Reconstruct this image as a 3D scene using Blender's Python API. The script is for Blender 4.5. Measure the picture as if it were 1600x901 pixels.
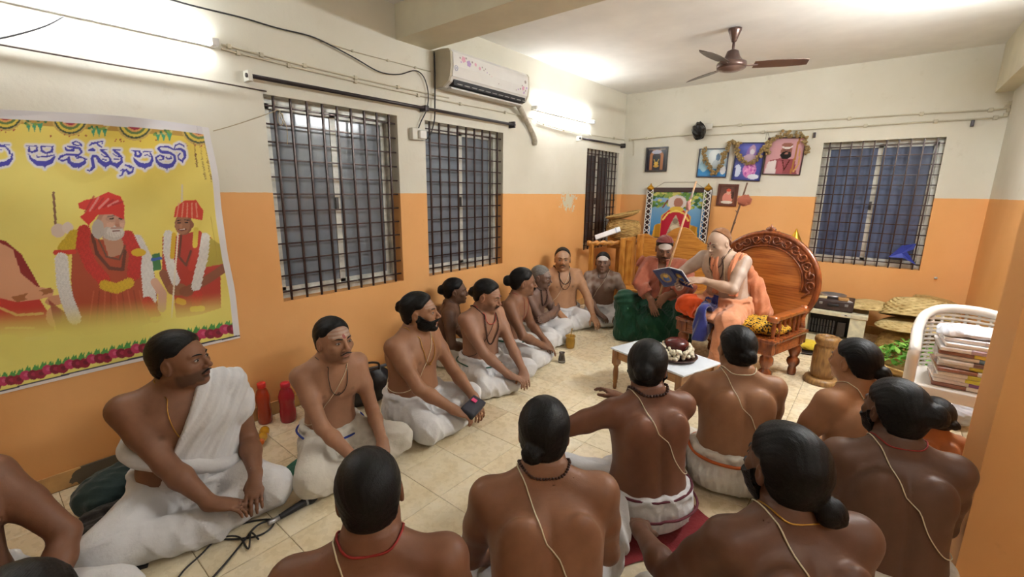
import bpy, bmesh, math, random
import numpy as np
from mathutils import Vector, Matrix
random.seed(7)
for o in list(bpy.data.objects): bpy.data.objects.remove(o)
SC = bpy.context.scene
# ---------------------------------------------------------------- camera (solved from the room's vanishing lines; 1600x901 frame)
FPX, YAW, PITCH, ROLL, EYE = 699.68, -.6851, .2129, .0104, 1.5
def cam_axes():
    f = np.array([math.sin(YAW)*math.cos(PITCH), math.cos(YAW)*math.cos(PITCH), -math.sin(PITCH)])
    r = np.array([math.cos(YAW), -math.sin(YAW), 0]); u = np.cross(r, f)
    return math.cos(ROLL)*r+math.sin(ROLL)*u, -math.sin(ROLL)*r+math.cos(ROLL)*u, f
CR, CU, CF = cam_axes()
cd = bpy.data.cameras.new('camera'); cam = bpy.data.objects.new('camera', cd); SC.collection.objects.link(cam)
cd.sensor_width = 36.; cd.lens = FPX*36./1600; cd.clip_start = .02
cam.matrix_world = Matrix([[CR[i], CU[i], -CF[i], (0, 0, EYE)[i]] for i in range(3)]+[[0, 0, 0, 1]])
SC.camera = cam
# ---------------------------------------------------------------- world: night outside the windows
wd = bpy.data.worlds.new('night'); SC.world = wd; wd.use_nodes = True
wd.node_tree.nodes['Background'].inputs[0].default_value = (.02, .025, .04, 1); wd.node_tree.nodes['Background'].inputs[1].default_value = 1.
SC.view_settings.view_transform = 'Standard'; SC.view_settings.look = 'None'; SC.view_settings.gamma = 1.; SC.view_settings.use_curve_mapping = False
SC.view_settings.exposure = .95
TUBE_POWER = 90.
# ---------------------------------------------------------------- room dimensions (metres)
XL, YB, XR, ZC, ZP = -3.03, 6.2175, .7525, 2.85, 1.478      # left wall, back wall, right wall, ceiling, paint line
YN, XN = -1.9, 1.75                                          # wall behind the camera, right wall of the near bay
PX0, PY0, PY1 = .40, 2.19, 2.53                              # pillar
def ray(px, py): return CF+CR*(px-800)/FPX-CU*(py-450.5)/FPX
def onz(px, py, z=0.): d = ray(px, py); return np.array([0, 0, EYE])+d*((z-EYE)/d[2])
def onx(px, py, x=XL): d = ray(px, py); return np.array([0, 0, EYE])+d*(x/d[0])
def ony(px, py, y=YB): d = ray(px, py); return np.array([0, 0, EYE])+d*(y/d[1])
# ---------------------------------------------------------------- materials
def lin(c):
    if isinstance(c, str): c = tuple(int(c[i:i+2], 16)/255 for i in (0, 2, 4))
    return tuple(x/12.92 if x <= .04045 else ((x+.055)/1.055)**2.4 for x in c)
MAT = {}
class NT:
    def __init__(s, m): s.t = m.node_tree; s.n = s.t.nodes; s.bsdf = s.n['Principled BSDF']
    def add(s, typ, **kw):
        x = s.n.new(typ)
        for k, v in kw.items():
            if k.startswith('_'): x.inputs[k[1:].replace('_', ' ')].default_value = v
            else: setattr(x, k, v)
        return x
    def link(s, a, b): s.t.links.new(a, b)
    def coord(s, scale=(1, 1, 1), kind='Object'):
        tc = s.add('ShaderNodeTexCoord'); mp = s.add('ShaderNodeMapping'); mp.inputs['Scale'].default_value = scale
        s.link(tc.outputs[kind], mp.inputs[0]); return mp.outputs[0]
    def noise(s, vec, scale=10, detail=3, rough=.55):
        x = s.add('ShaderNodeTexNoise', _Scale=scale, _Detail=detail, _Roughness=rough)
        if vec is not None: s.link(vec, x.inputs['Vector'])
        return x.outputs[0]
    def ramp(s, fac, stops):
        r = s.add('ShaderNodeValToRGB'); e = r.color_ramp.elements
        while len(e) < len(stops): e.new(.5)
        for el, (q, c) in zip(e, stops): el.position = q; el.color = (*c, 1) if len(c) == 3 else c
        s.link(fac, r.inputs[0]); return r.outputs[0]
    def mix(s, fac, a, b, mode='MIX'):
        m = s.add('ShaderNodeMix', data_type='RGBA', blend_type=mode)
        for i, v in ((0, fac), (6, a), (7, b)):
            if hasattr(v, 'links') or hasattr(v, 'is_output'): s.link(v, m.inputs[i])
            else: m.inputs[i].default_value = v if i == 0 else (*v, 1)
        return m.outputs[2]
    def math(s, op, a, b=0.):
        m = s.add('ShaderNodeMath', operation=op)
        for i, v in ((0, a), (1, b)):
            if hasattr(v, 'is_output'): s.link(v, m.inputs[i])
            else: m.inputs[i].default_value = v
        return m.outputs[0]
    def bump(s, h, strength=.3, dist=.01):
        b = s.add('ShaderNodeBump', _Strength=strength, _Distance=dist); s.link(h, b.inputs['Height']); s.link(b.outputs[0], s.bsdf.inputs['Normal'])
def pm(name, col, rough=.5, metal=0., var=.12, vs=6., bump=0., bs=60., stretch=(1, 1, 1), spec=.5, coat=0., rnd=0.):
    """principled material: colour with soft noise variation, optional bump"""
    if name in MAT: return MAT[name]
    m = bpy.data.materials.new(name); m.use_nodes = True; n = NT(m); c = lin(col); b = n.bsdf
    b.inputs['Roughness'].default_value = rough; b.inputs['Metallic'].default_value = metal; b.inputs['Specular IOR Level'].default_value = spec
    if coat: b.inputs['Coat Weight'].default_value = coat; b.inputs['Coat Roughness'].default_value = .15
    v = n.coord(stretch)
    cc = n.ramp(n.noise(v, vs, 4), [(.3, tuple(x*(1-var) for x in c)), (.7, tuple(min(1, x*(1+var)) for x in c))])
    if rnd:
        oi = n.add('ShaderNodeObjectInfo'); k = n.math('MULTIPLY_ADD', oi.outputs['Random'], rnd); k.node.inputs[2].default_value = 1-rnd/2
        vm = n.add('ShaderNodeVectorMath', operation='SCALE'); n.link(cc, vm.inputs[0]); n.link(k, vm.inputs['Scale']); cc = vm.outputs[0]
    n.link(cc, b.inputs['Base Color'])
    if bump: n.bump(n.noise(v, bs, 3), bump, .004)
    MAT[name] = m; return m
def wood(name, c1, c2, rough=.3, scale=1., axis=(1, 12, 12), coat=.4):
    if name in MAT: return MAT[name]
    m = bpy.data.materials.new(name); m.use_nodes = True; n = NT(m)
    v = n.coord(tuple(a*scale for a in axis)); g = n.noise(v, 2.2, 6, .62)
    w = n.add('ShaderNodeTexWave', wave_type='BANDS', bands_direction='Z', _Scale=1.1, _Distortion=7., _Detail=3.)
    n.link(v, w.inputs[0])
    f = n.math('MULTIPLY_ADD', w.outputs[1], .12); n.link(g, f.node.inputs[2])
    n.link(n.ramp(f, [(.36, lin(c1)), (.70, lin(c2))]), n.bsdf.inputs['Base Color'])
    n.bsdf.inputs['Roughness'].default_value = rough; n.bsdf.inputs['Coat Weight'].default_value = coat; n.bsdf.inputs['Coat Roughness'].default_value = .12
    MAT[name] = m; return m
def vcol(name, rough=.6, var=.1, vs=30, bump=0., bs=200, spec=.5, sss=0., coat=0.):
    if name in MAT: return MAT[name]
    m = bpy.data.materials.new(name); m.use_nodes = True; n = NT(m)
    a = n.add('ShaderNodeVertexColor', layer_name='Col'); v = n.coord()
    k = n.math('MULTIPLY_ADD', n.noise(v, vs, 4), 2*var); k.node.inputs[2].default_value = 1-var
    vm = n.add('ShaderNodeVectorMath', operation='SCALE'); n.link(a.outputs[0], vm.inputs[0]); n.link(k, vm.inputs['Scale'])
    n.link(vm.outputs[0], n.bsdf.inputs['Base Color'])
    n.bsdf.inputs['Roughness'].default_value = rough; n.bsdf.inputs['Specular IOR Level'].default_value = spec
    if coat: n.bsdf.inputs['Coat Weight'].default_value = coat
    if bump: n.bump(n.noise(v, bs, 3), bump, .002)
    MAT[name] = m; return m
vcol('skin', .5, .10, 40, .12, 260, .34)
vcol('eye', .12, 0., 10, 0)
vcol('print', .55, .03, 8, 0)
vcol('print_gloss', .22, .03, 8, 0)
def mat_hair(c):
    k = 'hair_'+c
    if k in MAT: return MAT[k]
    m = bpy.data.materials.new(k); m.use_nodes = True; n = NT(m)
    base = {'black': (.0035, .003, .003), 'brown': (.03, .018, .012), 'grey': (.16, .15, .14), 'stubble': (.03, .025, .022)}[c]
    v = n.coord((160, 9, 110)); g = n.noise(v, 3., 4)
    n.link(n.ramp(g, [(.3, tuple(x*.6 for x in base)), (.75, tuple(x*1.7 for x in base))]), n.bsdf.inputs['Base Color'])
    n.bsdf.inputs['Roughness'].default_value = .48 if c == 'black' else .65
    n.bsdf.inputs['Specular IOR Level'].default_value = .22; n.bump(g, .5, .003)
    MAT[k] = m; return m
def cloth(name, col, rough=.85, bump=.5, bs=55, var=.06, weave=True, sheen=.2):
    if name in MAT: return MAT[name]
    m = bpy.data.materials.new(name); m.use_nodes = True; n = NT(m); c = lin(col)
    v = n.coord(); g = n.noise(v, bs, 4, .6); big = n.noise(v, 9, 3)
    n.link(n.ramp(big, [(.3, tuple(x*(1-var) for x in c)), (.7, tuple(min(1, x*(1+var)) for x in c))]), n.bsdf.inputs['Base Color'])
    n.bsdf.inputs['Roughness'].default_value = rough; n.bsdf.inputs['Sheen Weight'].default_value = sheen; n.bsdf.inputs['Specular IOR Level'].default_value = .2
    n.bump(g, bump, .006); MAT[name] = m; return m
cloth('white_cotton', 'd2d0d0'); cloth('cream_cotton', 'c8c1b4')
# ---------------------------------------------------------------- mesh helpers
COL = bpy.context.collection
def link(o, parent=None, label=None, cat=None, group=None, kind=None):
    if parent is not None: o.parent = parent
    if label: o['label'] = label
    if cat: o['category'] = cat
    if group: o['group'] = group
    if kind: o['kind'] = kind
    return o
def empty(name, loc, rz=0., label=None, cat=None, group=None):
    o = bpy.data.objects.new(name, None); COL.objects.link(o); o.location = loc; o.rotation_euler = (0, 0, math.radians(rz)); o.empty_display_size = .1
    return link(o, None, label, cat, group)
class MB:
    """collects shapes; build() links them as one mesh object"""
    def __init__(s): s.V, s.F, s.S = [], [], []
    def add(s, V, F, smooth=False, M=None):
        b = len(s.V)
        for v in V:
            v = Vector(v); s.V.append(tuple(M @ v) if M is not None else tuple(v))
        for f in F: s.F.append(tuple(b+i for i in f)); s.S.append(smooth)
        return s
    def box(s, x0, x1, y0, y1, z0, z1, M=None, bev=0.):
        if bev <= 0:
            V = [(x, y, z) for z in (z0, z1) for y in (y0, y1) for x in (x0, x1)]
            return s.add(V, [(0, 2, 3, 1), (4, 5, 7, 6), (0, 1, 5, 4), (2, 6, 7, 3), (0, 4, 6, 2), (1, 3, 7, 5)], False, M)
        bm = bmesh.new(); r = bmesh.ops.create_cube(bm, size=1.)
        for v in bm.verts: v.co = Vector(((x0+x1)/2+v.co.x*(x1-x0), (y0+y1)/2+v.co.y*(y1-y0), (z0+z1)/2+v.co.z*(z1-z0)))
        bmesh.ops.bevel(bm, geom=bm.edges[:], offset=bev, segments=2, profile=.7, affect='EDGES')
        return s.bm(bm, True, M)
    def bm(s, bm, smooth=False, M=None):
        bm.verts.index_update(); s.add([v.co.copy() for v in bm.verts], [[v.index for v in f.verts] for f in bm.faces], smooth, M); bm.free(); return s
    def np(s, V, Q, smooth=True, M=None): return s.add([tuple(v) for v in V], [tuple(int(i) for i in q) for q in Q], smooth, M)
    def tube(s, pts, r, n=8, closed=False, M=None, caps=True):
        V, q = tube_np(pts, r, n, closed); b = len(s.V); s.np(V, q, True, M)
        if caps and not closed:
            m = len(pts); s.F.append(tuple(b+i for i in range(n))); s.S.append(False)
            s.F.append(tuple(b+(m-1)*n+i for i in reversed(range(n)))); s.S.append(False)
        return s
    def lathe(s, prof, n=20, M=None, caps=True, a0=0., a1=2*math.pi, smooth=True):
        full = abs(a1-a0-2*math.pi) < 1e-6; k = n if full else n+1
        V = [(r*math.cos(a0+(a1-a0)*i/n), r*math.sin(a0+(a1-a0)*i/n), z) for r, z in prof for i in range(k)]
        F = []
        for j in range(len(prof)-1):
            for i in range(n if full else k-1):
                F.append((j*k+i, j*k+(i+1) % k, (j+1)*k+(i+1) % k, (j+1)*k+i))
        if caps and full: F.append(tuple(reversed(range(k)))); F.append(tuple((len(prof)-1)*k+i for i in range(k)))
        return s.add(V, F, smooth, M)
    def prism(s, poly, z0, z1, M=None, smooth=False):
        n = len(poly); V = [(x, y, z0) for x, y in poly]+[(x, y, z1) for x, y in poly]
        return s.add(V, [tuple(reversed(range(n))), tuple(range(n, 2*n))]+[(i, (i+1) % n, n+(i+1) % n, n+i) for i in range(n)], smooth, M)
    def build(s, name, mat, parent=None, label=None, cat=None, group=None, kind=None, loc=None, rot=None):
        me = bpy.data.meshes.new(name); me.from_pydata(s.V, [], s.F); me.polygons.foreach_set('use_smooth', s.S); me.update()
        me.materials.append(mat); o = bpy.data.objects.new(name, me); COL.objects.link(o)
        if loc is not None: o.location = loc
        if rot is not None: o.rotation_euler = rot
        return link(o, parent, label, cat, group, kind)
def Mx(loc=(0, 0, 0), rx=0, ry=0, rz=0, sc=None):
    M = Matrix.Translation(loc) @ Matrix.Rotation(math.radians(rz), 4, 'Z') @ Matrix.Rotation(math.radians(ry), 4, 'Y') @ Matrix.Rotation(math.radians(rx), 4, 'X')
    return M @ Matrix.Diagonal((*sc, 1)) if sc is not None else M
def copy_obj(src, parent=None, **kw):
    c = src.copy(); COL.objects.link(c)
    if parent is not None: c.parent = parent
    for k, v in kw.items(): setattr(c, k, v)
    return c
# ---------------------------------------------------------------- implicit surfaces for bodies and cloth
f32 = np.float32
class Fld:
    """Ordered list of implicit primitives; evaluated on a grid or at points."""
    def __init__(s): s.pr = []
    def copy(s):
        o = Fld(); o.pr = list(s.pr); return o
    def u(s, prim, k=.015): s.pr.append((prim[0], prim[1], prim[2], k, 'u')); return s
    def sub(s, prim, k=.01): s.pr.append((prim[0], prim[1], prim[2], k, 's')); return s
    def fn(s, f): s.pr.append((f, None, None, 0, 'f')); return s
    def eval(s, xs, ys, zs):
        D = np.full((len(xs), len(ys), len(zs)), 1., f32)
        h = max(xs[1]-xs[0], ys[1]-ys[0], zs[1]-zs[0])
        X, Y, Z = xs[:, None, None], ys[None, :, None], zs[None, None, :]
        for f, lo, hi, k, op in s.pr:
            if op == 'f':
                D = f(D, X, Y, Z).astype(f32); continue
            m = k + 4*h
            i0, i1 = np.searchsorted(xs, [lo[0]-m, hi[0]+m]); j0, j1 = np.searchsorted(ys, [lo[1]-m, hi[1]+m])
            k0, k1 = np.searchsorted(zs, [lo[2]-m, hi[2]+m])
            if i1 <= i0 or j1 <= j0 or k1 <= k0: continue
            a = D[i0:i1, j0:j1, k0:k1]; b = f(X[i0:i1], Y[:, j0:j1], Z[:, :, k0:k1])
            D[i0:i1, j0:j1, k0:k1] = comb(a, b, k, op)
        return D
    def at(s, P):
        P = np.asarray(P, float); X, Y, Z = P[:, 0], P[:, 1], P[:, 2]
        D = np.full(len(P), 1.)
        for f, lo, hi, k, op in s.pr:
            D = f(D, X, Y, Z) if op == 'f' else comb(D, f(X, Y, Z), k, op)
        return D
    def project(s, P, off=0., it=8):
        P = np.array(P, float); e = .002
        for _ in range(it):
            d = s.at(P)-off
            g = np.stack([s.at(P+np.eye(3)[i]*e)-s.at(P-np.eye(3)[i]*e) for i in range(3)], 1)/(2*e)
            n = np.linalg.norm(g, axis=1, keepdims=True)+1e-6
            P = P - (g/n)*(np.clip(d, -.04, .04)/np.clip(n[:, 0], .4, 2))[:, None]
        return P
def comb(a, b, k, op):
    if op == 's':
        b = -b; h = np.maximum(k-np.abs(a-b), 0)/k
        return np.maximum(a, b)+h*h*k*.25
    h = np.maximum(k-np.abs(a-b), 0)/k
    return np.minimum(a, b)-h*h*k*.25
def cone(a, b, ra, rb):
    a = np.asarray(a, float); b = np.asarray(b, float); ba = b-a; L = ba@ba+1e-9
    A = a.astype(f32); B = ba.astype(f32)
    def f(X, Y, Z):
        px, py, pz = X-A[0], Y-A[1], Z-A[2]
        t = np.clip((px*B[0]+py*B[1]+pz*B[2])/f32(L), 0, 1)
        return np.sqrt((px-t*B[0])**2+(py-t*B[1])**2+(pz-t*B[2])**2)-(ra+(rb-ra)*t)
    R = max(ra, rb)
    return f, np.minimum(a, b)-R, np.maximum(a, b)+R
def ell(c, r, M=None):
    c = np.asarray(c, float); r = np.asarray(r, float)
    if r.ndim == 0: r = np.array([r, r, r])
    def f(X, Y, Z):
        x, y, z = X-f32(c[0]), Y-f32(c[1]), Z-f32(c[2])
        if M is not None:
            x, y, z = (M[0, 0]*x+M[1, 0]*y+M[2, 0]*z, M[0, 1]*x+M[1, 1]*y+M[2, 1]*z, M[0, 2]*x+M[1, 2]*y+M[2, 2]*z)
        k0 = np.sqrt((x/r[0])**2+(y/r[1])**2+(z/r[2])**2)
        k1 = np.sqrt((x/r[0]**2)**2+(y/r[1]**2)**2+(z/r[2]**2)**2)
        return (k0*(k0-1)/np.maximum(k1, 1e-6)).astype(f32)
    e = r if M is None else np.sqrt((M**2)@(r**2))
    return f, c-e, c+e
def grid(lo, hi, h):
    return [np.arange(l-2*h, u_+2.01*h, h).astype(f32) for l, u_ in zip(lo, hi)]
CO = np.array([[o & 1, o >> 1 & 1, o >> 2 & 1] for o in range(8)])
ED = [(a, b) for a in range(8) for b in range(a+1, 8) if bin(a ^ b).count('1') == 1]
def nets(xs, ys, zs, D):
    """Surface nets: vertices, quads, normals."""
    S = (D < 0); I = S.astype(np.int8)
    c = sum(I[o[0]:D.shape[0]-1+o[0], o[1]:D.shape[1]-1+o[1], o[2]:D.shape[2]-1+o[2]] for o in CO)
    act = (c > 0) & (c < 8); idx = np.argwhere(act); n = len(idx)
    if n == 0: return np.zeros((0, 3)), np.zeros((0, 4), int), np.zeros((0, 3))
    vid = np.full(act.shape, -1, np.int32); vid[act] = np.arange(n)
    V = np.stack([D[idx[:, 0]+o[0], idx[:, 1]+o[1], idx[:, 2]+o[2]] for o in CO], 1).astype(float)
    acc = np.zeros((n, 3)); cnt = np.zeros(n)
    for a, b in ED:
        va, vb = V[:, a], V[:, b]; m = (va < 0) != (vb < 0)
        t = np.where(m, va/np.where(m, va-vb, 1), 0)
        acc += (CO[a]+(CO[b]-CO[a])*t[:, None])*m[:, None]; cnt += m
    fr = acc/cnt[:, None]
    d = [xs[1]-xs[0], ys[1]-ys[0], zs[1]-zs[0]]
    P = np.stack([xs[idx[:, 0]]+fr[:, 0]*d[0], ys[idx[:, 1]]+fr[:, 1]*d[1], zs[idx[:, 2]]+fr[:, 2]*d[2]], 1)
    g = np.zeros((n, 3)); w = [np.stack([1-fr[:, i], fr[:, i]], 1) for i in range(3)]
    for o in range(8):
        x, y, z = CO[o]
        g[:, 0] += (2*x-1)*w[1][:, y]*w[2][:, z]*V[:, o]/d[0]
        g[:, 1] += (2*y-1)*w[0][:, x]*w[2][:, z]*V[:, o]/d[1]
        g[:, 2] += (2*z-1)*w[0][:, x]*w[1][:, y]*V[:, o]/d[2]
    g /= np.linalg.norm(g, axis=1, keepdims=True)+1e-9
    Q = []
    for ax in range(3):
        b_, c_ = (ax+1) % 3, (ax+2) % 3
        sl0 = [slice(None)]*3; sl1 = [slice(None)]*3; sl0[ax] = slice(0, -1); sl1[ax] = slice(1, None)
        A, B = S[tuple(sl0)], S[tuple(sl1)]
        e = np.argwhere(A != B)
        e = e[(e[:, b_] > 0) & (e[:, c_] > 0) & (e[:, b_] < D.shape[b_]-1) & (e[:, c_] < D.shape[c_]-1)]
        ins = A[e[:, 0], e[:, 1], e[:, 2]]
        def v(db, dc):
            q = e.copy(); q[:, b_] += db; q[:, c_] += dc
            return vid[q[:, 0], q[:, 1], q[:, 2]]
        q = np.stack([v(-1, -1), v(0, -1), v(0, 0), v(-1, 0)], 1)
        q[~ins] = q[~ins][:, ::-1]; Q.append(q)
    Q = np.concatenate(Q); Q = Q[(Q >= 0).all(1)]
    return P, Q, g
def mesh_fld(fld, lo, hi, h, keep=None):
    xs, ys, zs = grid(lo, hi, h)
    P, Q, N = nets(xs, ys, zs, fld.eval(xs, ys, zs))
    if keep is not None and len(Q):
        Q = Q[keep(P[Q].mean(1))]
    used = np.unique(Q); m = np.full(len(P), -1); m[used] = np.arange(len(used))
    return P[used], m[Q], N[used]
def join(parts):
    P, Q, N, o = [], [], [], 0
    for p, q, n in parts:
        P.append(p); Q.append(q+o); N.append(n); o += len(p)
    return np.concatenate(P), np.concatenate(Q), np.concatenate(N)
def quad_obj(name, P, Q, mat, parent=None, N=None, col=None, M=None):
    """Link numpy quads as one smooth mesh object (optional normals, vertex colours, local matrix)."""
    me = bpy.data.meshes.new(name)
    me.vertices.add(len(P)); me.vertices.foreach_set('co', np.ascontiguousarray(P, f32).ravel())
    k = Q.shape[1]
    me.loops.add(Q.size); me.loops.foreach_set('vertex_index', np.ascontiguousarray(Q, np.int32).ravel())
    me.polygons.add(len(Q)); me.polygons.foreach_set('loop_start', np.arange(0, Q.size, k, dtype=np.int32))
    me.update(calc_edges=True)
    me.polygons.foreach_set('use_smooth', np.ones(len(Q), bool))
    if col is not None:
        a = me.color_attributes.new('Col', 'FLOAT_COLOR', 'POINT')
        a.data.foreach_set('color', np.concatenate([col, np.ones((len(col), 1))], 1).astype(f32).ravel())
    if N is not None: me.normals_split_custom_set_from_vertices(N.astype(f32))
    me.materials.append(mat)
    o = bpy.data.objects.new(name, me); bpy.context.collection.objects.link(o)
    if parent is not None: o.parent = parent
    if M is not None: o.matrix_local = M
    return o
def rot(axis, deg):
    a = math.radians(deg); c, s = math.cos(a), math.sin(a)
    return np.array({'x': [[1, 0, 0], [0, c, -s], [0, s, c]], 'y': [[c, 0, s], [0, 1, 0], [-s, 0, c]], 'z': [[c, -s, 0], [s, c, 0], [0, 0, 1]]}[axis])
def nrm(v): v = np.asarray(v, float); return v/(np.linalg.norm(v)+1e-9)
def sstep(a, b, x): t = np.clip((x-a)/(b-a), 0, 1); return t*t*(3-2*t)
def vary(X, Y, Z, seed, L):
    """cheap smooth value variation built of a few sines, about -1..1"""
    r = np.random.RandomState(seed); o = 0
    for i in range(5):
        w = r.normal(size=3)*6.28/L*(.6+.5*i*.5); o = o+np.sin(w[0]*X+w[1]*Y+w[2]*Z+r.rand()*6.28)/(1+.3*i)
    return o/2.6
def tube_np(pts, r, n=6, closed=False):
    """quad tube along points (numpy)"""
    P = np.asarray(pts, float); m = len(P)
    T = np.roll(P, -1, 0)-np.roll(P, 1, 0)
    if not closed: T[0] = P[1]-P[0]; T[-1] = P[-1]-P[-2]
    T /= np.linalg.norm(T, axis=1, keepdims=True)+1e-9
    ref = np.where(np.abs(T[:, 2:3]) > .9, [[1., 0, 0]], [[0, 0, 1.]])
    A = np.cross(T, ref); A /= np.linalg.norm(A, axis=1, keepdims=True)+1e-9; B = np.cross(T, A)
    for i in range(1, m):
        if A[i]@A[i-1] < 0: A[i] *= -1; B[i] *= -1
    rr = np.broadcast_to(np.asarray(r, float), (m,))
    an = np.arange(n)*2*math.pi/n
    V = (P[:, None]+rr[:, None, None]*(np.cos(an)[None, :, None]*A[:, None]+np.sin(an)[None, :, None]*B[:, None])).reshape(-1, 3)
    q = []
    for i in range(m if closed else m-1):
        for j in range(n):
            a, b = i*n+j, i*n+(j+1) % n; c, d = ((i+1) % m)*n+(j+1) % n, ((i+1) % m)*n+j
            q.append((a, d, c, b))
    return V, np.array(q)
def join_q(parts):
    P, Q, o = [], [], 0
    for p, q in parts: P.append(p); Q.append(q+o); o += len(p)
    return np.concatenate(P), np.concatenate(Q)
def sphere_np(c, r, nu=8, nv=5):
    V, q = [], []
    for i in range(nv+1):
        th = math.pi*min(max(i/nv, .02), .98)
        for j in range(nu):
            a = 2*math.pi*j/nu; V.append((math.sin(th)*math.cos(a), math.sin(th)*math.sin(a), math.cos(th)))
    for i in range(nv):
        for j in range(nu): q.append((i*nu+j, (i+1)*nu+j, (i+1)*nu+(j+1) % nu, i*nu+(j+1) % nu))
    return np.array(V)*r+np.asarray(c), np.array(q)

# ---------------------------------------------------------------- heads (head frame: eyes at z=0, face towards +y, x to the person's right)
def head_prims(p):
    """list of (prim, k, op) in the head frame; p = per-person face options"""
    L = []; U = lambda a, k=.02: L.append((a, k, 'u')); Sb = lambda a, k=.008: L.append((a, k, 's'))
    w = p.get('face_w', 1.); j = p.get('jaw', 1.)
    U(('ell', (0, -.015, .030), (.075, .095, .084)))
    U(('ell', (0, .020, -.012), (.063*w, .073, .088)), .03)
    U(('ell', (0, .020, -.062), (.053*w*j, .060, .048*j)), .03)
    for s in (-1, 1):
        U(('ell', (s*.043*w, .0, -.058), (.017, .03, .03)), .025)
        U(('ell', (s*.044*w, .060, -.024), (.020, .020, .017)), .02)
        U(('cone', (s*.010, .0875, .019), (s*.044, .072, .020), .0085, .006), .012)
    U(('ell', (0, .071, -.097), (.023*j, .018, .016)), .025)
    U(('cone', (0, .088, .008), (0, .1085, -.028), .0065, .0105), .012)
    U(('ell', (0, .111, -.032), (.0115, .0095, .0090)), .006)
    for s in (-1, 1): U(('ell', (s*.0135, .099, -.036), (.0085, .011, .0075)), .005)
    for s in (-1, 1): Sb(('ell', (s*.031, .099, -.001), (.0175, .0150, .0115)), .012)
    for s in (-1, 1): U(('ell', (s*.031, .0755, -.001), (.0150, .0120, .0110)), .006)
    U(('ell', (0, .0895, -.0605), (.0225, .0100, .0048)), .007)
    U(('ell', (0, .0875, -.0705), (.0195, .0100, .0060)), .007)
    Sb(('ell', (0, .1010, -.0650), (.0235, .0090, .0016)), .003)
    Sb(('ell', (0, .0965, -.082), (.018, .009, .006)), .008)
    for s in (-1, 1):
        U(('ell', (s*.0785, -.010, -.008), (.0075, .019, .031)), .010)
        Sb(('ell', (s*.0875, -.004, -.004), (.007, .010, .017)), .004)
    return L
def put(fld, L, M=None, C=None, g=0.):
    for a, k, op in L:
        a = list(a)
        if a[0] == 'ell':
            c, r = np.array(a[1], float), np.array(a[2], float)+g
            pr = ell(c, r) if M is None else ell(C+M@c, r, M)
        else:
            q0, q1 = np.array(a[1], float), np.array(a[2], float)
            if M is not None: q0, q1 = C+M@q0, C+M@q1
            pr = cone(q0, q1, a[3]+g, a[4]+g)
        fld.u(pr, k) if op == 'u' else fld.sub(pr, k)
def hairline(Y, hl):
    return np.interp(Y, [-.12, -.085, -.05, -.025, -.004, .012, .035, .052, .07, .10],
                     [-.070, -.068, -.055, -.015, .024, .022, .028, .045+hl*.6, .072+hl, .095+hl*1.2])
def hair_obj(p, parent, M4, s):
    """skull cap of hair swept back, with an optional bun"""
    F = Fld(); t = p.get('hair_t', .012)
    F.u(ell((0, -.016, .032), (.075+t*.8, .095+t, .084+t))); F.u(ell((0, -.03, -.03), (.062+t*.7, .066+t*.8, .05)), .03)
    hl = p.get('hl', 0.); lo = p.get('nape', 0.)
    def cut(D, X, Y, Z):
        st = np.arctan2(X, Z+.03)*26+6*np.sin(Y*30)
        D = D+.0005*np.sin(st)+.0004*np.sin(st*2.3+Y*60)
        zc = hairline(Y, hl)+lo*(Y < -.03)
        if p.get('recede'): zc = zc+p['recede']*np.exp(-(X/.03)**2*0)*sstep(-.02, .06, Y)
        zc = zc+.004*vary(X, Y, Z, 6, .03)
        D = D+(t+.004)*(1-np.clip((Z-zc)/.040, 0, 1))**2.2*(Y > -.06)
        d2 = (zc-Z)*.8
        k = .008; h = np.maximum(k-np.abs(D-d2), 0)/k
        return np.maximum(D, d2)+h*h*k*.25
    F.fn(cut)
    b = p.get('bun')
    if b:
        F.u(ell((b[0], b[1], b[2]), (b[3], b[3]*.85, b[3]*1.0)), .012)
        F.u(ell((b[0]+b[3]*.3, b[1]-b[3]*.35, b[2]-b[3]*.2), (b[3]*.6, b[3]*.5, b[3]*.62)), .004)
        F.fn(lambda D, X, Y, Z: D+.0009*np.sin(np.arctan2(X-b[0], Z-b[2])*7+60*np.hypot(X-b[0], Z-b[2]))*(Y < b[1]+.02))
    lo_, hi_ = [-.11, -.13, -.11], [.11, .11, .16]
    if b:
        c = np.array(b[:3]); lo_ = np.minimum(lo_, c-b[3]*1.3); hi_ = np.maximum(hi_, c+b[3]*1.3)
    P, Q, N = mesh_fld(F, lo_, hi_, .0060)
    return quad_obj('hair', P, Q, mat_hair(p.get('hair_col', 'black')), parent, N, None, M4)
def beard_obj(p, parent, M4):
    F = Fld(); put(F, head_prims(p), g=p.get('beard_t', .006))
    full = p['beard']
    def cut(D, X, Y, Z):
        D = D+.0012*vary(X, Y, Z, 5, .012)
        up = np.interp(Y, [-.01, .02, .045, .07, .09, .12], [.012, -.004, -.030, -.046, -.047, -.047])
        r = np.maximum(Z-up, -.008-Y+.25*(Z+.06)*(Z < -.06))
        mouth = .0050-np.sqrt((X/3.4)**2+((Z+.0655)/1.3)**2)
        r = np.maximum(r, np.where(Y > .05, mouth, -1.))
        if full == 'goatee': r = np.maximum(r, np.abs(X)-.030)
        nz = np.sqrt((X/.024)**2+((Z+.034)/.012)**2)-1
        r = np.maximum(r, -nz*.012*(Y > .08)-1*(Y <= .08))
        r = np.maximum(r, -.128-Z)
        return np.maximum(D, r*.8)
    F.fn(cut)
    P, Q, N = mesh_fld(F, [-.085, -.02, -.13], [.085, .125, .03], .0036)
    if len(Q): quad_obj('beard', P, Q, mat_hair(p.get('beard_col', p.get('hair_col', 'black'))), parent, N, None, M4)
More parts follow.
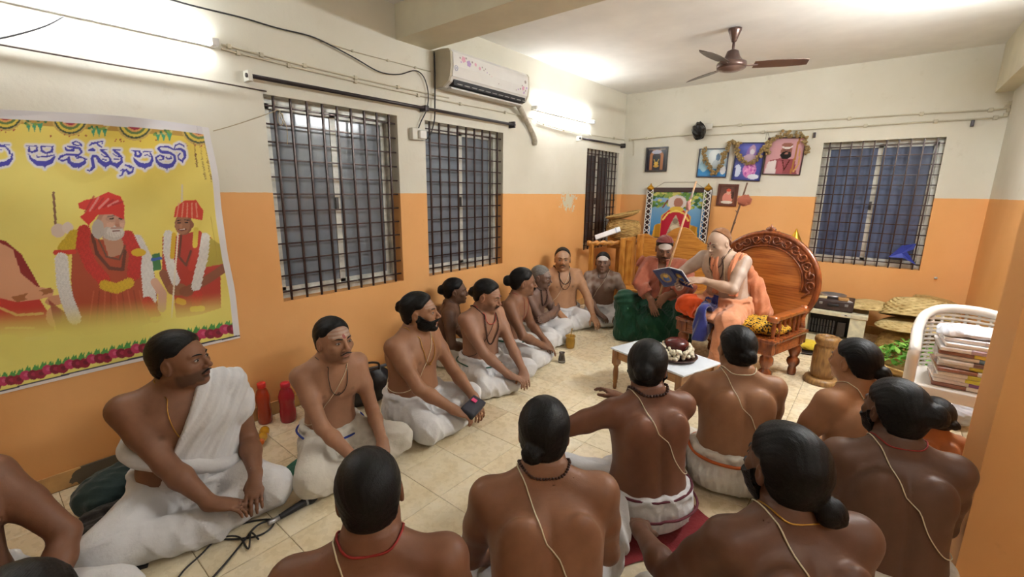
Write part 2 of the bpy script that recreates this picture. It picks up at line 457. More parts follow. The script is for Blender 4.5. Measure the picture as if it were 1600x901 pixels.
def cap_obj(p, parent, M4):
    c = p['cap']; F = Fld(); t = c.get('t', .012); F.u(ell((0, -.016, .032), (.075+t*.8, .095+t, .084+t))); F.u(ell((0, -.05, -.02), (.066+t*.6, .05+t*.8, .06)), .03)
    def cut(D, X, Y, Z):
        D = D+.0018*np.sin(Z*150+6*np.sin(Y*25+X*20)); return np.maximum(D, (c['z']+c.get('slope', .3)*Y+c.get('curve', 0)*np.maximum(Y, 0)-Z)*.85)
    F.fn(cut); P, Q, N = mesh_fld(F, [-.11, -.13, -.1], [.11, .11, .16], .0052); quad_obj('cap', P, Q, c['mat'], parent, N, None, M4)
def face_bits(p, parent, M4):
    hm = mat_hair(p.get('brow_col', p.get('hair_col', 'black')))
    for s in (-1, 1):
        V, q = sphere_np((0, 0, 0), 1., 20, 14); U = V.copy(); V = V[:, [0, 2, 1]]; q = q[:, ::-1]
        lid = p.get('lids', 1.)
        V = V*np.array([.0122, .0090, .0056*lid])
        gx = p.get('gaze', 0.)
        d = np.hypot(V[:, 0]-gx*.004, V[:, 2]*1.0+.0004)
        front = V[:, 1] > 0
        col = np.tile([.40, .35, .32], (len(V), 1))
        col[front & (d < .0054)] = (.03, .015, .01); col[front & (d < .0022)] = (.004, .004, .004)
        quad_obj('eye', V+np.array([s*.031, .0812, -.001]), q, MAT['eye'], parent, None, col, M4)
        x = np.linspace(-1, 1, 9)
        lash = np.stack([s*.031+x*.0145, .0885-.004*x*x-.0015*x*s, .0035*lid+.0042*lid*(1-x*x)-.002], 1)
        V, q = tube_np(lash, .0012, 5); quad_obj('eyelash', V, q, hm, parent, None, None, M4)
        x = np.linspace(0, 1, 8)
        br = np.stack([s*(.011+.036*x), .0985-.017*x**1.6-.002, .0175+.006*np.sin(x*2.4)], 1)
        V, q = tube_np(br, .0034*np.clip(np.sin((x*.85+.12)*3.1), .25, 1), 6)
        quad_obj('eyebrow', V, q, hm, parent, None, None, M4)
    if p.get('mustache'):
        m = p['mustache']; parts = []
        for s in (-1, 1):
            x = np.linspace(0, 1, 8)
            pts = np.stack([s*(.001+.030*x), .1015-.012*x**2, -.0505-.010*x**1.5], 1)
            parts.append(tube_np(pts, m*.0055*np.sqrt(np.clip(1.02-x, .03, 1))+.001, 7))
        V, q = join_q(parts); quad_obj('mustache', V, q, mat_hair(p.get('beard_col', p.get('hair_col', 'black'))), parent, None, None, M4)

# ---------------------------------------------------------------- hands
def hand_prims(F, W, d, n, right, curl=.5, spread=1., sz=1.):
    Yd = nrm(d); Zd = nrm(np.asarray(n, float)-(np.asarray(n, float)@Yd)*Yd); Xd = np.cross(Yd, Zd)*(-1 if right else 1)
    pt = lambda x, y, z: W+sz*(Xd*x+Yd*y+Zd*z)
    M = np.stack([Xd, Yd, Zd], 1)
    F.u(ell(pt(.002, .048, 0), np.array([.040, .052, .0165])*sz, M), .02)
    F.u(ell(pt(.022, .03, -.008), np.array([.018, .03, .015])*sz, M), .012)
    for x0, L, r in ((.030, .074, .0088), (.0105, .083, .0090), (-.009, .077, .0086), (-.0275, .060, .0076)):
        p0 = pt(x0*.95, .078, .001); a = 0; fan = x0*2.2*spread
        for i, (fr, b) in enumerate(((.44, .55), (.32, .95), (.24, .7))):
            a += curl*b
            dr = Yd*math.cos(a)-Zd*math.sin(a)+Xd*fan*math.cos(a)
            p1 = p0+dr*L*fr*sz
            F.u(cone(p0, p1, r*sz*(1-.10*i), r*sz*(1-.10*(i+1))), .0045); p0 = p1
    p0 = pt(.026, .022, -.006); dr = nrm(Xd*.75+Yd*.75-Zd*(.15+.5*curl)); p1 = p0+dr*.044*sz
    dr2 = nrm(Xd*.30+Yd*.95-Zd*(.2+.5*curl)); p2 = p1+dr2*.034*sz
    F.u(cone(p0, p1, .0125*sz, .0105*sz), .008); F.u(cone(p1, p2, .0102*sz, .0080*sz), .004)
def foot_prims(F, A, d, up, sz=1.):
    Yd = nrm(d); Zd = nrm(np.asarray(up, float)-(np.asarray(up, float)@Yd)*Yd); Xd = np.cross(Yd, Zd)
    M = np.stack([Xd, Yd, Zd], 1); pt = lambda x, y, z: A+sz*(Xd*x+Yd*y+Zd*z)
    F.u(ell(pt(0, -.03, -.025), np.array([.03, .04, .032])*sz, M), .02)
    F.u(ell(pt(0, .06, -.025), np.array([.036, .075, .028])*sz, M), .03)
    for i, (x, L) in enumerate(((-.028, .03), (-.010, .030), (.005, .027), (.018, .023), (.030, .018))):
        r = .0115 if i == 0 else .0085
        F.u(cone(pt(x, .115-.006*i, -.032), pt(x, .115-.006*i+L, -.036), r*sz, r*.85*sz), .005)

# ---------------------------------------------------------------- a seated person
def ik(S, W, L1, L2, pole):
    v = W-S; D = np.linalg.norm(v)
    if D > (L1+L2)*.995: W = S+v/D*(L1+L2)*.995; v = W-S; D = np.linalg.norm(v)
    a = (L1*L1-L2*L2+D*D)/(2*D); h = math.sqrt(max(L1*L1-a*a, 0)); u = v/D
    q = np.asarray(pole, float); q = nrm(q-(q@u)*u)
    return S+u*a+q*h, W
class Person: pass
def w2l(p, v):
    v = np.asarray(v, float)-np.array([p['loc'][0], p['loc'][1], p.get('z', 0.)]); th = -math.radians(p['yaw'])
    return np.array([math.cos(th)*v[0]-math.sin(th)*v[1], math.sin(th)*v[0]+math.cos(th)*v[1], v[2]])/p.get('s', 1.)
def build_person(p):
    """p: dict of pose and looks. Local frame: seat on z=0, facing +y, x to the person's right."""
    s = p.get('s', 1.); g = p.get('fat', 0.); w = p.get('w', 1.)
    if 'headpx' in p and not p.get('_probe'):
        for _ in range(3):
            hc = build_person(dict(p, _probe=True)); q = onz(*p['headpx'], p.get('z', 0.)+hc[2]*s); th = math.radians(p['yaw'])
            p['loc'] = (q[0]-s*(math.cos(th)*hc[0]-math.sin(th)*hc[1]), q[1]-s*(math.sin(th)*hc[0]+math.cos(th)*hc[1]))
    skin = np.array(p['skin'])
    # torso as a stack of oval sections
    zt = [0, .05, .12, .20, .28, .36, .44, .50, .545, .585, .62]
    ha = [.150, .175, .175, .158, .148, .156, .170, .172, .150, .095, .060]
    hb = [.120, .145, .145, .125, .112, .112, .118, .112, .095, .072, .058]
    fa = [.3, .5, .9, 1.1, 1.0, .8, .5, .4, .2, .1, .05]; fb = [.2, .4, .8, 1.15, 1.15, .8, .45, .3, .15, .05, 0]
    zz = np.linspace(-.02, .66, 120)
    sm = lambda v: np.convolve(np.pad(np.interp(zz, zt, v), 5, mode='edge'), np.hanning(13)[1:-1]/np.hanning(13).sum(), 'valid')
    A = sm(np.array(ha)*w+np.array(fa)*g); B = sm(np.array(hb)*(.5+.5*w)+np.array(fb)*g)
    lean, slump, side, tw = p.get('lean', .0), p.get('slump', .02), p.get('side', 0.), p.get('twist', 0.)
    tt = np.clip(zz/.6, 0, 1.2)
    CY = lean*tt**1.3-slump*np.sin(np.clip(tt, 0, 1)*3.14)+sm(np.array(fb)*g)*.45; CX = side*tt**1.3
    TW = np.radians(tw)*sstep(.1, .5, zz)
    def tors(off=0.):
        def f(X, Y, Z):
            a, b = np.interp(Z, zz, A)+off, np.interp(Z, zz, B)+off
            x, y = X-np.interp(Z, zz, CX), Y-np.interp(Z, zz, CY); th = np.interp(Z, zz, TW); c, sn = np.cos(th), np.sin(th)
            u_, v_ = c*x+sn*y, -sn*x+c*y
            n = 2.35; r = (np.abs(u_/a)**n+np.abs(v_/b)**n+1e-9)**(1/n)
            d = (r-1)*np.minimum(a, b)*.92
            bk = (v_ < 0)*sstep(.04, .10, Z)*(1-sstep(.5, .58, Z))
            d = d+bk*(.0075*np.exp(-(u_/.018)**2)-.004*np.exp(-((np.abs(u_)-.045)/.03)**2))
            d = np.maximum(np.maximum(d, Z-.64), .03-Z)
            return d.astype(f32) if d.dtype != np.float64 else d
        return f, np.array([-A.max()-.05+min(CX.min(), 0)*1.2, CY.min()-B.max()-.02, -.02]), np.array([A.max()+.05+max(CX.max(), 0)*1.2, CY.max()+B.max()+.02, .65])
    def tp(u_, v_, z):
        th = np.interp(z, zz, TW); c, sn = math.cos(th), math.sin(th)
        return np.array([np.interp(z, zz, CX)+c*u_-sn*v_, np.interp(z, zz, CY)+sn*u_+c*v_, z])
    T = Fld(); T.u(tors(), .01)
    sw = .168*w*p.get('sw', 1.)+g*.25; ar = p.get('arm', 1.)*(1+g*1.8)
    shz = .535+p.get('shrug', 0)
    nb = tp(0, -.01, .59)
    SH = {}
    for sg in (1, -1):
        sh = tp(sg*sw, -.008, shz)+np.array(p.get('shR' if sg > 0 else 'shL', (0, 0, 0)), float); SH[sg] = sh
        T.u(cone(tp(sg*.04, -.01, .572), sh+np.array([0, 0, .006]), .050, .052*ar**.5), .04)
        T.u(cone(tp(sg*.03, -.030, .62), tp(sg*.115*w, -.03, .565), .034, .030), .03)
        T.u(ell(tp(sg*.075*w, B[75]*.62, .445), (.080*w, .040+g*.25, .058)), .035)
        T.u(ell(tp(sg*.085*w, -B[75]*.72, .465), (.060*w, .036, .085)), .035)
    F = T.copy()
    # arms
    L1, L2 = .285*p.get('al', 1.), .250*p.get('al', 1.)
    hands = []
    for sg, key in ((1, 'R'), (-1, 'L')):
        h = p['hand'+key]; Wt = np.array(h['at'], float) if 'at' in h else w2l(p, h['atw'])
        E, Wr = ik(SH[sg], Wt, L1, L2, h.get('pole', (sg*1., -.6, -.5)))
        F.u(cone(SH[sg], SH[sg]*.55+E*.45, .056*ar, .050*ar), .03)
        F.u(cone(SH[sg]*.55+E*.45, E, .050*ar, .039*ar**.7), .02)
        m_ = E*.68+Wr*.32
        F.u(cone(E, m_, .039*ar**.7, .042*ar**.8), .018); F.u(cone(m_, Wr, .041*ar**.8, .0265), .02)
        dr = h.get('dir'); dr = nrm(dr if dr is not None else Wr-E)
        hn = h.get('nrm', (0, 0, 1.)); F.u(cone(Wr-dr*.01, Wr+dr*.03, .0275, .026), .02)
        hands.append((Wr, dr, hn, sg > 0, h.get('curl', .5), h.get('sz', 1.03)))
        SH[(sg, 'E')] = E; SH[(sg, 'W')] = Wr
    # legs (mostly under the cloth)
    kn = {1: np.array(p.get('kneeR', (.335, .27, .10)), float), -1: np.array(p.get('kneeL', (-.335, .27, .10)), float)}
    an = {1: np.array(p.get('ankR', (-.06, .32, .05)), float), -1: np.array(p.get('ankL', (.08, .25, .05)), float)}
    hp = {1: np.array([.085, .0, .11]), -1: np.array([-.085, .0, .11])}
    for sg in (1, -1):
        F.u(cone(hp[sg], kn[sg], .070, .045), .03); F.u(cone(kn[sg], an[sg], .045, .030), .02)
        fd = p.get('footR' if sg > 0 else 'footL')
        fd = fd if fd is not None else nrm(np.array([-sg*.9, -.25, -.05]))
        foot_prims(F, an[sg], fd, p.get('footup'+('R' if sg > 0 else 'L'), (0, .5, 1.)), .95)
    for hd in hands: hand_prims(F, *hd[:4], curl=hd[4], sz=hd[5])
    # head
    hz = .715+p.get('neck', 0.)
    HC0 = tp(0, .012, .61)
    look = p.get('look')
    if look is not None:
        v = np.array(look, float)-np.array([p['loc'][0], p['loc'][1], p.get('z', 0)+hz*s]); th = -math.radians(p['yaw'])
        v = np.array([math.cos(th)*v[0]-math.sin(th)*v[1], math.sin(th)*v[0]+math.cos(th)*v[1], v[2]])
        hy = math.degrees(math.atan2(-v[0], v[1])); hpch = math.degrees(math.atan2(v[2], math.hypot(v[0], v[1])))
    else: hy, hpch = p.get('hy', 0), p.get('hp', 0)
    hpch += p.get('dp', 0)
    HM = rot('z', hy)@rot('x', hpch)@rot('y', p.get('hr', 0)); hs = p.get('hs', 1.05)
    HC = HC0+np.array([0, 0, hz-.61])+HM@np.array([0, .028, .0])+np.array(p.get('hoff', (0, 0, 0)), float)
    if p.get('_probe'): return HC
    root = bpy.data.objects.new('person', None); bpy.context.collection.objects.link(root)
    root.empty_display_size = .1; root.location = (p['loc'][0], p['loc'][1], p.get('z', 0.)); root.rotation_euler = (0, 0, math.radians(p['yaw']))
    root['label'] = p['label']; root['category'] = 'person'; root['group'] = p.get('group', 'people seated on the floor')
    hl = []
    for a, k, op in head_prims(p):
        a = list(a); a[1] = tuple(np.array(a[1])*hs); a[2] = tuple(np.array(a[2])*hs)
        if a[0] == 'cone': a[3] *= hs; a[4] *= hs
        hl.append((tuple(a), k*hs, op))
    F.u(cone(HC0+np.array([0, -.02, -.02]), HC+HM@np.array([0, -.028, -.045]), .061*p.get('nk', 1.), .056*p.get('nk', 1.)), .03)
    put(F, hl, HM, HC)
    M4 = Matrix.Translation(Vector(HC*s)) @ Matrix([[*(HM[i]*s*hs), 0] for i in range(3)]+[[0, 0, 0, 1]])
    # meshing: body coarse, head and hands fine, all cut from one field
    face = p.get('face', True); up = HM@np.array([0, -.25, 1.]); up = nrm(up)
    cutp = HC+HM@np.array([0, -.0, -.105])
    inH = lambda P, e=0.: (((P-cutp)@up) > -e) & (((P-HC)**2).sum(1) < (.165+e)**2)
    cent = [hd[0]+nrm(hd[1])*.08 for hd in hands]; R_ = .118
    vis = [p.get('finehands', True) and p['hand'+k].get('vis', True) for k in 'RL']
    inS = lambda P, c, e=0.: ((P-c)**2).sum(1) < (R_+e)**2
    keepB = lambda P: ~inH(P) & ~(inS(P, cent[0]) & vis[0]) & ~(inS(P, cent[1]) & vis[1])
    pts = [SH[1], SH[-1], SH[(1, 'E')], SH[(-1, 'E')], cent[0], cent[1], kn[1], kn[-1], an[1], an[-1], HC]
    lo = np.minimum(np.min(pts, 0)-.13, [-.26, CY.min()-.2, 0]); hi = np.maximum(np.max(pts, 0)+.13, [.26, .2, .6]); lo[2] = 0
    hi[2] = max(HC[2]-.02, SH[1][2]+.1, *(c[2]+.13 for c in cent))
    parts = [mesh_fld(F, lo, hi, p.get('res', .0105), keepB)]
    parts.append(mesh_fld(F, HC-.165, HC+.165, .0040 if face else .0056, lambda P: inH(P, .004)))
    if vis[0]: parts.append(mesh_fld(F, cent[0]-R_, cent[0]+R_, .0048, lambda P: inS(P, cent[0], .004) & ~inH(P)))
    if vis[1]: parts.append(mesh_fld(F, cent[1]-R_, cent[1]+R_, .0048, lambda P: inS(P, cent[1], .004) & ~(inS(P, cent[0]) & vis[0]) & ~inH(P)))
    P, Q, N = join(parts)
    if p.get('shadecut') is not None: pass
    # colours on the skin: lips, darker eye sockets, stubble, ash, darker joints
    col = np.tile(skin, (len(P), 1)).astype(float)
    mixc = lambda m, c: col.__iadd__((np.asarray(c)-col)*np.clip(m, 0, 1)[:, None])
    h_ = (P-HC)@HM/hs; hx, hyy, hzz = h_.T
    onh = inH(P, .01)
    blot = vary(P[:, 0], P[:, 1], P[:, 2], 3, .16)
    col *= (1+.07*blot)[:, None]
    if face:
        lip = np.exp(-((hx/.021)**4+((hzz+.0655)/.0095)**4))*(hyy > .07)*onh
        mixc(.75*lip, skin*np.array([.72, .5, .5]))
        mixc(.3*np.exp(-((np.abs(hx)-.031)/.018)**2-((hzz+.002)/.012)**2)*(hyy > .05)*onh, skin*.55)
        mixc(.35*onh*(hyy > .07)*np.exp(-(hx/.02)**2-((hzz+.03)/.02)**2), skin*np.array([1.1, .95, .9]))
    st = p.get('stubble', 0)
    if st:
        m = sstep(-.035, -.055, hzz)*sstep(.0, .02, hyy)*onh*(1-.8*np.exp(-((hx/.022)**4+((hzz+.0655)/.009)**4)))
        mixc(st*m, (.02, .015, .013))
    ash = p.get('ash', 0)
    A_ = np.array([.62, .58, .54])
    if ash:
        m = onh*(hyy > .02)*sstep(.024, .034, hzz)*sstep(.088, .078, hzz)*(np.abs(hx) < .06)
        if p.get('ashlines', True): m = m*(.35+.65*(np.sin((hzz-.03)*6.28/.017) > -.2))
        mixc(ash*m, A_)
    if p.get('ashface'): mixc(p['ashface']*onh*(.7+.3*blot), A_*np.array([1, .93, .86]))
    if p.get('tilak'):
        mixc(.95*onh*(hyy > .06)*(np.hypot(hx, (hzz-.032)/1.3) < .0085), p['tilak'])
    ab = p.get('ashbody', 0)
    if ab:
        m = (~onh)*sstep(.36, .44, P[:, 2])*sstep(-.9, .9, vary(P[:, 0], P[:, 1], P[:, 2], 8, .14)-.8*np.exp(-(P[:, 0]/.03)**2))*(P[:, 1] > -.03)
        mixc(ab*m, A_)
        mixc(p.get('asharm', 0)*(~onh)*(np.abs(P[:, 0]-CX[60]) > .17)*(.6+.4*blot), A_*.9)
    for sg in (1, -1):
        nip = tp(sg*.085*w, B[75]*1.0, .43); mixc(.6*sstep(.018, .010, np.linalg.norm(P-nip, axis=1)), skin*.5)
    for m, c in p.get('paint', []): mixc(m(P), c)
    hd_c = np.minimum(np.linalg.norm(P-cent[0], axis=1), np.linalg.norm(P-cent[1], axis=1))
    mixc(.25*sstep(.1, .05, hd_c), skin*.75)
    b = quad_obj('body', P*s, Q, MAT['skin'], root, N, col)
    if face: face_bits(p, root, M4)
    if p.get('hair', True): hair_obj(p, root, M4, s)
    if p.get('beard'): beard_obj(p, root, M4)
    if p.get('cap'): cap_obj(p, root, M4)
    o = Person(); o.root, o.T, o.F, o.tors, o.tp, o.SH, o.kn, o.an, o.hp, o.HC, o.HM, o.s, o.p, o.M4, o.hs = root, T, F, tors, tp, SH, kn, an, hp, HC, HM, s, p, M4, hs
    o.B, o.zz, o.CY, o.A, o.CX, o.cent = B, zz, CY, A, CX, cent
    return o
def dhoti(o, mat, seed=1, top=.225, amp=.0056, name='dhoti', res=.0102, fat=1., lap=True, thick=.016, tilt=.02, fz=0., flat=True, extra=()):
    """wrapped cloth over hips and crossed legs; folds are real relief"""
    F = Fld(); f = fat
    F.u(ell((0, -.01, .10), (max(.185, o.A[25]+.02), max(.155, o.B[25]+.018), .118)), .03)
    for sg in (1, -1):
        k, a, h = o.kn[sg], o.an[sg], o.hp[sg]
        F.u(cone(h, k, .096*f, .082*f), .04); F.u(cone(k, a+(k-a)*.12, .072*f, .056*f), .025)
    if lap: F.u(ell((0, .20, .045), (.25, .18, .05)), .05)
    for pr, k in extra: F.u(pr, k)
    tf, tl, th = o.tors(thick)
    band = lambda X, Y, Z: np.maximum(tf(X, Y, Z), np.maximum(Z-(top-tilt*sstep(0, .15, Y)), fz-Z)*.9)
    F.u((band, tl-.02, th+.02), .02)
    tf2 = o.tors(thick*.6)[0]
    roll = lambda X, Y, Z: np.sqrt(tf2(X, Y, Z)**2+((Z-(top-.008-tilt*sstep(0, .15, Y)+.006*np.sin(X*21+seed))))**2)-.0125
    F.u((roll, tl-.03, th+.03), .008)
    rs = np.random.RandomState(seed); ph = rs.rand(6)*6.28
    def wr(D, X, Y, Z):
        phi = np.arctan2(Y+.03, X); r = np.hypot(X, Y)
        w1 = np.sin(phi*15+20*Z+3*np.sin(r*9+ph[0])+ph[1])
        w2 = np.sin(31*(X*np.sign(X)*.5+Y)+44*Z+2.5*np.sin(11*X+ph[2])+ph[3])
        w3 = vary(X, Y, Z, seed+7, .13)
        m = sstep(.02, .12, r)
        hi = sstep(top-.10, top-.03, Z)
        w4 = np.sin(Z*95+5*X+2*np.sin(9*phi+ph[4]))
        w5 = np.sin(phi*31-34*Z+4*np.sin(r*14+ph[5]))
        D = D+amp*(1.5*np.sqrt(np.abs(w1)+.02)-.6+.4*w2+.9*w3+.32*w5)*(1-hi)*m-amp*.5+amp*.6*w4*hi
        return np.maximum(D, fz+.003-Z) if flat else D
    F.fn(wr)
    pts = np.array([o.kn[1], o.kn[-1], o.an[1], o.an[-1], [.22, -.2, 0], [-.22, .1, top]]+[pr[1]+.1 for pr, k in extra]+[pr[2]-.1 for pr, k in extra])
    lo = pts.min(0)-.11; hi = pts.max(0)+.11; lo[2] = fz if flat else min(lo[2], 0); hi[2] = max(top+.03, o.kn[1][2]+.11, o.kn[-1][2]+.11); lo[1] = min(lo[1], o.CY.min()-o.B.max()-.04)
    o.DF = F
    P, Q, N = mesh_fld(F, lo, hi, res)
    return quad_obj(name, P*o.s, Q, mat, o.root, N)
def drape(o, mat, region, name='shawl', off=.014, amp=.004, seed=3, arms=True, lo=(-.4, -.35, .05), hi=(.4, .45, .68), res=.0085, freq=70, dirv=(.6, .3, .6), base=None, extra=(), carve=()):
    """cloth lying on the upper body: an offset of the body inside a region, with fold relief"""
    F = (base or (o.F if arms else o.T)).copy()
    for pr, k in extra: F.u(pr, k)
    rs = np.random.RandomState(seed); ph = rs.rand(4)*6.28
    def f(D, X, Y, Z):
        q = dirv[0]*X+dirv[1]*Y+dirv[2]*Z
        w = np.sin(q*freq+2.2*np.sin(9*X+7*Z+ph[0])+ph[1])+.5*np.sin(q*freq*1.9+3*np.sin(6*Y+8*Z+ph[2]))
        D2 = D-off+amp*w
        D2 = np.maximum(np.maximum(D2, region(X, Y, Z)), -(D+.004))
        for c, r in carve: D2 = np.maximum(D2, r-np.sqrt((X-c[0])**2+(Y-c[1])**2+(Z-c[2])**2))
        return D2
    F.fn(f)
    P, Q, N = mesh_fld(F, np.array(lo), np.array(hi), res)
    return quad_obj(name, P*o.s, Q, mat, o.root, N)
def cord(o, pts, r, mat, name, off=None, beads=None, closed=True, col=None, proj=True):
    """cord or bead string lying on the body; pts in the local frame are pulled on to the skin"""
    P = np.array(pts, float); n = len(P)
    if proj:
        out = o.T.project(P, (off if off is not None else r*.8+.003)); d = o.T.at(P)
        P = out
    if beads:
        L = np.linalg.norm(np.roll(P, -1, 0)-P, axis=1) if closed else np.linalg.norm(np.diff(P, axis=0), axis=1)
        cum = np.concatenate([[0], np.cumsum(L)]); k = int(cum[-1]/(2*r*beads)); PP = np.concatenate([P, P[:1]]) if closed else P
        tq = np.linspace(0, cum[-1], k, endpoint=False); C = np.stack([np.interp(tq, cum, PP[:, i]) for i in range(3)], 1)
        V, q = join_q([sphere_np(c, r, 6, 4) for c in C])
    else: V, q = tube_np(P, r, 6, closed)
    return quad_obj(name, V*o.s, q, mat, o.root)
def thread(o, mat, r=.0022, flip=1, zlo=.24):
    """sacred thread: over the left shoulder, across to the right waist, and round the back"""
    t = np.linspace(0, 2*math.pi, 64, endpoint=False); pts = []
    for a in t:
        m = (1-math.cos(a))/2                    # 0 at the left shoulder top, 1 at the right waist
        z = .612-(.612-zlo)*m**.92; x = flip*(-.075+.215*m); y = math.sin(a)*.16
        c = o.tp(x, y, min(z, .60)); c[2] = z; pts.append(c)
    return cord(o, pts, r, mat, 'sacred_thread')
def necklace(o, mat, r=.003, drop=.30, wid=.07, beads=None, name='necklace', back=.60, nkz=.60):
    pts = []
    for th in np.linspace(0, math.pi, 34)[:-1]:
        z = nkz-drop*math.sin(th)**.9; c = o.tp(wid*math.cos(th), .14, min(z, .60)); c[2] = z; pts.append(c)
    for th in np.linspace(math.pi, 2*math.pi, 20)[:-1]:
        c = o.tp(wid*math.cos(th), .09*math.sin(th), .60); c[2] = nkz+.012*abs(math.sin(th)); pts.append(c)
    return cord(o, pts, r, mat, name, beads=beads)
# ---------------------------------------------------------------- surfaces of the room
def wall_mat(name, stain=(), dim=1.):
    """cream distemper above, orange below the paint line; peeled spots given as (x,y,z,r)"""
    m = bpy.data.materials.new(name); m.use_nodes = True; n = NT(m)
    g = n.add('ShaderNodeNewGeometry'); sx = n.add('ShaderNodeSeparateXYZ'); n.link(g.outputs['Position'], sx.inputs[0])
    big = n.noise(g.outputs['Position'], 1.3, 4); fine = n.noise(g.outputs['Position'], 40, 4); mid = n.noise(g.outputs['Position'], 7, 5, .65)
    cream = n.ramp(big, [(.3, lin('d6d2c2')), (.7, lin('e2dfd2'))]); orange = n.ramp(big, [(.3, lin('e3a665')), (.7, lin('ebb173'))])
    cream = n.mix(n.ramp(mid, [(.62, (0, 0, 0)), (.80, (.35, .35, .35))]), cream, lin('b9b098'))
    orange = n.mix(n.ramp(mid, [(.66, (0, 0, 0)), (.82, (.4, .4, .4))]), orange, lin('b97a38'))
    zj = n.math('MULTIPLY_ADD', n.noise(g.outputs['Position'], 14, 2), .008); n.link(sx.outputs[2], zj.node.inputs[2])
    up = n.math('GREATER_THAN', zj, ZP+.004)
    col = n.mix(up, orange, cream)
    for x, y, z, r, sq in stain:
        vm = n.add('ShaderNodeVectorMath', operation='DISTANCE'); mp = n.add('ShaderNodeMapping'); mp.inputs['Scale'].default_value = (1, 1, sq)
        n.link(g.outputs['Position'], mp.inputs[0]); n.link(mp.outputs[0], vm.inputs[0]); vm.inputs[1].default_value = (x, y, z*sq)
        d = n.math('MULTIPLY_ADD', n.noise(g.outputs['Position'], 13, 5, .75), r*5.); n.link(vm.outputs['Value'], d.node.inputs[2])
        col = n.mix(n.math('LESS_THAN', d, r*3.45), col, lin('d3cdb4'))
    n.link(col, n.bsdf.inputs['Base Color']); n.bsdf.inputs['Roughness'].default_value = .62; n.bsdf.inputs['Specular IOR Level'].default_value = .3
    h = n.math('MULTIPLY_ADD', fine, .5); n.link(mid, h.node.inputs[2]); n.bump(h, .22, .006)
    MAT[name] = m; return m
W_L = wall_mat('paint_left', [(XL, 4.77, 1.39, .16, 1.5)]); W_P = wall_mat('paint')
CEIL = pm('ceiling_paint', 'eae9e4', .8, var=.05, vs=3, bump=.15, bs=40)
CREAM = pm('beam_paint', 'd8d2ba', .7, var=.06, vs=4, bump=.2, bs=40)
def wall_holes(name, org, du, nin, u0, u1, z0, z1, holes, mat, thick=.22):
    """wall face with openings and their reveals; org + u*du + z; nin points into the room"""
    mb = MB(); du = Vector(du); nin = Vector(nin); org = Vector(org); P = lambda u, z, d=0: org+du*u+Vector((0, 0, z))-nin*d
    us = sorted({u0, u1, *[h[0] for h in holes], *[h[1] for h in holes]}); zs = sorted({z0, z1, *[h[2] for h in holes], *[h[3] for h in holes]})
    flip = du.cross(Vector((0, 0, 1))).dot(nin) < 0
    def q(a, b, c, d): mb.add([a, b, c, d], [(3, 2, 1, 0) if flip else (0, 1, 2, 3)])
    for a, b in zip(us, us[1:]):
        for c, d in zip(zs, zs[1:]):
            if any(h[0] <= a and b <= h[1] and h[2] <= c and d <= h[3] for h in holes): continue
            q(P(a, c), P(b, c), P(b, d), P(a, d)); q(P(b, c, thick), P(a, c, thick), P(a, d, thick), P(b, d, thick))
    for a, b, c, d in holes:
        q(P(a, c), P(a, c, thick), P(b, c, thick), P(b, c)); q(P(a, d, thick), P(a, d), P(b, d), P(b, d, thick))
        q(P(a, c, thick), P(a, c), P(a, d), P(a, d, thick)); q(P(b, c), P(b, c, thick), P(b, d, thick), P(b, d))
    return mb.build(name, mat, kind='structure')
WL = [(1.2895, 2.2751, .762, 2.0675), (2.5506, 3.5441, .762, 2.0675), (5.19, 6.085, .745, 2.05)]
WB = [(-.6285, .3672, .7432, 2.0653)]
wall_holes('wall_left', (XL, 0, 0), (0, 1, 0), (1, 0, 0), YN, YB+.22, -.1, ZC+.05, WL, W_L)
wall_holes('wall_back', (0, YB, 0), (1, 0, 0), (0, -1, 0), XL-.22, XR+.2, -.1, ZC+.05, WB, W_P)
MB().box(XR, XR+.15, PY0+.1, YB+.2, -.1, ZC+.05).build('wall_right', W_P, kind='structure')
MB().box(PX0, XN+.15, PY0, PY1, -.1, ZC+.05).build('wall_pillar', W_P, kind='structure')
MB().box(XN, XN+.15, YN-.15, PY0, -.1, ZC+.05).build('wall_right_near', W_P, kind='structure')
MB().box(XL-.22, XN+.15, YN-.15, YN, -.1, ZC+.05).build('wall_near', W_P, kind='structure')
MB().box(XL-.22, XN+.15, YN-.15, YB+.22, ZC, ZC+.12).build('ceiling', CEIL, kind='structure')
MB().box(XL, XN, 2.293, 2.6225, 2.6106, ZC).build('trim_1', CREAM, kind='structure', label='concrete ceiling beam crossing the room')
MB().box(.6304, XR+.05, 2.6225, YB, 2.4335, ZC).build('trim_2', CREAM, kind='structure', label='concrete ceiling beam along the right wall')
# skirting on the left and back walls
def skirt_mat():
    m = pm('skirting', 'c9a068', .45, var=.18, vs=9, bump=.1); n = NT(m)
    g = n.add('ShaderNodeNewGeometry'); vm = n.add('ShaderNodeVectorMath', operation='DISTANCE'); n.link(g.outputs['Position'], vm.inputs[0]); vm.inputs[1].default_value = (XL, .32, .06)
    d = n.math('MULTIPLY_ADD', n.noise(g.outputs['Position'], 8, 4), .35); n.link(vm.outputs['Value'], d.node.inputs[2])
    src = n.bsdf.inputs['Base Color'].links[0].from_socket
    n.link(n.mix(n.math('LESS_THAN', d, .34), src, lin('5c5347')), n.bsdf.inputs['Base Color']); return m
SK = skirt_mat()
sk = MB().box(XL, XL+.004, YN, YB, .001, .088).build('baseboard_left', SK, kind='structure')
for i in range(21):
    y0 = -.25+i*.3023
    MB().box(XL+.002, XL+.013, y0+.0015, min(y0+.3008, YB-.01), .002, .09).build('skirting_tile', SK, sk)
sk = MB().box(XL+.012, XR, YB-.004, YB, .001, .088).build('baseboard_back', SK, kind='structure')
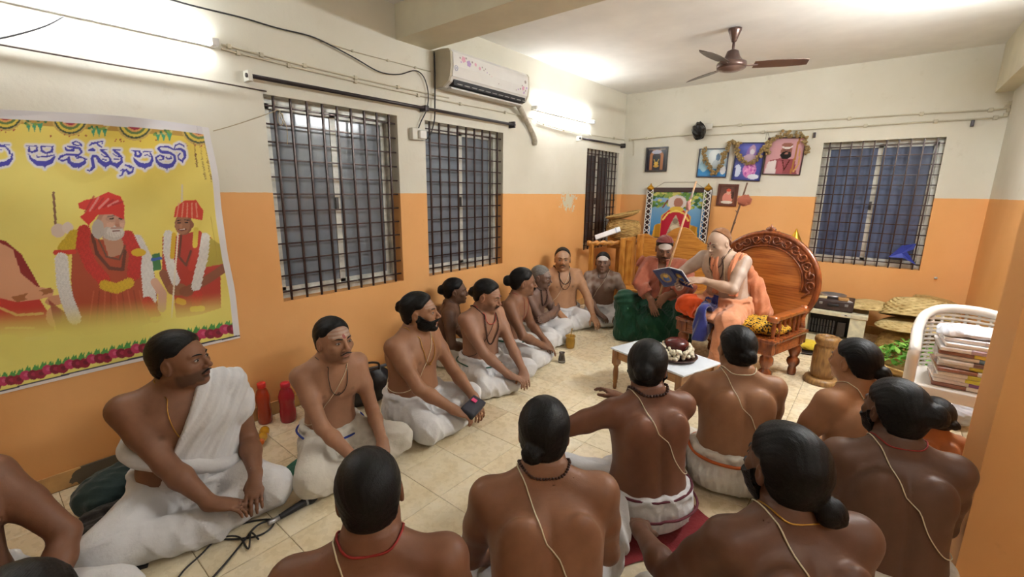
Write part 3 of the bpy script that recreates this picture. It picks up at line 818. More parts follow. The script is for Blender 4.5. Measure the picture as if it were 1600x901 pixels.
for i in range(13):
    x0 = XL+.012+i*.3023
    if x0 < XR-.02: MB().box(x0+.0015, min(x0+.3008, XR-.002), YB-.013, YB-.002, .002, .09).build('skirting_tile', SK, sk)
# floor: every tile in view is a piece of its own
def tile_mat():
    m = bpy.data.materials.new('floor_tile'); m.use_nodes = True; n = NT(m)
    oi = n.add('ShaderNodeObjectInfo'); tc = n.add('ShaderNodeNewGeometry'); ad = n.add('ShaderNodeVectorMath', operation='MULTIPLY_ADD')
    n.link(tc.outputs['Position'], ad.inputs[0]); ad.inputs[1].default_value = (1, 1, 1); n.link(oi.outputs['Random'], ad.inputs[2])
    a = n.noise(ad.outputs[0], 7., 5, .6); b = n.noise(ad.outputs[0], 26, 4)
    c = n.ramp(a, [(.25, lin('d9c59d')), (.48, lin('e6d7b6')), (.75, lin('ece0c6'))])
    c = n.mix(n.ramp(b, [(.60, (0, 0, 0)), (.82, (.22, .22, .22))]), c, lin('b08d5c'))
    k = n.ramp(oi.outputs['Random'], [(0., (.90, .88, .85)), (.55, (1, 1, 1)), (.93, (1.0, .98, .96)), (1., (.84, .77, .70))])
    n.link(n.mix(1., c, k, 'MULTIPLY'), n.bsdf.inputs['Base Color'])
    n.link(n.ramp(b, [(.3, (.22, .22, .22)), (.8, (.38, .38, .38))]), n.bsdf.inputs['Roughness']); n.bump(b, .04, .002)
    MAT['floor_tile'] = m; return m
FT = tile_mat(); TS, TX, TY = .3023, -1.5256, 1.3078
flo = MB().box(XL-.2, XN+.1, YN-.1, YB+.2, -.12, -.0035).build('floor', pm('grout', '8a7450', .9, var=.3, vs=20), kind='structure')
def tile_mesh(mb, x0, x1, y0, y1):
    g, c = .0013, .0022; x0 += g; x1 -= g; y0 += g; y1 -= g; z = -.0035
    V = [(x0, y0, z), (x1, y0, z), (x1, y1, z), (x0, y1, z)]+[(x0, y0, -c*.6), (x1, y0, -c*.6), (x1, y1, -c*.6), (x0, y1, -c*.6)]+[(x0+c, y0+c, 0), (x1-c, y0+c, 0), (x1-c, y1-c, 0), (x0+c, y1-c, 0)]
    return mb.add(V, [(0, 1, 5, 4), (1, 2, 6, 5), (2, 3, 7, 6), (3, 0, 4, 7), (4, 5, 9, 8), (5, 6, 10, 9), (6, 7, 11, 10), (7, 4, 8, 11), (8, 9, 10, 11)])
full = None; rest = MB(); ntile = 0
for j in range(-11, 17):
    for i in range(-6, 12):
        x0, y0 = TX+i*TS, TY+j*TS; xa, xb = max(x0, XL+.013), min(x0+TS, XR if y0 > PY0 else XN); ya, yb = max(y0, YN), min(y0+TS, YB-.013)
        if xb-xa < .01 or yb-ya < .01: continue
        d = np.array([(xa+xb)/2, (ya+yb)/2, -EYE]); zf = d@CF
        ok = zf > .2 and -60 < 800+FPX*(d@CR)/zf < 1660 and 250 < 450.5-FPX*(d@CU)/zf < 1000
        if not ok: tile_mesh(rest, xa, xb, ya, yb); continue
        cut = abs(xb-xa-TS) > 1e-4 or abs(yb-ya-TS) > 1e-4
        if cut: tile_mesh(MB(), 0, xb-xa, 0, yb-ya).build('tile', FT, flo, loc=(xa, ya, 0)); continue
        if full is None: full = tile_mesh(MB(), 0, TS, 0, TS).build('tile', FT, flo, loc=(xa, ya, 0))
        else: copy_obj(full, flo, location=(xa, ya, 0))
rest.build('tiles_around', FT, flo, kind='stuff')
# ---------------------------------------------------------------- windows: sliding sashes behind welded grilles
ALU = pm('window_frame_paint', 'c6c6be', .45, .2, var=.25, vs=14, bump=.1)
ALUD = pm('window_dark_frame', '3a3634', .4, .3)
def glass_mat(name, a, b, rough, curtain=0):
    m = bpy.data.materials.new(name); m.use_nodes = True; n = NT(m); v = n.coord((1, 1, .25) if curtain else (1, 1, 1))
    n.link(n.ramp(n.noise(v, 5 if not curtain else 11, 3), [(.3, lin(a)), (.7, lin(b))]), n.bsdf.inputs['Base Color'])
    n.bsdf.inputs['Roughness'].default_value = rough; n.bsdf.inputs['Coat Weight'].default_value = .5; n.bsdf.inputs['Coat Roughness'].default_value = .12
    MAT[name] = m; return m
GL = glass_mat('frosted_glass', '606872', '737b86', .5); GB = glass_mat('blue_curtained_glass', '444e6c', '566688', .5, 1); GD = glass_mat('dark_glass', '302d33', '3d3a42', .4)
BAR = pm('grille_paint', '3a2723', .32, .25, var=.3, vs=30, bump=.2, bs=120)
def window(name, M, u0, u1, z0, z1, nv, nh, glass, lab, vstile=True, gd=.02):
    """M maps (u, depth outwards, z) to the room"""
    root = empty(name, (0, 0, 0)); root['kind'] = 'structure'; root['label'] = lab; root.matrix_world = M
    w = .035
    fr = MB()
    for a, b, c, d in ((u0, u1, z0, z0+w*1.5), (u0, u1, z1-w, z1), (u0, u0+w, z0+w, z1-w), (u1-w, u1, z0+w, z1-w)): fr.box(a, b, .10, .17, c, d)
    fr.build('frame', ALU, root)
    um = (u0+u1)/2
    for k, (a, b, dp) in enumerate(((u0+w*.8, um+.03, .118), (um-.03, u1-w*.8, .142))):
        sb = MB(); t = .042
        for p_ in ((a, b, z0+w, z0+w+t), (a, b, z1-w-t*.8, z1-w*.6), (a, a+t, z0+w, z1-w), (b-t, b, z0+w, z1-w)): sb.box(p_[0], p_[1], dp-.01, dp+.01, p_[2], p_[3])
        so = sb.build('sash', ALU, root)
        MB().box(a+t*.5, b-t*.5, dp-.003, dp+.003, z0+w, z1-w).build('pane', glass, so)
    lk = MB().box(um-.012, um+.012, .098, .108, (z0+z1)/2-.06, (z0+z1)/2+.03, bev=.003).build('latch', ALUD, root)
    b = .0065; first = None
    for i in range(nv):
        u = u0+(u1-u0)*(i+.6)/(nv+.2)
        if first is None: first = MB().box(-b, b, -b, b, z0-.004, z1+.004, bev=.002).build('grille_bar', BAR, root, loc=(u, gd, 0))
        else: copy_obj(first, root, location=(u, gd, 0))
    first = None
    for i in range(nh):
        z = z0+(z1-z0)*(i+.55)/(nh+.1)
        if first is None: first = MB().box(u0-.004, u1+.004, -b*.8, b*.8, -b*.8, b*.8, bev=.0015).build('grille_crossbar', BAR, root, loc=(0, gd+.013, z))
        else: copy_obj(first, root, location=(0, gd+.013, z))
    return root
ML = Matrix(((0, -1, 0, XL), (1, 0, 0, 0), (0, 0, 1, 0), (0, 0, 0, 1))); MBk = Matrix(((1, 0, 0, 0), (0, 1, 0, YB), (0, 0, 1, 0), (0, 0, 0, 1)))
window('window_1', ML, *WL[0], 9, 12, GL, 'grilled sliding window with grey glass beside the yellow banner')
window('window_2', ML, *WL[1], 9, 12, GL, 'grilled sliding window with grey glass under the air conditioner')
window('window_3', ML, *WL[2], 9, 13, GD, 'dark grilled window behind the stacked baskets in the corner')
window('window_4', MBk, *WB[0], 10, 13, GB, 'grilled window with blue panes in the back wall')
# ---------------------------------------------------------------- tube lights
def emit(name, col, st):
    m = bpy.data.materials.new(name); m.use_nodes = True; n = NT(m)
    n.bsdf.inputs['Emission Color'].default_value = (*col, 1); n.bsdf.inputs['Emission Strength'].default_value = st; n.bsdf.inputs['Base Color'].default_value = (.9, .9, .9, 1)
    MAT[name] = m; return m
TUBE = emit('tube_glow', (.95, .975, 1.), TUBE_POWER*.38); TUBE3 = emit('tube_glow_added', (.98, .97, .95), TUBE_POWER*.65); TUBE2 = emit('tube_glow_bright', (.95, .975, 1.), TUBE_POWER*3.0)
WP = pm('white_plastic', 'e4e3df', .4, var=.04); BP = pm('black_plastic', '15151a', .42, var=.2)
def tube_light(M, L, lab, mat=None):
    r = empty('tube_light', (0, 0, 0), 0, lab, 'lamp', 'fluorescent tube lights'); r.matrix_world = M    # local: along x, wall behind at y=0, room towards -y
    MB().box(-L/2, L/2, -.028, -.003, -.018, .018, bev=.004).build('batten', WP, r)
    MB().lathe([(.0135, -L/2+.03), (.0135, L/2-.03)], 14, Mx((0, -.052, 0), ry=90)).build('tube', mat or TUBE, r)
    for s in (-1, 1): MB().box(s*(L/2-.017)-.017, s*(L/2-.017)+.017, -.07, -.026, -.02, .02, bev=.004).build('end_cap', WP, r)
    return r
ll = Mx((XL, .43, 2.285), rz=90)
tube_light(Mx((XL, .42, 2.285), rz=90), 1.27, 'long lit tube light on the left wall above the yellow banner')
tube_light(Mx((XL, 4.62, 2.365), rz=90), 1.25, 'lit tube light on the left wall beyond the air conditioner')
tube_light(Mx((.63, 3.81, 2.52), rz=-90), 1.25, 'lit tube light on the beam along the right wall', TUBE2)
tube_light(Mx((XN, .6, 2.3), rz=-90), 1.25, 'added unseen tube light on the wall beside the pillar', TUBE3)  # added lamp out of view, brightens the near bay
# ---------------------------------------------------------------- flat prints: vertex-coloured sheets painted with simple shapes
class Paint:
    """colours for points (u,v); shapes are laid one over another"""
    def __init__(s, u, v, base): s.u, s.v = u, v; s.c = np.tile(lin(base), (len(u), 1)).astype(float)
    def put(s, m, c, a=1.):
        c = np.array(lin(c)) if isinstance(c, str) else np.asarray(c); m = np.clip(m.astype(float)*a, 0, 1)
        s.c += (c-s.c)*m[:, None]
    def ell(s, x, y, rx, ry, c, a=1., rot_=0.):
        t = math.radians(rot_); dx, dy = s.u-x, s.v-y; q = np.hypot((dx*math.cos(t)+dy*math.sin(t))/rx, (-dx*math.sin(t)+dy*math.cos(t))/ry)
        s.put(q < 1, c, a)
    def poly(s, pts, c, a=1.):
        ins = np.zeros(len(s.u), bool); n = len(pts)
        for i in range(n):
            (x0, y0), (x1, y1) = pts[i], pts[(i+1) % n]
            cr = (y0 > s.v) != (y1 > s.v)
            ins ^= cr & (s.u < (x1-x0)*(s.v-y0)/((y1-y0) if y1 != y0 else 1e-9)+x0)
        s.put(ins, c, a)
    def dist(s, pts):
        d = np.full(len(s.u), 1e9); p = [(*q, 0) if len(q) == 2 else q for q in pts]
        if len(p) == 1: p = p*2
        for (x0, y0, w0), (x1, y1, w1) in zip(p, p[1:]):
            L = (x1-x0)**2+(y1-y0)**2+1e-9; t = np.clip(((s.u-x0)*(x1-x0)+(s.v-y0)*(y1-y0))/L, 0, 1)
            d = np.minimum(d, np.hypot(s.u-x0-t*(x1-x0), s.v-y0-t*(y1-y0))-(w0+(w1-w0)*t)/2)
        return d
    def line(s, pts, w, c, a=1.): s.put(s.dist([(x, y, w) for x, y in pts]) < 0, c, a)
    def grad(s, c0, c1, t): 
        c0, c1 = np.array(lin(c0)), np.array(lin(c1)); s.c = c0+(c1-c0)*np.clip(t, 0, 1)[:, None]
    def petals(s, pts, w, c, seed=1, lo=.75):
        d = s.dist([(x, y, w) for x, y in pts]); rs = np.random.RandomState(seed)
        t = .5+.5*np.sin(s.u*.9+2*np.sin(s.v*.6))*np.sin(s.v*.8+2*np.sin(s.u*.5)); s.put(d < 1.5*np.sin(s.u*.8+s.v*.5), c)
        s.put(d < 0, '3a2018', .28*0); m = (d < 0); s.c[m] *= (lo+(1-lo)*t[m])[:, None]
def sheet(name, us, vs, pos, col, mat, parent=None):
    """grid of points pos(u,v) with vertex colours col(u,v)"""
    U, V = np.meshgrid(us, vs, indexing='ij'); u, v = U.ravel(), V.ravel(); P = pos(u, v); n, m = len(us), len(vs)
    I = np.arange(n*m).reshape(n, m); Q = np.stack([I[:-1, :-1], I[1:, :-1], I[1:, 1:], I[:-1, 1:]], -1).reshape(-1, 4)
    return quad_obj(name, P, Q, mat, parent, None, col(u, v))
# ---------------------------------------------------------------- banner on the left wall
def banner():
    y0, y1, z0, z1 = -1.05, 1.005, .585, 1.835
    def pos(y, z):
        t = (y-y0)/(y1-y0); zz = (z-z0)/(z1-z0)
        k = sstep(.25, .0, 1-t)
        yy = y-.028*(zz)*k*1.0+.006*np.sin(z*9)*(t > .97); bl = -.045*(1-t)*(1-zz)*.8; tp_ = .015*np.sin(t*9.4)*sstep(.9, 1, zz)
        d = .006+.004*np.sin(y*7+z*5)+.0035*np.sin((z*1.2-y)*16)*sstep(.5, .9, t)+.003*np.sin(z*13+2*np.sin(y*4))
        return np.stack([XL+.003+np.maximum(d, .002), yy, z+bl+tp_], 1)
    def col(y, z):
        P = pos(y, z); d = P-np.array([0, 0, EYE]); f = d@CF; f = np.where(np.abs(f) < .3, .3, f)
        px, py = 800+FPX*(d@CR)/f, 450.5-FPX*(d@CU)/f
        vis = f > .35
        px = np.where(vis, px, -500-y*40); X, Y = px*2.2525, (py-250)*2.2525
        a = Paint(X, Y, 'd8c84a'); n1 = np.sin(X*.006+1.)+np.sin(Y*.011+.5*np.sin(X*.01))
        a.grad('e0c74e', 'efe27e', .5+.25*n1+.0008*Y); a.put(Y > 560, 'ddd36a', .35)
        # ---- seated figure at the left edge
        a.ell(-105, 210, 78, 92, '8e2420'); a.poly([(-260, 330), (-180, 275), (-60, 265), (20, 285), (75, 330), (140, 445), (100, 470), (-330, 470)], '8e2420'); a.ell(-100, 215, 50, 62, 'd9a07c'); a.poly([(-200, 330), (-130, 295), (-60, 300), (0, 290), (45, 315), (75, 400), (130, 445), (190, 455), (185, 480), (60, 505), (-230, 480)], 'd9a07c'); a.line([(-120, 208), (-108, 207)], 6, '3a2a24'); a.line([(-90, 207), (-78, 208)], 6, '3a2a24'); a.line([(-112, 245), (-88, 245)], 5, '8a4a42')
        a.poly([(-330, 560), (-260, 490), (-60, 470), (60, 500), (140, 490), (175, 545), (195, 600), (60, 635), (-260, 640)], 'c23a30'); a.line([(0, 520), (60, 545), (150, 540)], 9, 'd9b46a'); a.line([(20, 590), (120, 590)], 7, 'd9b46a')
        a.poly([(38, 482), (180, 448), (188, 465), (60, 500)], 'a5673a'); a.ell(120, 475, 32, 14, 'd9a07c', 1, -15); a.ell(195, 493, 36, 18, 'd09672', 1, -10); a.ell(190, 550, 28, 35, 'd9a07c')
        a.poly([(190, 590), (230, 560), (258, 575), (245, 615), (210, 600)], 'd8c22e'); a.ell(20, 635, 55, 22, 'd9c850'); a.line([(95, 630), (160, 625)], 16, 'e6e2da')
        a.poly([(170, 490), (260, 560), (290, 620), (200, 600)], '8e2420', .8)
        # ---- standing figure with red turban and garlands
        a.line([(188, 115), (196, 228)], 9, '8a6448'); a.ell(205, 248, 26, 24, 'dcc9bd'); a.ell(238, 238, 20, 20, 'e2d3c8')
        a.poly([(300, 235), (350, 280), (440, 275), (500, 300), (545, 400), (560, 560), (480, 590), (300, 615), (262, 590), (250, 420), (255, 300)], 'a84a2c')
        for i in range(9): a.line([(330+20*i, 460), (310+27*i, 600)], 5, '8c3a22' if i % 2 else 'c06040', .8)
        a.petals([(228, 315), (262, 270)], 52, 'd9b92e', 2); a.line([(195, 325), (262, 322)], 16, 'c8392c')
        a.petals([(216, 350), (222, 430), (236, 490), (262, 555)], 48, 'e9e6e2', 3); a.petals([(482, 285), (515, 350), (522, 420), (528, 490)], 46, 'e9e6e2', 4)
        a.line([(545, 430), (572, 470), (570, 520)], 30, 'd0a58e'); a.petals([(520, 500), (548, 552)], 40, 'c8392c', 5); a.line([(535, 560), (565, 555)], 14, 'd9b92e')
        a.poly([(360, 270), (440, 260), (430, 330), (385, 345)], 'b98c72'); a.petals([(296, 250), (290, 300), (320, 370), (365, 420)], 46, 'cf352c', 6, .65); a.petals([(450, 270), (478, 330), (470, 400)], 46, 'cf352c', 7, .65)
        a.petals([(368, 440), (410, 452), (455, 432)], 36, 'dcb62c', 8); a.ell(488, 325, 26, 14, 'dcb62c'); a.line([(325, 265), (342, 330), (385, 380), (432, 385), (440, 320)], 12, '5a3024', .9); a.line([(345, 275), (375, 340), (420, 350), (440, 300)], 6, '6e4a38')
        a.ell(388, 222, 50, 48, 'c0917a'); a.ell(398, 220, 42, 44, 'd2a68f'); a.ell(404, 206, 34, 12, 'c49a86'); a.ell(398, 256, 40, 27, 'c4bcb6'); a.ell(345, 243, 22, 34, 'beb6b0'); a.ell(405, 252, 30, 20, 'd8d2cc'); [a.line([(352+8*i, 250+4*(i % 3)), (360+7*i, 274+3*(i % 2))], 2, 'aaa29c', .6) for i in range(10)]; a.line([(380, 199), (402, 195)], 5, '8a7a72'); a.line([(416, 196), (434, 200)], 5, '8a7a72'); a.line([(387, 207), (399, 205)], 5, '3a2a24'); a.line([(419, 206), (430, 207)], 5, '3a2a24'); a.ell(413, 222, 8, 14, 'c08e78'); a.ell(414, 230, 9, 6, 'b88068'); a.ell(388, 228, 14, 9, 'dcb09a'); a.ell(430, 228, 8, 8, 'dcb09a'); a.line([(392, 240), (426, 238)], 6, 'b9958a'); a.line([(398, 250), (420, 249)], 5, '7a4a42')
        a.poly([(276, 152), (300, 140), (330, 135), (380, 112), (425, 128), (438, 160), (437, 210), (395, 190), (345, 192), (312, 230), (282, 200), (308, 178), (280, 170)], 'd8392f')
        for i in range(7): a.line([(300+16*i, 182-4*i), (330+17*i, 128+3*i)], 7, 'e59a94' if i % 2 else 'b8282c', .8)
        # ---- younger figure at the right
        a.line([(641, 88), (640, 145)], 6, 'd9cfb8'); a.poly([(572, 270), (640, 262), (690, 250), (742, 272), (802, 335), (796, 372), (775, 380), (778, 520), (700, 545), (620, 555), (612, 470), (570, 400)], 'b23a2a')
        a.poly([(735, 270), (780, 300), (803, 362), (725, 376), (720, 300)], 'b9a94a'); a.line([(790, 380), (730, 420), (670, 452)], 30, '8a5238'); a.line([(575, 400), (600, 450)], 30, '8a5238'); a.ell(625, 455, 38, 22, '96603f'); a.ell(655, 462, 25, 18, '8a5238')
        a.petals([(592, 262), (590, 320), (602, 380), (618, 425)], 32, 'ece9e4', 9); a.petals([(722, 272), (716, 340), (700, 400), (690, 445)], 34, 'ece9e4', 10); a.line([(612, 262), (606, 340)], 16, 'd8b22e'); a.line([(700, 258), (690, 320), (672, 380)], 20, 'c4402e'); a.line([(690, 245), (686, 300)], 18, 'd8c24a')
        a.line([(638, 265), (630, 340), (655, 370), (672, 320)], 8, '6a3a2a'); a.petals([(695, 475), (690, 510)], 34, 'c8352c', 12); a.line([(678, 524), (712, 522)], 20, 'd9b92e'); a.line([(628, 495), (645, 500)], 22, 'd9a52e')
        a.poly([(534, 332), (562, 326), (568, 385), (540, 390)], '3f7a48'); a.line([(536, 350), (566, 345)], 10, '3a62b8'); a.line([(627, 255), (604, 555)], 6, 'e2d8c4')
        a.ell(646, 226, 31, 38, '8a5840'); a.ell(642, 228, 26, 33, 'a06c50'); a.ell(676, 228, 6, 11, '8a5840'); a.line([(626, 221), (635, 220)], 4, '2a1a14'); a.line([(652, 219), (661, 219)], 4, '2a1a14'); a.line([(630, 244), (640, 248), (654, 243)], 5, '6a3428'); a.line([(634, 244), (650, 243)], 3, 'dcd2c8'); a.ell(637, 231, 5, 9, 'b27c5e'); a.line([(621, 214), (636, 211)], 3, '2a1a14'); a.line([(650, 210), (666, 212)], 3, '2a1a14')
        a.poly([(612, 200), (618, 165), (650, 142), (690, 140), (716, 178), (712, 212), (660, 202)], 'd6432f')
        for i in range(5): a.line([(622+18*i, 200), (630+15*i, 152)], 5, 'e5a58a', .7)
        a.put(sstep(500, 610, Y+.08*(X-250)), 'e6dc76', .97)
        # ---- roses along the bottom, floral band along the top
        rs = np.random.RandomState(4); bot = lambda x: 797-.262*x+.000035*x*x
        for i in range(-60, 34):
            x = -40+27*i
            for k in range(2): a.poly([(x-14+12*k, bot(x)-22), (x+2+10*k, bot(x)-46-6*rs.rand()), (x+16, bot(x)-24)], '4d9a48')
        for i in range(-62, 36): x = -40+26*i; a.ell(x, bot(x)-12+5*math.sin(i*2.1), 20, 17, ('7d1a30', '8e1c34', 'b8335e')[i % 3]); a.ell(x+3, bot(x)-14+5*math.sin(i*2.1), 9, 7, ('a52a48', '6e1228', 'cc5a80')[i % 3])
        Xp, Yp = px, py; t = Paint(Xp, Yp, 'ffffff'); t.c = a.c
        top = lambda x: 183.5+.074*x*(x > 0)+.20*np.minimum(x, 0)*0
        t.put((Yp < top(Xp)+8) & (Yp > top(Xp)), 'a87a34', .8)
        for i in range(-9, 5):
            x = 9+101*i*1.0
            for r, c in ((29, 'c9a95a'), (26, '3a4a30'), (23, 'd8c24a'), (19, '5f7a3c'), (15, 'd9a05a'), (12, '9a2440')): t.ell(x, top(x)-8, r, r*.98, c)
            for k in range(9): t.ell(x-34+68*rs.rand(), top(x)+18+5*rs.rand(), 1.2, 1.2, 'a84a30')
            x = 54+101*i
            for k in range(3): t.poly([(x-14+9*k, top(x)+5), (x-5+9*k, top(x)+5), (x-9+9*k, top(x)+19)], '3f9a72')
            for k in range(14): t.ell(x-17+34*rs.rand(), top(x)+1+7*rs.rand(), 2.4, 1.8, ('2f6a38', '7a9a3c', 'c9b96a')[k % 3])
        # ---- headline lettering (strokes: x, y, width in sixths of a pixel)
        c7 = lambda q: [(x/6.005, 180+y/6.005, w/6.005) for x, y, w in q]; c8 = lambda q: [(180+x/6.005, 180+y/6.005, w/6.005) for x, y, w in q]
        S7 = [[(-60, 290, 20), (0, 283, 20), (45, 290, 14), (85, 330, 12), (95, 365, 10)], [(112, 360, 10), (110, 405, 24), (70, 448, 40), (0, 462, 42), (-60, 440, 34)], [(40, 276, 8), (85, 278, 7)], [(-10, 322, 8), (10, 325, 8)],
              [(250, 288, 9), (345, 290, 10)], [(272, 300, 14), (270, 335, 20), (300, 345, 15), (345, 330, 22), (348, 300, 14)], [(385, 290, 10), (500, 292, 8)], [(388, 305, 20), (392, 335, 22), (432, 355, 13), (488, 340, 20), (492, 305, 18)], [(345, 380, 10), (348, 392, 9), (440, 386, 13), (510, 372, 9)],
              [(268, 364, 9), (290, 408, 22), (345, 448, 42), (420, 456, 48), (480, 435, 38), (512, 388, 14)], [(420, 475, 20), (420, 498, 3)], [(445, 362, 8), (440, 385, 8)],
              [(768, 272, 7), (735, 284, 8), (692, 276, 14), (682, 258, 14), (715, 245, 9), (750, 262, 12), (765, 288, 8)], [(612, 300, 12), (628, 328, 22), (690, 328, 20), (692, 302, 20), (640, 292, 15)], [(690, 300, 16), (745, 308, 22), (766, 345, 20), (740, 368, 14), (680, 372, 14)], [(545, 412, 7), (570, 388, 20), (620, 368, 14), (690, 370, 16), (750, 390, 14), (812, 412, 8)],
              [(545, 412, 7), (590, 428, 16), (628, 412, 12)], [(645, 392, 14), (645, 435, 28), (690, 468, 40), (750, 468, 42), (795, 440, 26), (800, 412, 12)], [(710, 390, 8), (728, 405, 10), (750, 398, 7)], [(738, 475, 20), (738, 498, 3)],
              [(838, 285, 8), (862, 265, 20), (905, 256, 14), (965, 242, 8)], [(905, 258, 12), (930, 285, 16), (952, 298, 10)], [(966, 242, 8), (958, 268, 9)], [(838, 328, 16), (868, 322, 30), (888, 328, 14)], [(822, 515, 9), (845, 522, 12), (878, 480, 30), (865, 410, 26), (872, 380, 20), (910, 388, 26), (935, 430, 34), (990, 465, 42), (1040, 440, 30), (1028, 395, 9)],
              [(940, 325, 10), (1005, 322, 7)], [(948, 330, 12), (985, 355, 26), (1028, 395, 10)], [(952, 368, 7), (975, 385, 10), (1020, 395, 8)], [(960, 410, 9), (1000, 422, 8)], [(1060, 325, 10), (1130, 325, 7)], [(1068, 332, 12), (1105, 358, 26), (1148, 395, 10)], [(1140, 398, 14), (1140, 440, 26), (1100, 470, 42), (1045, 452, 26)], [(1060, 360, 7), (1090, 382, 9), (1140, 392, 8)], [(1070, 410, 8), (1115, 415, 8)], [(990, 480, 16), (990, 500, 3)], [(1102, 480, 16), (1102, 500, 3)]]
        S8 = [[(92, 465, 8), (120, 478, 11), (150, 495, 8)], [(38, 570, 8), (62, 562, 12), (78, 522, 18), (105, 512, 18), (128, 545, 24), (162, 530, 16), (170, 492, 13), (132, 472, 9), (95, 465, 7)], [(52, 520, 12), (75, 505, 12)], [(158, 330, 9), (232, 336, 9)], [(188, 348, 18), (192, 380, 20), (228, 385, 20), (243, 365, 18), (225, 342, 12)], [(262, 342, 10), (338, 338, 7)], [(325, 348, 10), (345, 385, 12), (346, 425, 24), (325, 460, 36), (280, 475, 44), (225, 462, 40), (190, 430, 26), (172, 402, 9)], [(275, 378, 7), (300, 370, 8), (330, 388, 8)], [(280, 490, 16), (280, 510, 3)],
              [(402, 312, 16), (425, 294, 14), (500, 298, 16), (552, 322, 12)], [(402, 312, 16), (432, 342, 26), (510, 350, 22), (556, 378, 18), (560, 430, 24), (530, 470, 36), (480, 480, 40), (425, 465, 34), (390, 430, 22), (385, 395, 14), (420, 374, 14), (452, 388, 18), (452, 412, 12), (415, 420, 8)], [(478, 395, 12), (492, 410, 12), (526, 404, 13), (522, 385, 10)], [(550, 322, 10), (566, 282, 10), (602, 266, 12), (642, 285, 9), (648, 300, 6)], [(560, 322, 12), (610, 315, 20), (648, 340, 26), (655, 390, 22), (630, 428, 18), (596, 412, 13), (590, 378, 10), (612, 356, 8)], [(632, 430, 14), (634, 448, 3)], [(485, 490, 16), (487, 516, 3)]]
        dd = np.full(len(Xp), 99.)
        for q in S7: dd = np.minimum(dd, t.dist(c7(q)))
        for q in S8: dd = np.minimum(dd, t.dist(c8(q)))
        t.put(sstep(5.2, 2.0, dd), 'e9e8ef'); t.put(dd < .2, '3b3aa8'); t.put((dd < -.9), '4a48bb', .6)
        # ---- three columns of small brown writing
        for k, (xa, ya, xb, yb) in enumerate(((303, 222, 308, 262), (312, 222, 321, 282), (320, 225, 331, 286))):
            for i in range(24):
                f_ = i/24; x, yq = xa+(xb-xa)*f_, ya+(yb-ya)*f_
                t.ell(x+1.6*(rs.rand()-.5), yq, 1.1+1.3*rs.rand()*(f_ > .45), .75, '6a3414' if f_ > .4 else '9a7a2a', .9)
        # ---- white margins
        t.put((Yp < top(Xp)) | (z > z1-.04), 'd9d7dc'); t.put((y > y1-.034), 'e4e2e4'); t.put(Y > bot(X)+16, 'e4e0de'); t.put((Y > bot(X)+14) & (Y < bot(X)+19), '3a3a48')
        t.c[~vis] = np.array(lin('d3bd45')); t.put(~vis & ((z > z1-.04) | (z < z0+.035) | (y < y0+.035)), 'e4e2e4')
        return t.c
    us = np.concatenate([np.linspace(y0, -.16, 90)[:-1], np.arange(-.16, y1+.0001, .0030)]); vs = np.linspace(z0, z1, 390)
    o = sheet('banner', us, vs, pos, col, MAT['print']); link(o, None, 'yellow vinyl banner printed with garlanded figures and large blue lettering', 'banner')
banner()
ROPE = cloth('jute_rope', 'b7a98c', .9, .8, 300)
def wall_path(pts, d=.01, x=XL): return [tuple(onx(a, b, x)+np.array([d, 0, 0])) for a, b in pts]
def smooth_path(P, n=6):
    P = [np.array(p) for p in P]; out = []
    for i in range(len(P)-1):
        a, b, c, d = P[max(i-1, 0)], P[i], P[i+1], P[min(i+2, len(P)-1)]
        for k in range(n):
            t = k/n; out.append(.5*((2*b)+(c-a)*t+(2*a-5*b+4*c-d)*t*t+(3*b-a-3*c+d)*t**3))
    return out+[P[-1]]
MB().tube(smooth_path(wall_path([(331, 205), (360, 197), (400, 184), (432, 172)], .022)), .0028, 6).tube(smooth_path(wall_path([(432, 172), (440, 182), (438, 196), (432, 190), (433, 176), (437, 186), (444, 196)], .02)), .0025, 6).tube(smooth_path(wall_path([(436, 176), (446, 200), (447, 226)], .018)), .0022, 6).build('rope', ROPE, label='jute rope tying the banner corner to the window grille', cat='rope')
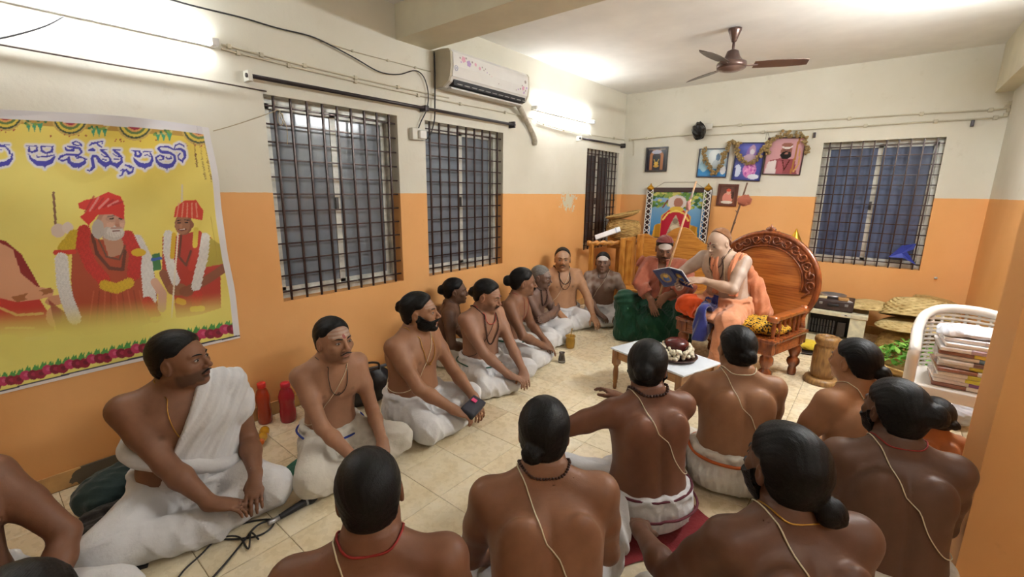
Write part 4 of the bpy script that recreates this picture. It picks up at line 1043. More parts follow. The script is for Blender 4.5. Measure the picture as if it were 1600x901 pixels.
# ---------------------------------------------------------------- air conditioner
def air_conditioner():
    r = empty('air_conditioner', (XL, 2.66, 2.33), 90, 'white split air conditioner with pink flower decals above the second window', 'air conditioner')
    L = 1.03  # local x along the wall, -y into the room
    prof = [(-.005, 0), (-.10, .0), (-.17, .035), (-.192, .075), (-.205, .15), (-.20, .25), (-.18, .275), (-.10, .285), (-.005, .285)]
    def ext(mb, pr, x0, x1): 
        n = len(pr); V = [(x0, y, z) for y, z in pr]+[(x1, y, z) for y, z in pr]
        mb.add(V, [tuple(range(n)), tuple(reversed(range(n, 2*n)))]+[(i, n+i, n+(i+1) % n, (i+1) % n) for i in range(n)])
        return mb
    W = pm('ac_plastic', 'dcdad6', .35, var=.04); G = pm('ac_side_plastic', 'b9b09c', .5, var=.1)
    ext(MB(), prof, .02, L-.02).build('body', W, r)
    for a, b in ((0, .022), (L-.022, L)): ext(MB(), [(y*1.005, z) for y, z in prof], a, b).build('end_cover', G, r)
    MB().box(.05, L-.04, -.186, -.110, .012, .055, Mx((0, 0, 0))).build('air_outlet', pm('ac_dark', '1b1a20', .5), r)
    pr2 = [(-.197, .072), (-.211, .15), (-.2065, .25), (-.200, .25), (-.203, .15), (-.19, .072)]
    fp = ext(MB(), pr2, .025, L-.025).build('front_panel', W, r)
    for i in range(11): x = .08+i*.086; MB().box(x, x+.06, -.196, -.150, .020, .026, bev=.002).build('louvre_blade', pm('ac_louvre', 'a9a8a4', .5), r)
    MB().box(.05, L-.045, -.155, -.10, -.012, .0, bev=.003).build('flap', W, r)
    cols = [pm('decal_pink', 'd9a3b8', .5), pm('decal_violet', 'b79ac8', .5), pm('decal_grey', '9a8f8c', .5)]
    rs = random.Random(3); mbs = []
    def mb_(c): mbs.append((MB(), cols[c])); return mbs[-1][0]
    def blob(mb, x, z, s, a, petals=5):
        pts = []
        for k in range(20):
            t = k/20*6.283; q = s*(.75+.3*abs(math.sin(petals*t/2))); pts.append((x+q*math.cos(t+a), z+q*math.sin(t+a)))
        ysurf = lambda z: np.interp(z, [.072, .15, .25], [-.197, -.211, -.2065])-.0015
        mb.add([(px, ysurf(pz), pz) for px, pz in pts], [tuple(range(20))])
    for x, z, s, c in ((.14, .215, .024, 0), (.20, .195, .026, 1), (.28, .205, .014, 0), (.33, .185, .014, 0), (.17, .23, .008, 2), (.24, .215, .009, 2), (.10, .22, .008, 2), (.11, .19, .007, 1), (.36, .2, .007, 2), (.38, .18, .007, 2), (.42, .17, .006, 1), (.45, .16, .005, 2), (.48, .15, .005, 0), (.40, .195, .006, 2),
                       (.93, .13, .02, 0), (.96, .19, .016, 2), (.89, .12, .009, 2), (.86, .11, .008, 1), (.95, .095, .012, 1), (.91, .15, .008, 2), (.98, .14, .011, 1), (.97, .115, .009, 2), (.83, .10, .006, 2), (.58, .11, .005, 2)): blob(mb_(c), x, z, s, rs.random()*6)

    for mb, m in mbs: mb.build('flower_decal', m, fp)
    mb = MB(); ring = [(.055+.016*math.cos(t), -.2105, .135+.02*math.sin(t)) for t in np.linspace(0, 6.283, 18)[:-1]]; mb.tube(ring, .0016, 5, True); mb.tube([(.05, -.211, .14), (.05, -.211, .132), (.058, -.211, .132), (.06, -.211, .14)], .0014, 5)
    mb.build('badge', pm('badge_blue', '6a7bb5', .4), fp)
air_conditioner()
MB().tube(smooth_path([(XL+.10, 3.66, 2.33), (XL+.06, 3.78, 2.27), (XL+.035, 3.93, 2.16), (XL+.03, 4.03, 2.05), (XL+.012, 4.05, 2.0)]), .028, 10).build('pipe', pm('wrapped_pipe', 'b5ad9c', .7, var=.25, vs=30, bump=.5), label='taped grey coolant pipe hanging from the air conditioner', cat='pipe')
# ---------------------------------------------------------------- curtain rods, cables, sockets
ROD = pm('rod_metal', '3a3336', .35, .4, var=.2); IV = pm('ivory_plastic', 'd9d6cb', .45, var=.05)
def rod(y0, y1, z0, z1, lab, joint=None):
    r = empty('curtain_rod', (XL, y0, z0), 0, lab, 'curtain rod', 'curtain rods over the windows'); d = Vector((0, y1-y0, z1-z0))
    MB().tube([(.055, -.02, 0), (.055, d.y+.02, d.z)], .0125, 10).build('rod', ROD, r)
    for k, (t, m) in enumerate(((0, IV), (1, ROD))): MB().box(.0, .07, d.y*t-.012, d.y*t+.012, d.z*t-.03, d.z*t+.03, bev=.004).build('bracket', m, r)
    if joint: MB().box(.0, .075, d.y*joint-.02, d.y*joint+.02, d.z*joint-.022, d.z*joint+.022, bev=.006).build('joint_bracket', ROD, r)
rod(1.20, 3.64, 2.145, 2.15, 'long dark curtain rod over both large left windows', .54)
rod(4.93, 6.12, 2.14, 2.15, 'short dark curtain rod over the corner window')
CAS = pm('cable_casing', 'c9c2ac', .5, var=.08); BLK = pm('black_cable', '1a181a', .5); BRN = pm('brown_cable', '4a3a32', .55)
def cable(pts, r, mat, lab, d=.008, n=6, name='cable', clips=0, path=None):
    P = path or smooth_path(wall_path(pts, d+r)); 
    if not clips: return MB().tube(P, r, n).build(name, mat, label=lab, cat='cable', group='cables and conduits on the walls')
    o = empty(name, (0, 0, 0), 0, lab, 'cable', 'cables and conduits on the walls'); MB().tube(P, r, n).build('conduit', mat, o)
    for i in range(clips):
        c = P[int((i+.5)/clips*(len(P)-1))]; MB().box(c[0]-r*1.8, c[0]+r*1.8, c[1]-r*1.8, c[1]+r*1.8, c[2]-r*2, c[2]+r*2, bev=r*.5).build('clip', mat, o)
    return o
cable([(-60, 60), (155, 98), (300, 122), (415, 143)], .004, BRN, 'thin cable on the wall between tube light and banner')
cable([(-40, 70), (20, 58), (70, 43), (98, 28)], .0035, BLK, 'short black lead hanging from the first tube light', .03)
cable([(250, -3), (300, 11), (375, 29), (430, 45), (483, 58), (520, 75), (552, 92), (590, 113), (620, 117), (645, 111), (659, 121), (666, 146), (664, 170), (655, 190), (650, 203)], .0045, BLK, 'black twin cable looping down to the socket box', .02)
cable([(483, 58), (550, 80), (615, 97), (672, 112)], .004, CAS, 'thin cream cable clipped below the ceiling beam', .004, clips=4)
cable([(345, 70), (450, 97), (600, 132), (700, 153)], .006, CAS, 'cream wiring conduit above the long curtain rod', .004, clips=6)
cable([(345, 77), (450, 103), (600, 138), (700, 159), (800, 178), (832, 186)], .006, CAS, 'lower cream wiring conduit ending near the coolant pipe', .004, clips=7)
cable([(674, 82), (675, 120), (675, 160), (674, 190), (666, 214), (655, 219), (648, 212)], .006, BLK, 'black power cable of the air conditioner dropping to the socket', .03)
cable([(838, 190), (880, 203), (930, 212), (979, 219)], .006, CAS, 'cream conduit under the second tube light', .004, clips=4)
def bwp(pts, d=.012): return smooth_path([tuple(ony(a, b)-np.array([0, d, 0])) for a, b in pts])
cable(None, .009, CAS, 'upper cream conduit along the back wall', clips=6, path=bwp([(1110, 198), (1300, 187), (1440, 178), (1562, 171), (1572, 166), (1582, 158)]))
cable(None, .009, CAS, 'lower cream conduit along the back wall', clips=10, path=bwp([(983, 219), (1000, 217), (1090, 210), (1110, 211), (1300, 200), (1440, 191), (1555, 184), (1572, 177), (1578, 168)]))
cable(None, .005, CAS, 'short cream conduit dropping beside the corner of the back wall', path=bwp([(991, 217), (991, 230), (990, 243)]))
sb = empty('socket_box', (XL, 2.45, 1.945), 90, 'white socket box between the two large windows', 'socket')
MB().box(-.065, .065, -.045, -.001, -.045, .045, bev=.006).build('box', IV, sb); MB().box(-.01, .055, -.075, -.045, -.035, .03, bev=.008).build('plug', WP, sb); MB().box(.045, .06, -.05, -.044, -.03, .005).build('switch', BP, sb)
# ---------------------------------------------------------------- ceiling fan
def fan():
    f = empty('ceiling_fan', (-1.17, 4.32, ZC), 0, 'brown three-blade ceiling fan hanging from the far ceiling', 'fan')
    B = pm('fan_brown', '5a4640', .3, .5, var=.1); B2 = pm('fan_ring', '8a7670', .3, .6); 
    MB().lathe([(.012, -.004), (.052, -.012), (.05, -.03), (.038, -.06), (.02, -.11), (.014, -.115)], 20).build('canopy', B, f)
    MB().lathe([(.011, -.10), (.011, -.22)], 12).build('downrod', B, f)
    MB().lathe([(.014, -.17), (.045, -.185), (.06, -.23), (.085, -.262), (.115, -.275), (.118, -.30), (.112, -.318)], 28).build('motor', B, f)
    MB().lathe([(.108, -.316), (.104, -.325), (.07, -.332), (.066, -.338), (.001, -.342)], 28, caps=False).build('bottom_cover', B2, f)
    for k in range(3):
        a = 24+120*k; bl = MB()
        V = []; 
        for i in range(9):
            t = i/8; x = .17+.40*t; w = .052+.016*math.sin(t*3.1)-.01*t; w = w*(1 if t < .95 else .75)
            V += [(x, -w, -.296+.012), (x, w, -.296-.012), (x, -w, -.299+.012), (x, w, -.299-.012)]
        F = []
        for i in range(8):
            o = i*4; F += [(o, o+4, o+5, o+1), (o+2, o+3, o+7, o+6), (o, o+2, o+6, o+4), (o+1, o+5, o+7, o+3)]
        F += [(0, 1, 3, 2), (32, 34, 35, 33)]
        M = Mx(rz=a); bo = bl.add(V, F, False, M).build('blade', B, f)
        MB().box(.09, .20, -.018, .018, -.302, -.297, M).build('blade_bracket', B2, bo)
fan()
# ---------------------------------------------------------------- pictures on the back wall
def picture(x0, x1, z0, z1, fw, fcol, paint, lab, tilt=0., name='framed_picture', base='ffffff', lean=.0, n=(44, 56), y=None, rough='print_gloss'):
    cx, cz = (x0+x1)/2, (z0+z1)/2; w, h = (x1-x0)/2, (z1-z0)/2
    r = empty(name, (cx, (y if y is not None else YB-.004), cz), 0, lab, 'picture'); r.rotation_euler = (math.radians(lean), math.radians(tilt), 0)
    m = pm('frame_'+fcol, fcol, .35, var=.15, coat=.3); fb = MB(); d = .022
    for a, b, c, e in ((-w, w, -h, -h+fw), (-w, w, h-fw, h), (-w, -w+fw, -h+fw, h-fw), (w-fw, w, -h+fw, h-fw)): fb.box(a, b, -d, 0, c, e)
    fb.build('frame', m, r); MB().box(-w+fw*.5, w-fw*.5, -.006, -.001, -h+fw*.5, h-fw*.5).build('backing', m, r)
    us = np.linspace(-w+fw*.7, w-fw*.7, n[0]); vs = np.linspace(-h+fw*.7, h-fw*.7, n[1])
    def col(u, v):
        a = Paint((u/(w-fw*.7)+1)*50, (1-v/(h-fw*.7))*50, base); paint(a); return a.c
    sheet('print', us, vs, lambda u, v: np.stack([u, np.full_like(u, -.0085), v], 1), col, MAT[rough], r); return r
def p_deity(a):
    a.poly([(0, 0), (100, 0), (100, 100), (0, 100)], '2a2430'); a.line([(22, 95), (22, 30), (35, 12), (65, 12), (78, 30), (78, 95)], 14, 'a8704a'); a.ell(50, 16, 26, 9, 'b9b9c8'); a.poly([(33, 90), (33, 35), (67, 35), (67, 90)], '1c2630')
    a.ell(50, 40, 9, 9, '2c2c30'); a.poly([(40, 48), (60, 48), (64, 85), (36, 85)], '24303a'); a.ell(50, 68, 11, 8, 'd8a834'); a.ell(50, 80, 15, 6, 'c99a3c'); a.line([(38, 50), (50, 75), (62, 50)], 4, 'c8a85a'); a.line([(8, 4), (92, 4)], 6, '9a8a78')
def p_sea(a):
    a.grad('cfe3ea', '4f9ad0', (a.v-35)/55.); a.ell(55, 30, 22, 30, 'e6eef0'); a.ell(66, 30, 7, 14, '6a88a8'); a.ell(60, 55, 12, 16, 'c8d4d8'); a.put(a.v > 72, '3f8fcc'); a.ell(20, 60, 14, 22, '9ac4d8'); a.ell(88, 75, 10, 16, 'e8eef2'); a.put(a.v > 95, '3f74a8')
def p_purple(a):
    a.grad('5a5fb5', '3f4690', a.v/100.); a.ell(55, 30, 18, 22, '8a6ab0'); a.ell(58, 18, 11, 13, 'b090a8'); a.ell(58, 24, 8, 8, 'd8d0d8'); a.ell(52, 45, 26, 16, 'b8a0b4'); a.ell(58, 72, 24, 22, 'c77ab8')
    rs = np.random.RandomState(2)
    for i in range(40): a.ell(40+38*rs.rand(), 58+32*rs.rand(), 3.4, 3, ('e2a0cc', 'a84a9a', 'd98ac0')[i % 3])
    a.ell(15, 75, 13, 17, 'c8d0ea'); a.ell(75, 90, 20, 7, 'd9dcea'); a.line([(5, 70), (5, 95)], 8, '30387a')
def p_pink(a):
    a.grad('c79aa0', 'bf8a90', a.v/100.); a.poly([(8, 100), (12, 62), (38, 56), (80, 58), (92, 100)], '8e4a52'); a.poly([(2, 100), (8, 66), (30, 60), (34, 100)], 'd9cfcf'); a.ell(54, 36, 15, 19, '8f5f52'); a.ell(54, 23, 14, 7, 'e0d8d4'); a.ell(54, 19, 15, 6, '8f5f52'); a.ell(54, 47, 15, 11, '1c1616'); a.ell(55, 42, 5, 3, '9a6a5c'); a.line([(46, 33), (51, 33)], 3, '2a1a18'); a.line([(57, 33), (63, 33)], 3, '2a1a18')
    a.poly([(36, 62), (54, 66), (52, 100), (34, 100)], 'a85a62'); a.line([(82, 2), (79, 60), (76, 96)], 5, 'a9743f'); a.line([(88, 30), (93, 70), (82, 92)], 4, 'c99a5a'); a.line([(48, 62), (56, 88), (66, 62)], 3, '4a2018')
def p_small(a):
    a.grad('5a3a34', '8a5a4a', a.v/100.); a.ell(52, 66, 30, 30, 'd98a7a'); a.ell(54, 34, 12, 14, 'd9a890'); a.ell(54, 24, 13, 8, 'c8503c'); a.ell(50, 88, 34, 8, 'e2d8cc'); a.line([(30, 10), (80, 10)], 6, '6a4a3a'); a.ell(80, 50, 8, 20, '3f2a24')
def p_shrine(a):
    a.grad('8fb0c8', '3f8fc8', a.v/90.); rs = np.random.RandomState(5)
    for i in range(160): a.ell(100*rs.rand(), 34*rs.rand()**1.2, 4, 3, ('5f8a3f', '8aa24a', '3f6a3a', 'c8c46a')[i % 4])
    a.put(a.v > 85, '3a6a9a', .6); a.ell(50, 24, 16, 15, 'cfc4c0'); a.ell(52, 24, 8, 10, 'a8705f'); a.poly([(10, 100), (14, 72), (24, 68), (24, 52), (40, 36), (60, 36), (76, 52), (76, 68), (88, 72), (90, 100)], 'd9a53a'); a.ell(50, 66, 25, 30, 'b8283c'); a.poly([(25, 66), (75, 66), (75, 100), (25, 100)], 'b8283c')
    a.ell(50, 38, 12, 6, 'e0b84a'); a.line([(20, 96), (20, 74)], 9, 'b9842c'); a.line([(82, 96), (82, 74)], 9, 'b9842c'); a.poly([(50, 48), (57, 66), (62, 84), (66, 100), (34, 100), (38, 84), (43, 66)], 'b7a890'); a.ell(50, 62, 5, 6, '8a7a68'); a.ell(50, 76, 8, 6, 'd9cdb4'); a.ell(50, 88, 11, 6, '8f8270'); a.line([(28, 60), (36, 46), (50, 40), (64, 46), (72, 60)], 3, 'f0cf6a'); a.line([(33, 20), (26, 34)], 3, '7a4a3a')
picture(-2.68, -2.375, 1.79, 2.115, .024, '241a1a', p_deity, 'small dark framed print of a temple deity on the back wall')
picture(-1.965, -1.60, 1.705, 2.06, .010, '2c2f48', p_sea, 'framed blue and white print with a garland loop in front', 1.5)
picture(-1.53, -1.205, 1.66, 2.11, .010, '23264a', p_purple, 'framed purple print of a figure heaped with pink flowers', 3)
picture(-1.19, -.80, 1.725, 2.145, .010, '3a2026', p_pink, 'framed pink portrait of a bearded man with a staff', 2.5)
picture(-1.685, -1.445, 1.35, 1.62, .026, '5c2f22', p_small, 'little brown framed picture below the garlanded frames', 2)
big = picture(-2.62, -1.75, .84, 1.575, .06, '3a1f1c', p_shrine, 'large picture of a golden shrine edged with white strung garlands', lean=-3, y=YB-.03, n=(90, 80))
WF = pm('white_flower', 'e9e6df', .8, var=.1); GO = pm('gold', 'c9952e', .3, .8, var=.2)
for s in (-1, 1):   # criss-cross strings of white flowers over both side rails
    mb = MB(); cx = s*.385
    for ph in (0, math.pi):
        pts = [(cx+.036*math.sin(z*42+ph), -.03, z) for z in np.linspace(-.36, .34, 70)]; mb.tube(pts, .0058, 6)
    for e in (-1, 1): mb.tube([(cx+e*.042, -.028, z) for z in np.linspace(-.36, .34, 8)], .005, 6)
    mb.build('flower_string', WF, big, label='white criss-cross flower string'); MB().lathe([(.02, .33), (.045, .345), (.05, .365), (.03, .385), (.012, .40), (.004, .425)], 12, Mx((cx, -.02, 0))).build('corner_finial', GO, big)
MB().tube([(-.33, -.01, .36), (-.2, -.006, .44), (.2, -.006, .44), (.33, -.01, .36)], .002, 5).build('hanging_wire', BRN, big)
# dried garlands over the three upper pictures
DRY = pm('dried_flowers', '9a8256', .95, var=.35, vs=40, bump=.6, bs=150)
def garland(px, lab, seed, r=.034, d=.05):
    P = smooth_path([tuple(ony(a, b, YB-d)) for a, b in px], 10); rs = random.Random(seed); mb = MB()
    L = [np.array(q) for q in P]; acc = 0; last = L[0]
    for q in L:
        acc += np.linalg.norm(q-last); last = q
        if acc < .012: continue
        acc = 0
        for _ in range(3):
            c = q+np.array([rs.gauss(0, r*.42), rs.gauss(0, r*.25), rs.gauss(0, r*.42)]); s = r*rs.uniform(.3, .55)
            V, F = sphere_np((0, 0, 0), s, 6, 4); V = V*np.array([rs.uniform(.7, 1.3), rs.uniform(.7, 1.2), rs.uniform(.6, 1.2)]); V += np.random.RandomState(rs.randrange(9999)).normal(0, s*.14, V.shape)
            c[1] = min(c[1], YB-.035-s*.3)
            mb.np(V+c, F, False)
    mb.build('dried_garland', DRY, label=lab, cat='garland', group='dried garlands on the pictures')
garland([(1100, 232), (1103, 250), (1110, 264), (1117, 270), (1124, 262), (1130, 250), (1136, 232), (1142, 222), (1152, 224)], 'dried brown garland looped over the blue and white print', 1)
garland([(1152, 222), (1153, 240), (1163, 252), (1176, 254), (1186, 244), (1195, 228), (1203, 220)], 'dried brown garland hanging across the purple print', 2)
garland([(1200, 240), (1204, 222), (1218, 212), (1238, 210), (1254, 213), (1259, 225), (1262, 240)], 'dried brown garland over the top of the pink portrait', 3)
sp = empty('wall_speaker', tuple(ony(1098, 204)), 0, 'black plastic-wrapped speaker on a white bracket on the back wall', 'speaker')
MB().box(-.03, .12, -.05, 0, .0, .075, bev=.01).build('bracket', IV, sp)
V, F = sphere_np((0, 0, 0), 1., 14, 9); rs_ = np.random.RandomState(3); V = V*np.array([.085, .08, .105])*(1+rs_.normal(0, .07, (len(V), 1)))+np.array([-.02, -.09, -.01])
MB().np(V, F, False).build('plastic_wrap', pm('black_bag', '0c0c0e', .28, var=.3, bump=.6, bs=40), sp)
MB().tube([tuple(ony(1209, 236)), tuple(ony(1199, 204)-np.array([0, .01, 0])), tuple(ony(1196, 218))], .002, 5).build('picture_wire', BRN, label='thin wire from a nail above the pink portrait', cat='wire')
for a, b, lab in ((1273, 211, 'dark iron hook on the back wall beside the pink portrait'), (1519, 193, 'dark iron hook on the back wall above the blue window')):
    q = ony(a, b); MB().box(-.012, .012, -.03, 0, -.028, .028, bev=.004).build('wall_hook', ROD, label=lab, cat='hook', loc=tuple(q), group='iron hooks on the back wall')
q = ony(1462, 434); h = empty('peg', tuple(q), 0, 'small white peg low on the back wall under the blue window', 'peg'); MB().box(-.012, .012, -.02, 0, -.01, .01, bev=.004).build('plate', IV, h); MB().lathe([(.006, 0), (.006, .018), (.009, .022)], 10, Mx((0, -.01, 0), rx=90)).build('knob', IV, h)
MB().add([(-.11, 0, -.10), (-.02, -.012, .03), (.09, -.006, .06), (.08, -.01, .0), (.03, -.012, -.03), (.12, -.004, -.16), (.02, -.012, -.10), (-.01, .004, -.05)], [(0, 7, 1), (1, 7, 2), (2, 7, 3), (3, 7, 4), (4, 7, 5), (5, 7, 6), (6, 7, 0)]).build('plastic_scrap', pm('blue_sheet', '2a3c9c', .5, var=.3), label='crumpled blue plastic scrap caught in the back window grille', cat='plastic sheet', loc=tuple(ony(1412, 388)-np.array([0, .008, 0])))
# ---------------------------------------------------------------- carved throne
TEAK = wood('teak', '6e3413', 'a85c28', .28, 1.6, (1.2, 9, 9)); TEAKV = wood('teak_dark', '5a2812', '8e4a22', .25, 2., (9, 9, 1.2)); TEAKP = wood('teak_panel', '8a4a1c', 'bb7434', .28, 1.3, (1.1, 9, 10))
def throne():
    t = empty('throne', (-.842, 4.168, 0), -15.7, 'carved teak throne with a round back and turned legs', 'throne')
    W, D, ST = .43, .30, .405
    MB().box(-W, W, -D, D, ST-.03, ST, bev=.008).build('seat_board', TEAKV, t)
    ap = MB(); ap.box(-W+.03, W-.03, -D+.02, -D+.05, ST-.13, ST-.03); ap.box(-W+.03, W-.03, D-.05, D-.02, ST-.13, ST-.03); ap.box(-W+.02, -W+.05, -D+.05, D-.05, ST-.13, ST-.03); ap.box(W-.05, W-.02, -D+.05, D-.05, ST-.13, ST-.03)
    ap.build('apron', TEAK, t)
    leg = [(.030, 0), (.034, .02), (.033, .05), (.028, .075), (.044, .095), (.052, .12), (.044, .145), (.028, .16), (.036, .175), (.05, .21), (.048, .25), (.034, .27), (.05, .285), (.052, .30), (.05, .315)]
    for x in (-W+.06, W-.06):
        for y in (-D+.06, D-.06): MB().lathe(leg, 18, Mx((x, y, 0))).box(x-.05, x+.05, y-.05, y+.05, .29, ST-.03).build('leg', TEAKV, t)
    # round back: outline polygon in x,z, extruded in y
    cz, rx, rz = .75, .445, .42; th = np.linspace(math.radians(-42), math.radians(222), 60)
    out = [(rx*math.cos(a), cz+rz*math.sin(a)) for a in th]; out = [(rx*math.cos(th[0])*1.04, ST-.02)]+out+[(rx*math.cos(th[-1])*1.04, ST-.02)]
    Mb = Mx((0, D-.03, 0), rx=-5)@Matrix(((1, 0, 0, 0), (0, 0, -1, 0), (0, 1, 0, 0), (0, 0, 0, 1)))   # poly (x,z) -> room, extrude along -y
    Mb = Mx((0, D-.04, ST), rx=-6) @ Mx((0, 0, -ST)) @ Matrix(((1, 0, 0, 0), (0, 0, 1, 0), (0, 1, 0, 0), (0, 0, 0, 1)))
    back = MB().prism([p for p in out], .0, .035, Mb).build('back_panel', TEAKP, t)
    rim = [(rx*math.cos(a), cz+rz*math.sin(a), .012) for a in th]; MB().tube(rim, .024, 8, M=Mb).build('back_rim', TEAKV, t)
    inner = [(.335*math.cos(a), cz+.31*math.sin(a), -.004) for a in np.linspace(math.radians(-8), math.radians(188), 50)]; MB().tube(inner, .010, 6, M=Mb).build('inner_moulding', TEAKV, t)
    cb = [(.455*math.cos(a), cz+.425*math.sin(a)) for a in np.linspace(math.radians(-8), math.radians(188), 50)]; ci = [(.34*math.cos(a), cz+.315*math.sin(a)) for a in np.linspace(math.radians(188), math.radians(-8), 50)]
    band = MB()
    n = 50; V = [(x, z, -.004) for x, z in cb]+[(x, z, -.004) for x, z in reversed(ci)]; band.add(V, [(i, n+i, n+i+1, i+1) for i in range(n-1)], False, Mb); band.build('carved_band', TEAKV, t)
    first = None
    for k in range(15):    # scrolls carved along the band
        a = math.radians(-4+192*(k+.5)/15); c = (.398*math.cos(a), cz+.37*math.sin(a)); s = 1 if k % 2 else -1; mb = MB()
        sp_ = []
        for i in range(26):
            q = i/25; r = .046*(1-q*.82); an = a+s*(math.pi*.5+q*8.2); sp_.append((c[0]+r*math.cos(an), c[1]+r*math.sin(an), -.008-.006*q))
        rr = .0085*(1-.35*np.linspace(0, 1, 26)); mb.tube(sp_, rr, 6, M=Mb)
        tl = [(c[0]+(.05+.02*j)*math.cos(a+s*1.57)-.02*j*math.cos(a), c[1]+(.05+.02*j)*math.sin(a+s*1.57)-.02*j*math.sin(a), -.008) for j in range(4)]; mb.tube(tl, [.009, .008, .006, .003], 6, M=Mb)
        mb.build('carved_scroll', TEAKV, t)
    crest = MB()
    for i in range(7):
        a = math.radians(30+20*i); crest.tube([(0, cz+rz+.01, .01), (.055*math.cos(a)*(.9+.2*(i == 3)), cz+rz+.012+.05*math.sin(a)*(1+.35*(i == 3)), .01)], [.017, .006], 7, M=Mb)
    for s in (-1, 1): crest.tube([(s*.03, cz+rz+.01, .01), (s*.07, cz+rz+.012, .01), (s*.11, cz+rz-.005, .01), (s*.12, cz+rz-.02, .01)], [.014, .012, .01, .005], 7, M=Mb)
    crest.build('crest', TEAKV, t)
    bal = [(.012, 0), (.017, .012), (.012, .025), (.018, .06), (.019, .085), (.011, .115), (.017, .13), (.013, .145)]
    for s in (-1, 1):
        x = s*(W-.045); ar = MB().box(x-.035, x+.035, -D+.04, D-.02, .555, .585, bev=.008); ar.lathe([(.024, -.038), (.028, 0), (.024, .038)], 14, Mx((x, -D+.045, .565), ry=90)); ar.build('armrest', TEAK, t)
        MB().tube([(x, D-.02, .60), (x, D-.05, .50), (x+s*.01, D-.06, .42)], [.03, .024, .03], 8).build('arm_support', TEAK, t)
        for i in range(6): MB().lathe(bal, 12, Mx((x, -D+.075+i*.083, ST), sc=(1, 1, 1.05))).build('baluster', TEAKV, t)
throne()
def leopard():
    m = bpy.data.materials.new('leopard_print'); m.use_nodes = True; n = NT(m)
    v = n.coord(); vo = n.add('ShaderNodeTexVoronoi', _Scale=46., feature='F1'); n.link(v, vo.inputs[0])
    n.link(n.ramp(vo.outputs[0], [(.28, lin('1a1208')), (.36, lin('c9971c')), (.62, lin('d9a828')), (.66, lin('2a1c0a'))]), n.bsdf.inputs['Base Color']); n.bsdf.inputs['Roughness'].default_value = .8; MAT['leopard'] = m
leopard()
F = Fld(); F.u(ell((0, 0, .045), (.40, .245, .055))); F.u(ell((.26, -.06, .05), (.14, .17, .06)), .05); F.u(ell((-.28, -.06, .05), (.12, .17, .05)), .05); F.fn(lambda D, X, Y, Z: np.maximum(D+.006*vary(X, Y, Z, 3, .12), .002-Z))
P, Q, N = mesh_fld(F, [-.42, -.3, 0], [.42, .27, .13], .012); q = quad_obj('seat_cushion', P, Q, MAT['leopard'], None, N); q.location = (-.84, 4.15, .405); q.rotation_euler = (0, 0, math.radians(-15.7)); link(q, None, 'yellow leopard-print cushion on the throne seat', 'cushion')
# ---------------------------------------------------------------- wooden sofa behind, baskets on its arm
PINE = wood('sofa_wood', 'a0611f', 'cf9344', .3, 1.5, (1.2, 10, 10)); PINEV = wood('sofa_wood_upright', 'a0611f', 'cf9344', .3, 1.5, (10, 10, 1.2))
def sofa():
    s = empty('wooden_sofa', (-1.75, 5.45, 0), 0, 'varnished wooden sofa with a wavy back behind the throne', 'sofa')
    top = [(-.60, .985), (-.52, 1.0), (-.42, .955), (-.30, .98), (-.20, 1.07), (-.10, 1.105), (0, 1.08), (.12, .97), (.25, .90), (.40, .88), (.55, .95), (.65, 1.0), (.75, .97)]
    top = [tuple(q[:2]) for q in smooth_path([(a, b, 0) for a, b in top], 4)]
    MB().prism([(-.60, .38)]+top+[(.75, .38)], 0, .035, Mx() @ Matrix(((1, 0, 0, 0), (0, 0, 1, 0), (0, 1, 0, 0), (0, 0, 0, 1)))).build('back_panel', PINE, s)
    MB().box(-.64, -.55, -.02, .06, 0, .99, bev=.015).build('back_post', PINEV, s); MB().box(.72, .80, -.02, .06, 0, .99, bev=.015).build('back_post', PINEV, s)
    MB().box(-.66, .80, -.50, .0, .32, .37, bev=.01).build('seat_board', PINE, s)
    for x in (-.62, .74): MB().box(x, x+.06, -.50, -.44, 0, .32, bev=.008).build('leg', PINEV, s)
    MB().box(-.735, -.665, -.30, .02, 0, .955, bev=.01).build('side_panel', PINEV, s)
    MB().box(-.66, -.575, -.28, -.255, .38, .93).build('side_board', PINEV, s)
    pts = []; rr = []
    for i in range(33):
        t = i/32; pts.append((-1.08+.42*t, -.50+.36*t, .875+.01*t)); rr.append(.030+.009*math.sin(t*38))
    MB().tube(pts, rr, 12).build('turned_rail', PINE, s); MB().box(-1.06, -1.01, -.49, -.44, 0, .86, bev=.008).build('rail_post', PINEV, s)
    MB().box(-1.05, -.68, -.02, .02, .78, .93).build('side_rail', PINE, s)
    MB().box(-1.06, -.68, -.14, .30, .845, .875, bev=.006).build('shelf_board', PINE, s)
    MB().box(-1.04, -.99, .22, .27, 0, .845).build('rail_post', PINEV, s); MB().box(-.74, -.69, .22, .27, 0, .845).build('rail_post', PINEV, s)
sofa()
def weave_mat(name, c1, c2, sc=60):
    m = bpy.data.materials.new(name); m.use_nodes = True; n = NT(m); v = n.coord()
    g = n.noise(v, 14, 4); n.link(n.ramp(g, [(.3, lin(c1)), (.7, lin(c2))]), n.bsdf.inputs['Base Color']); n.bsdf.inputs['Roughness'].default_value = .75; n.bump(n.noise(v, 120, 3), .5, .003); MAT[name] = m; return m
WK = weave_mat('wicker', '8f6f3a', 'c8a768'); WKL = weave_mat('bamboo_strip', 'b59a62', 'dcc890')
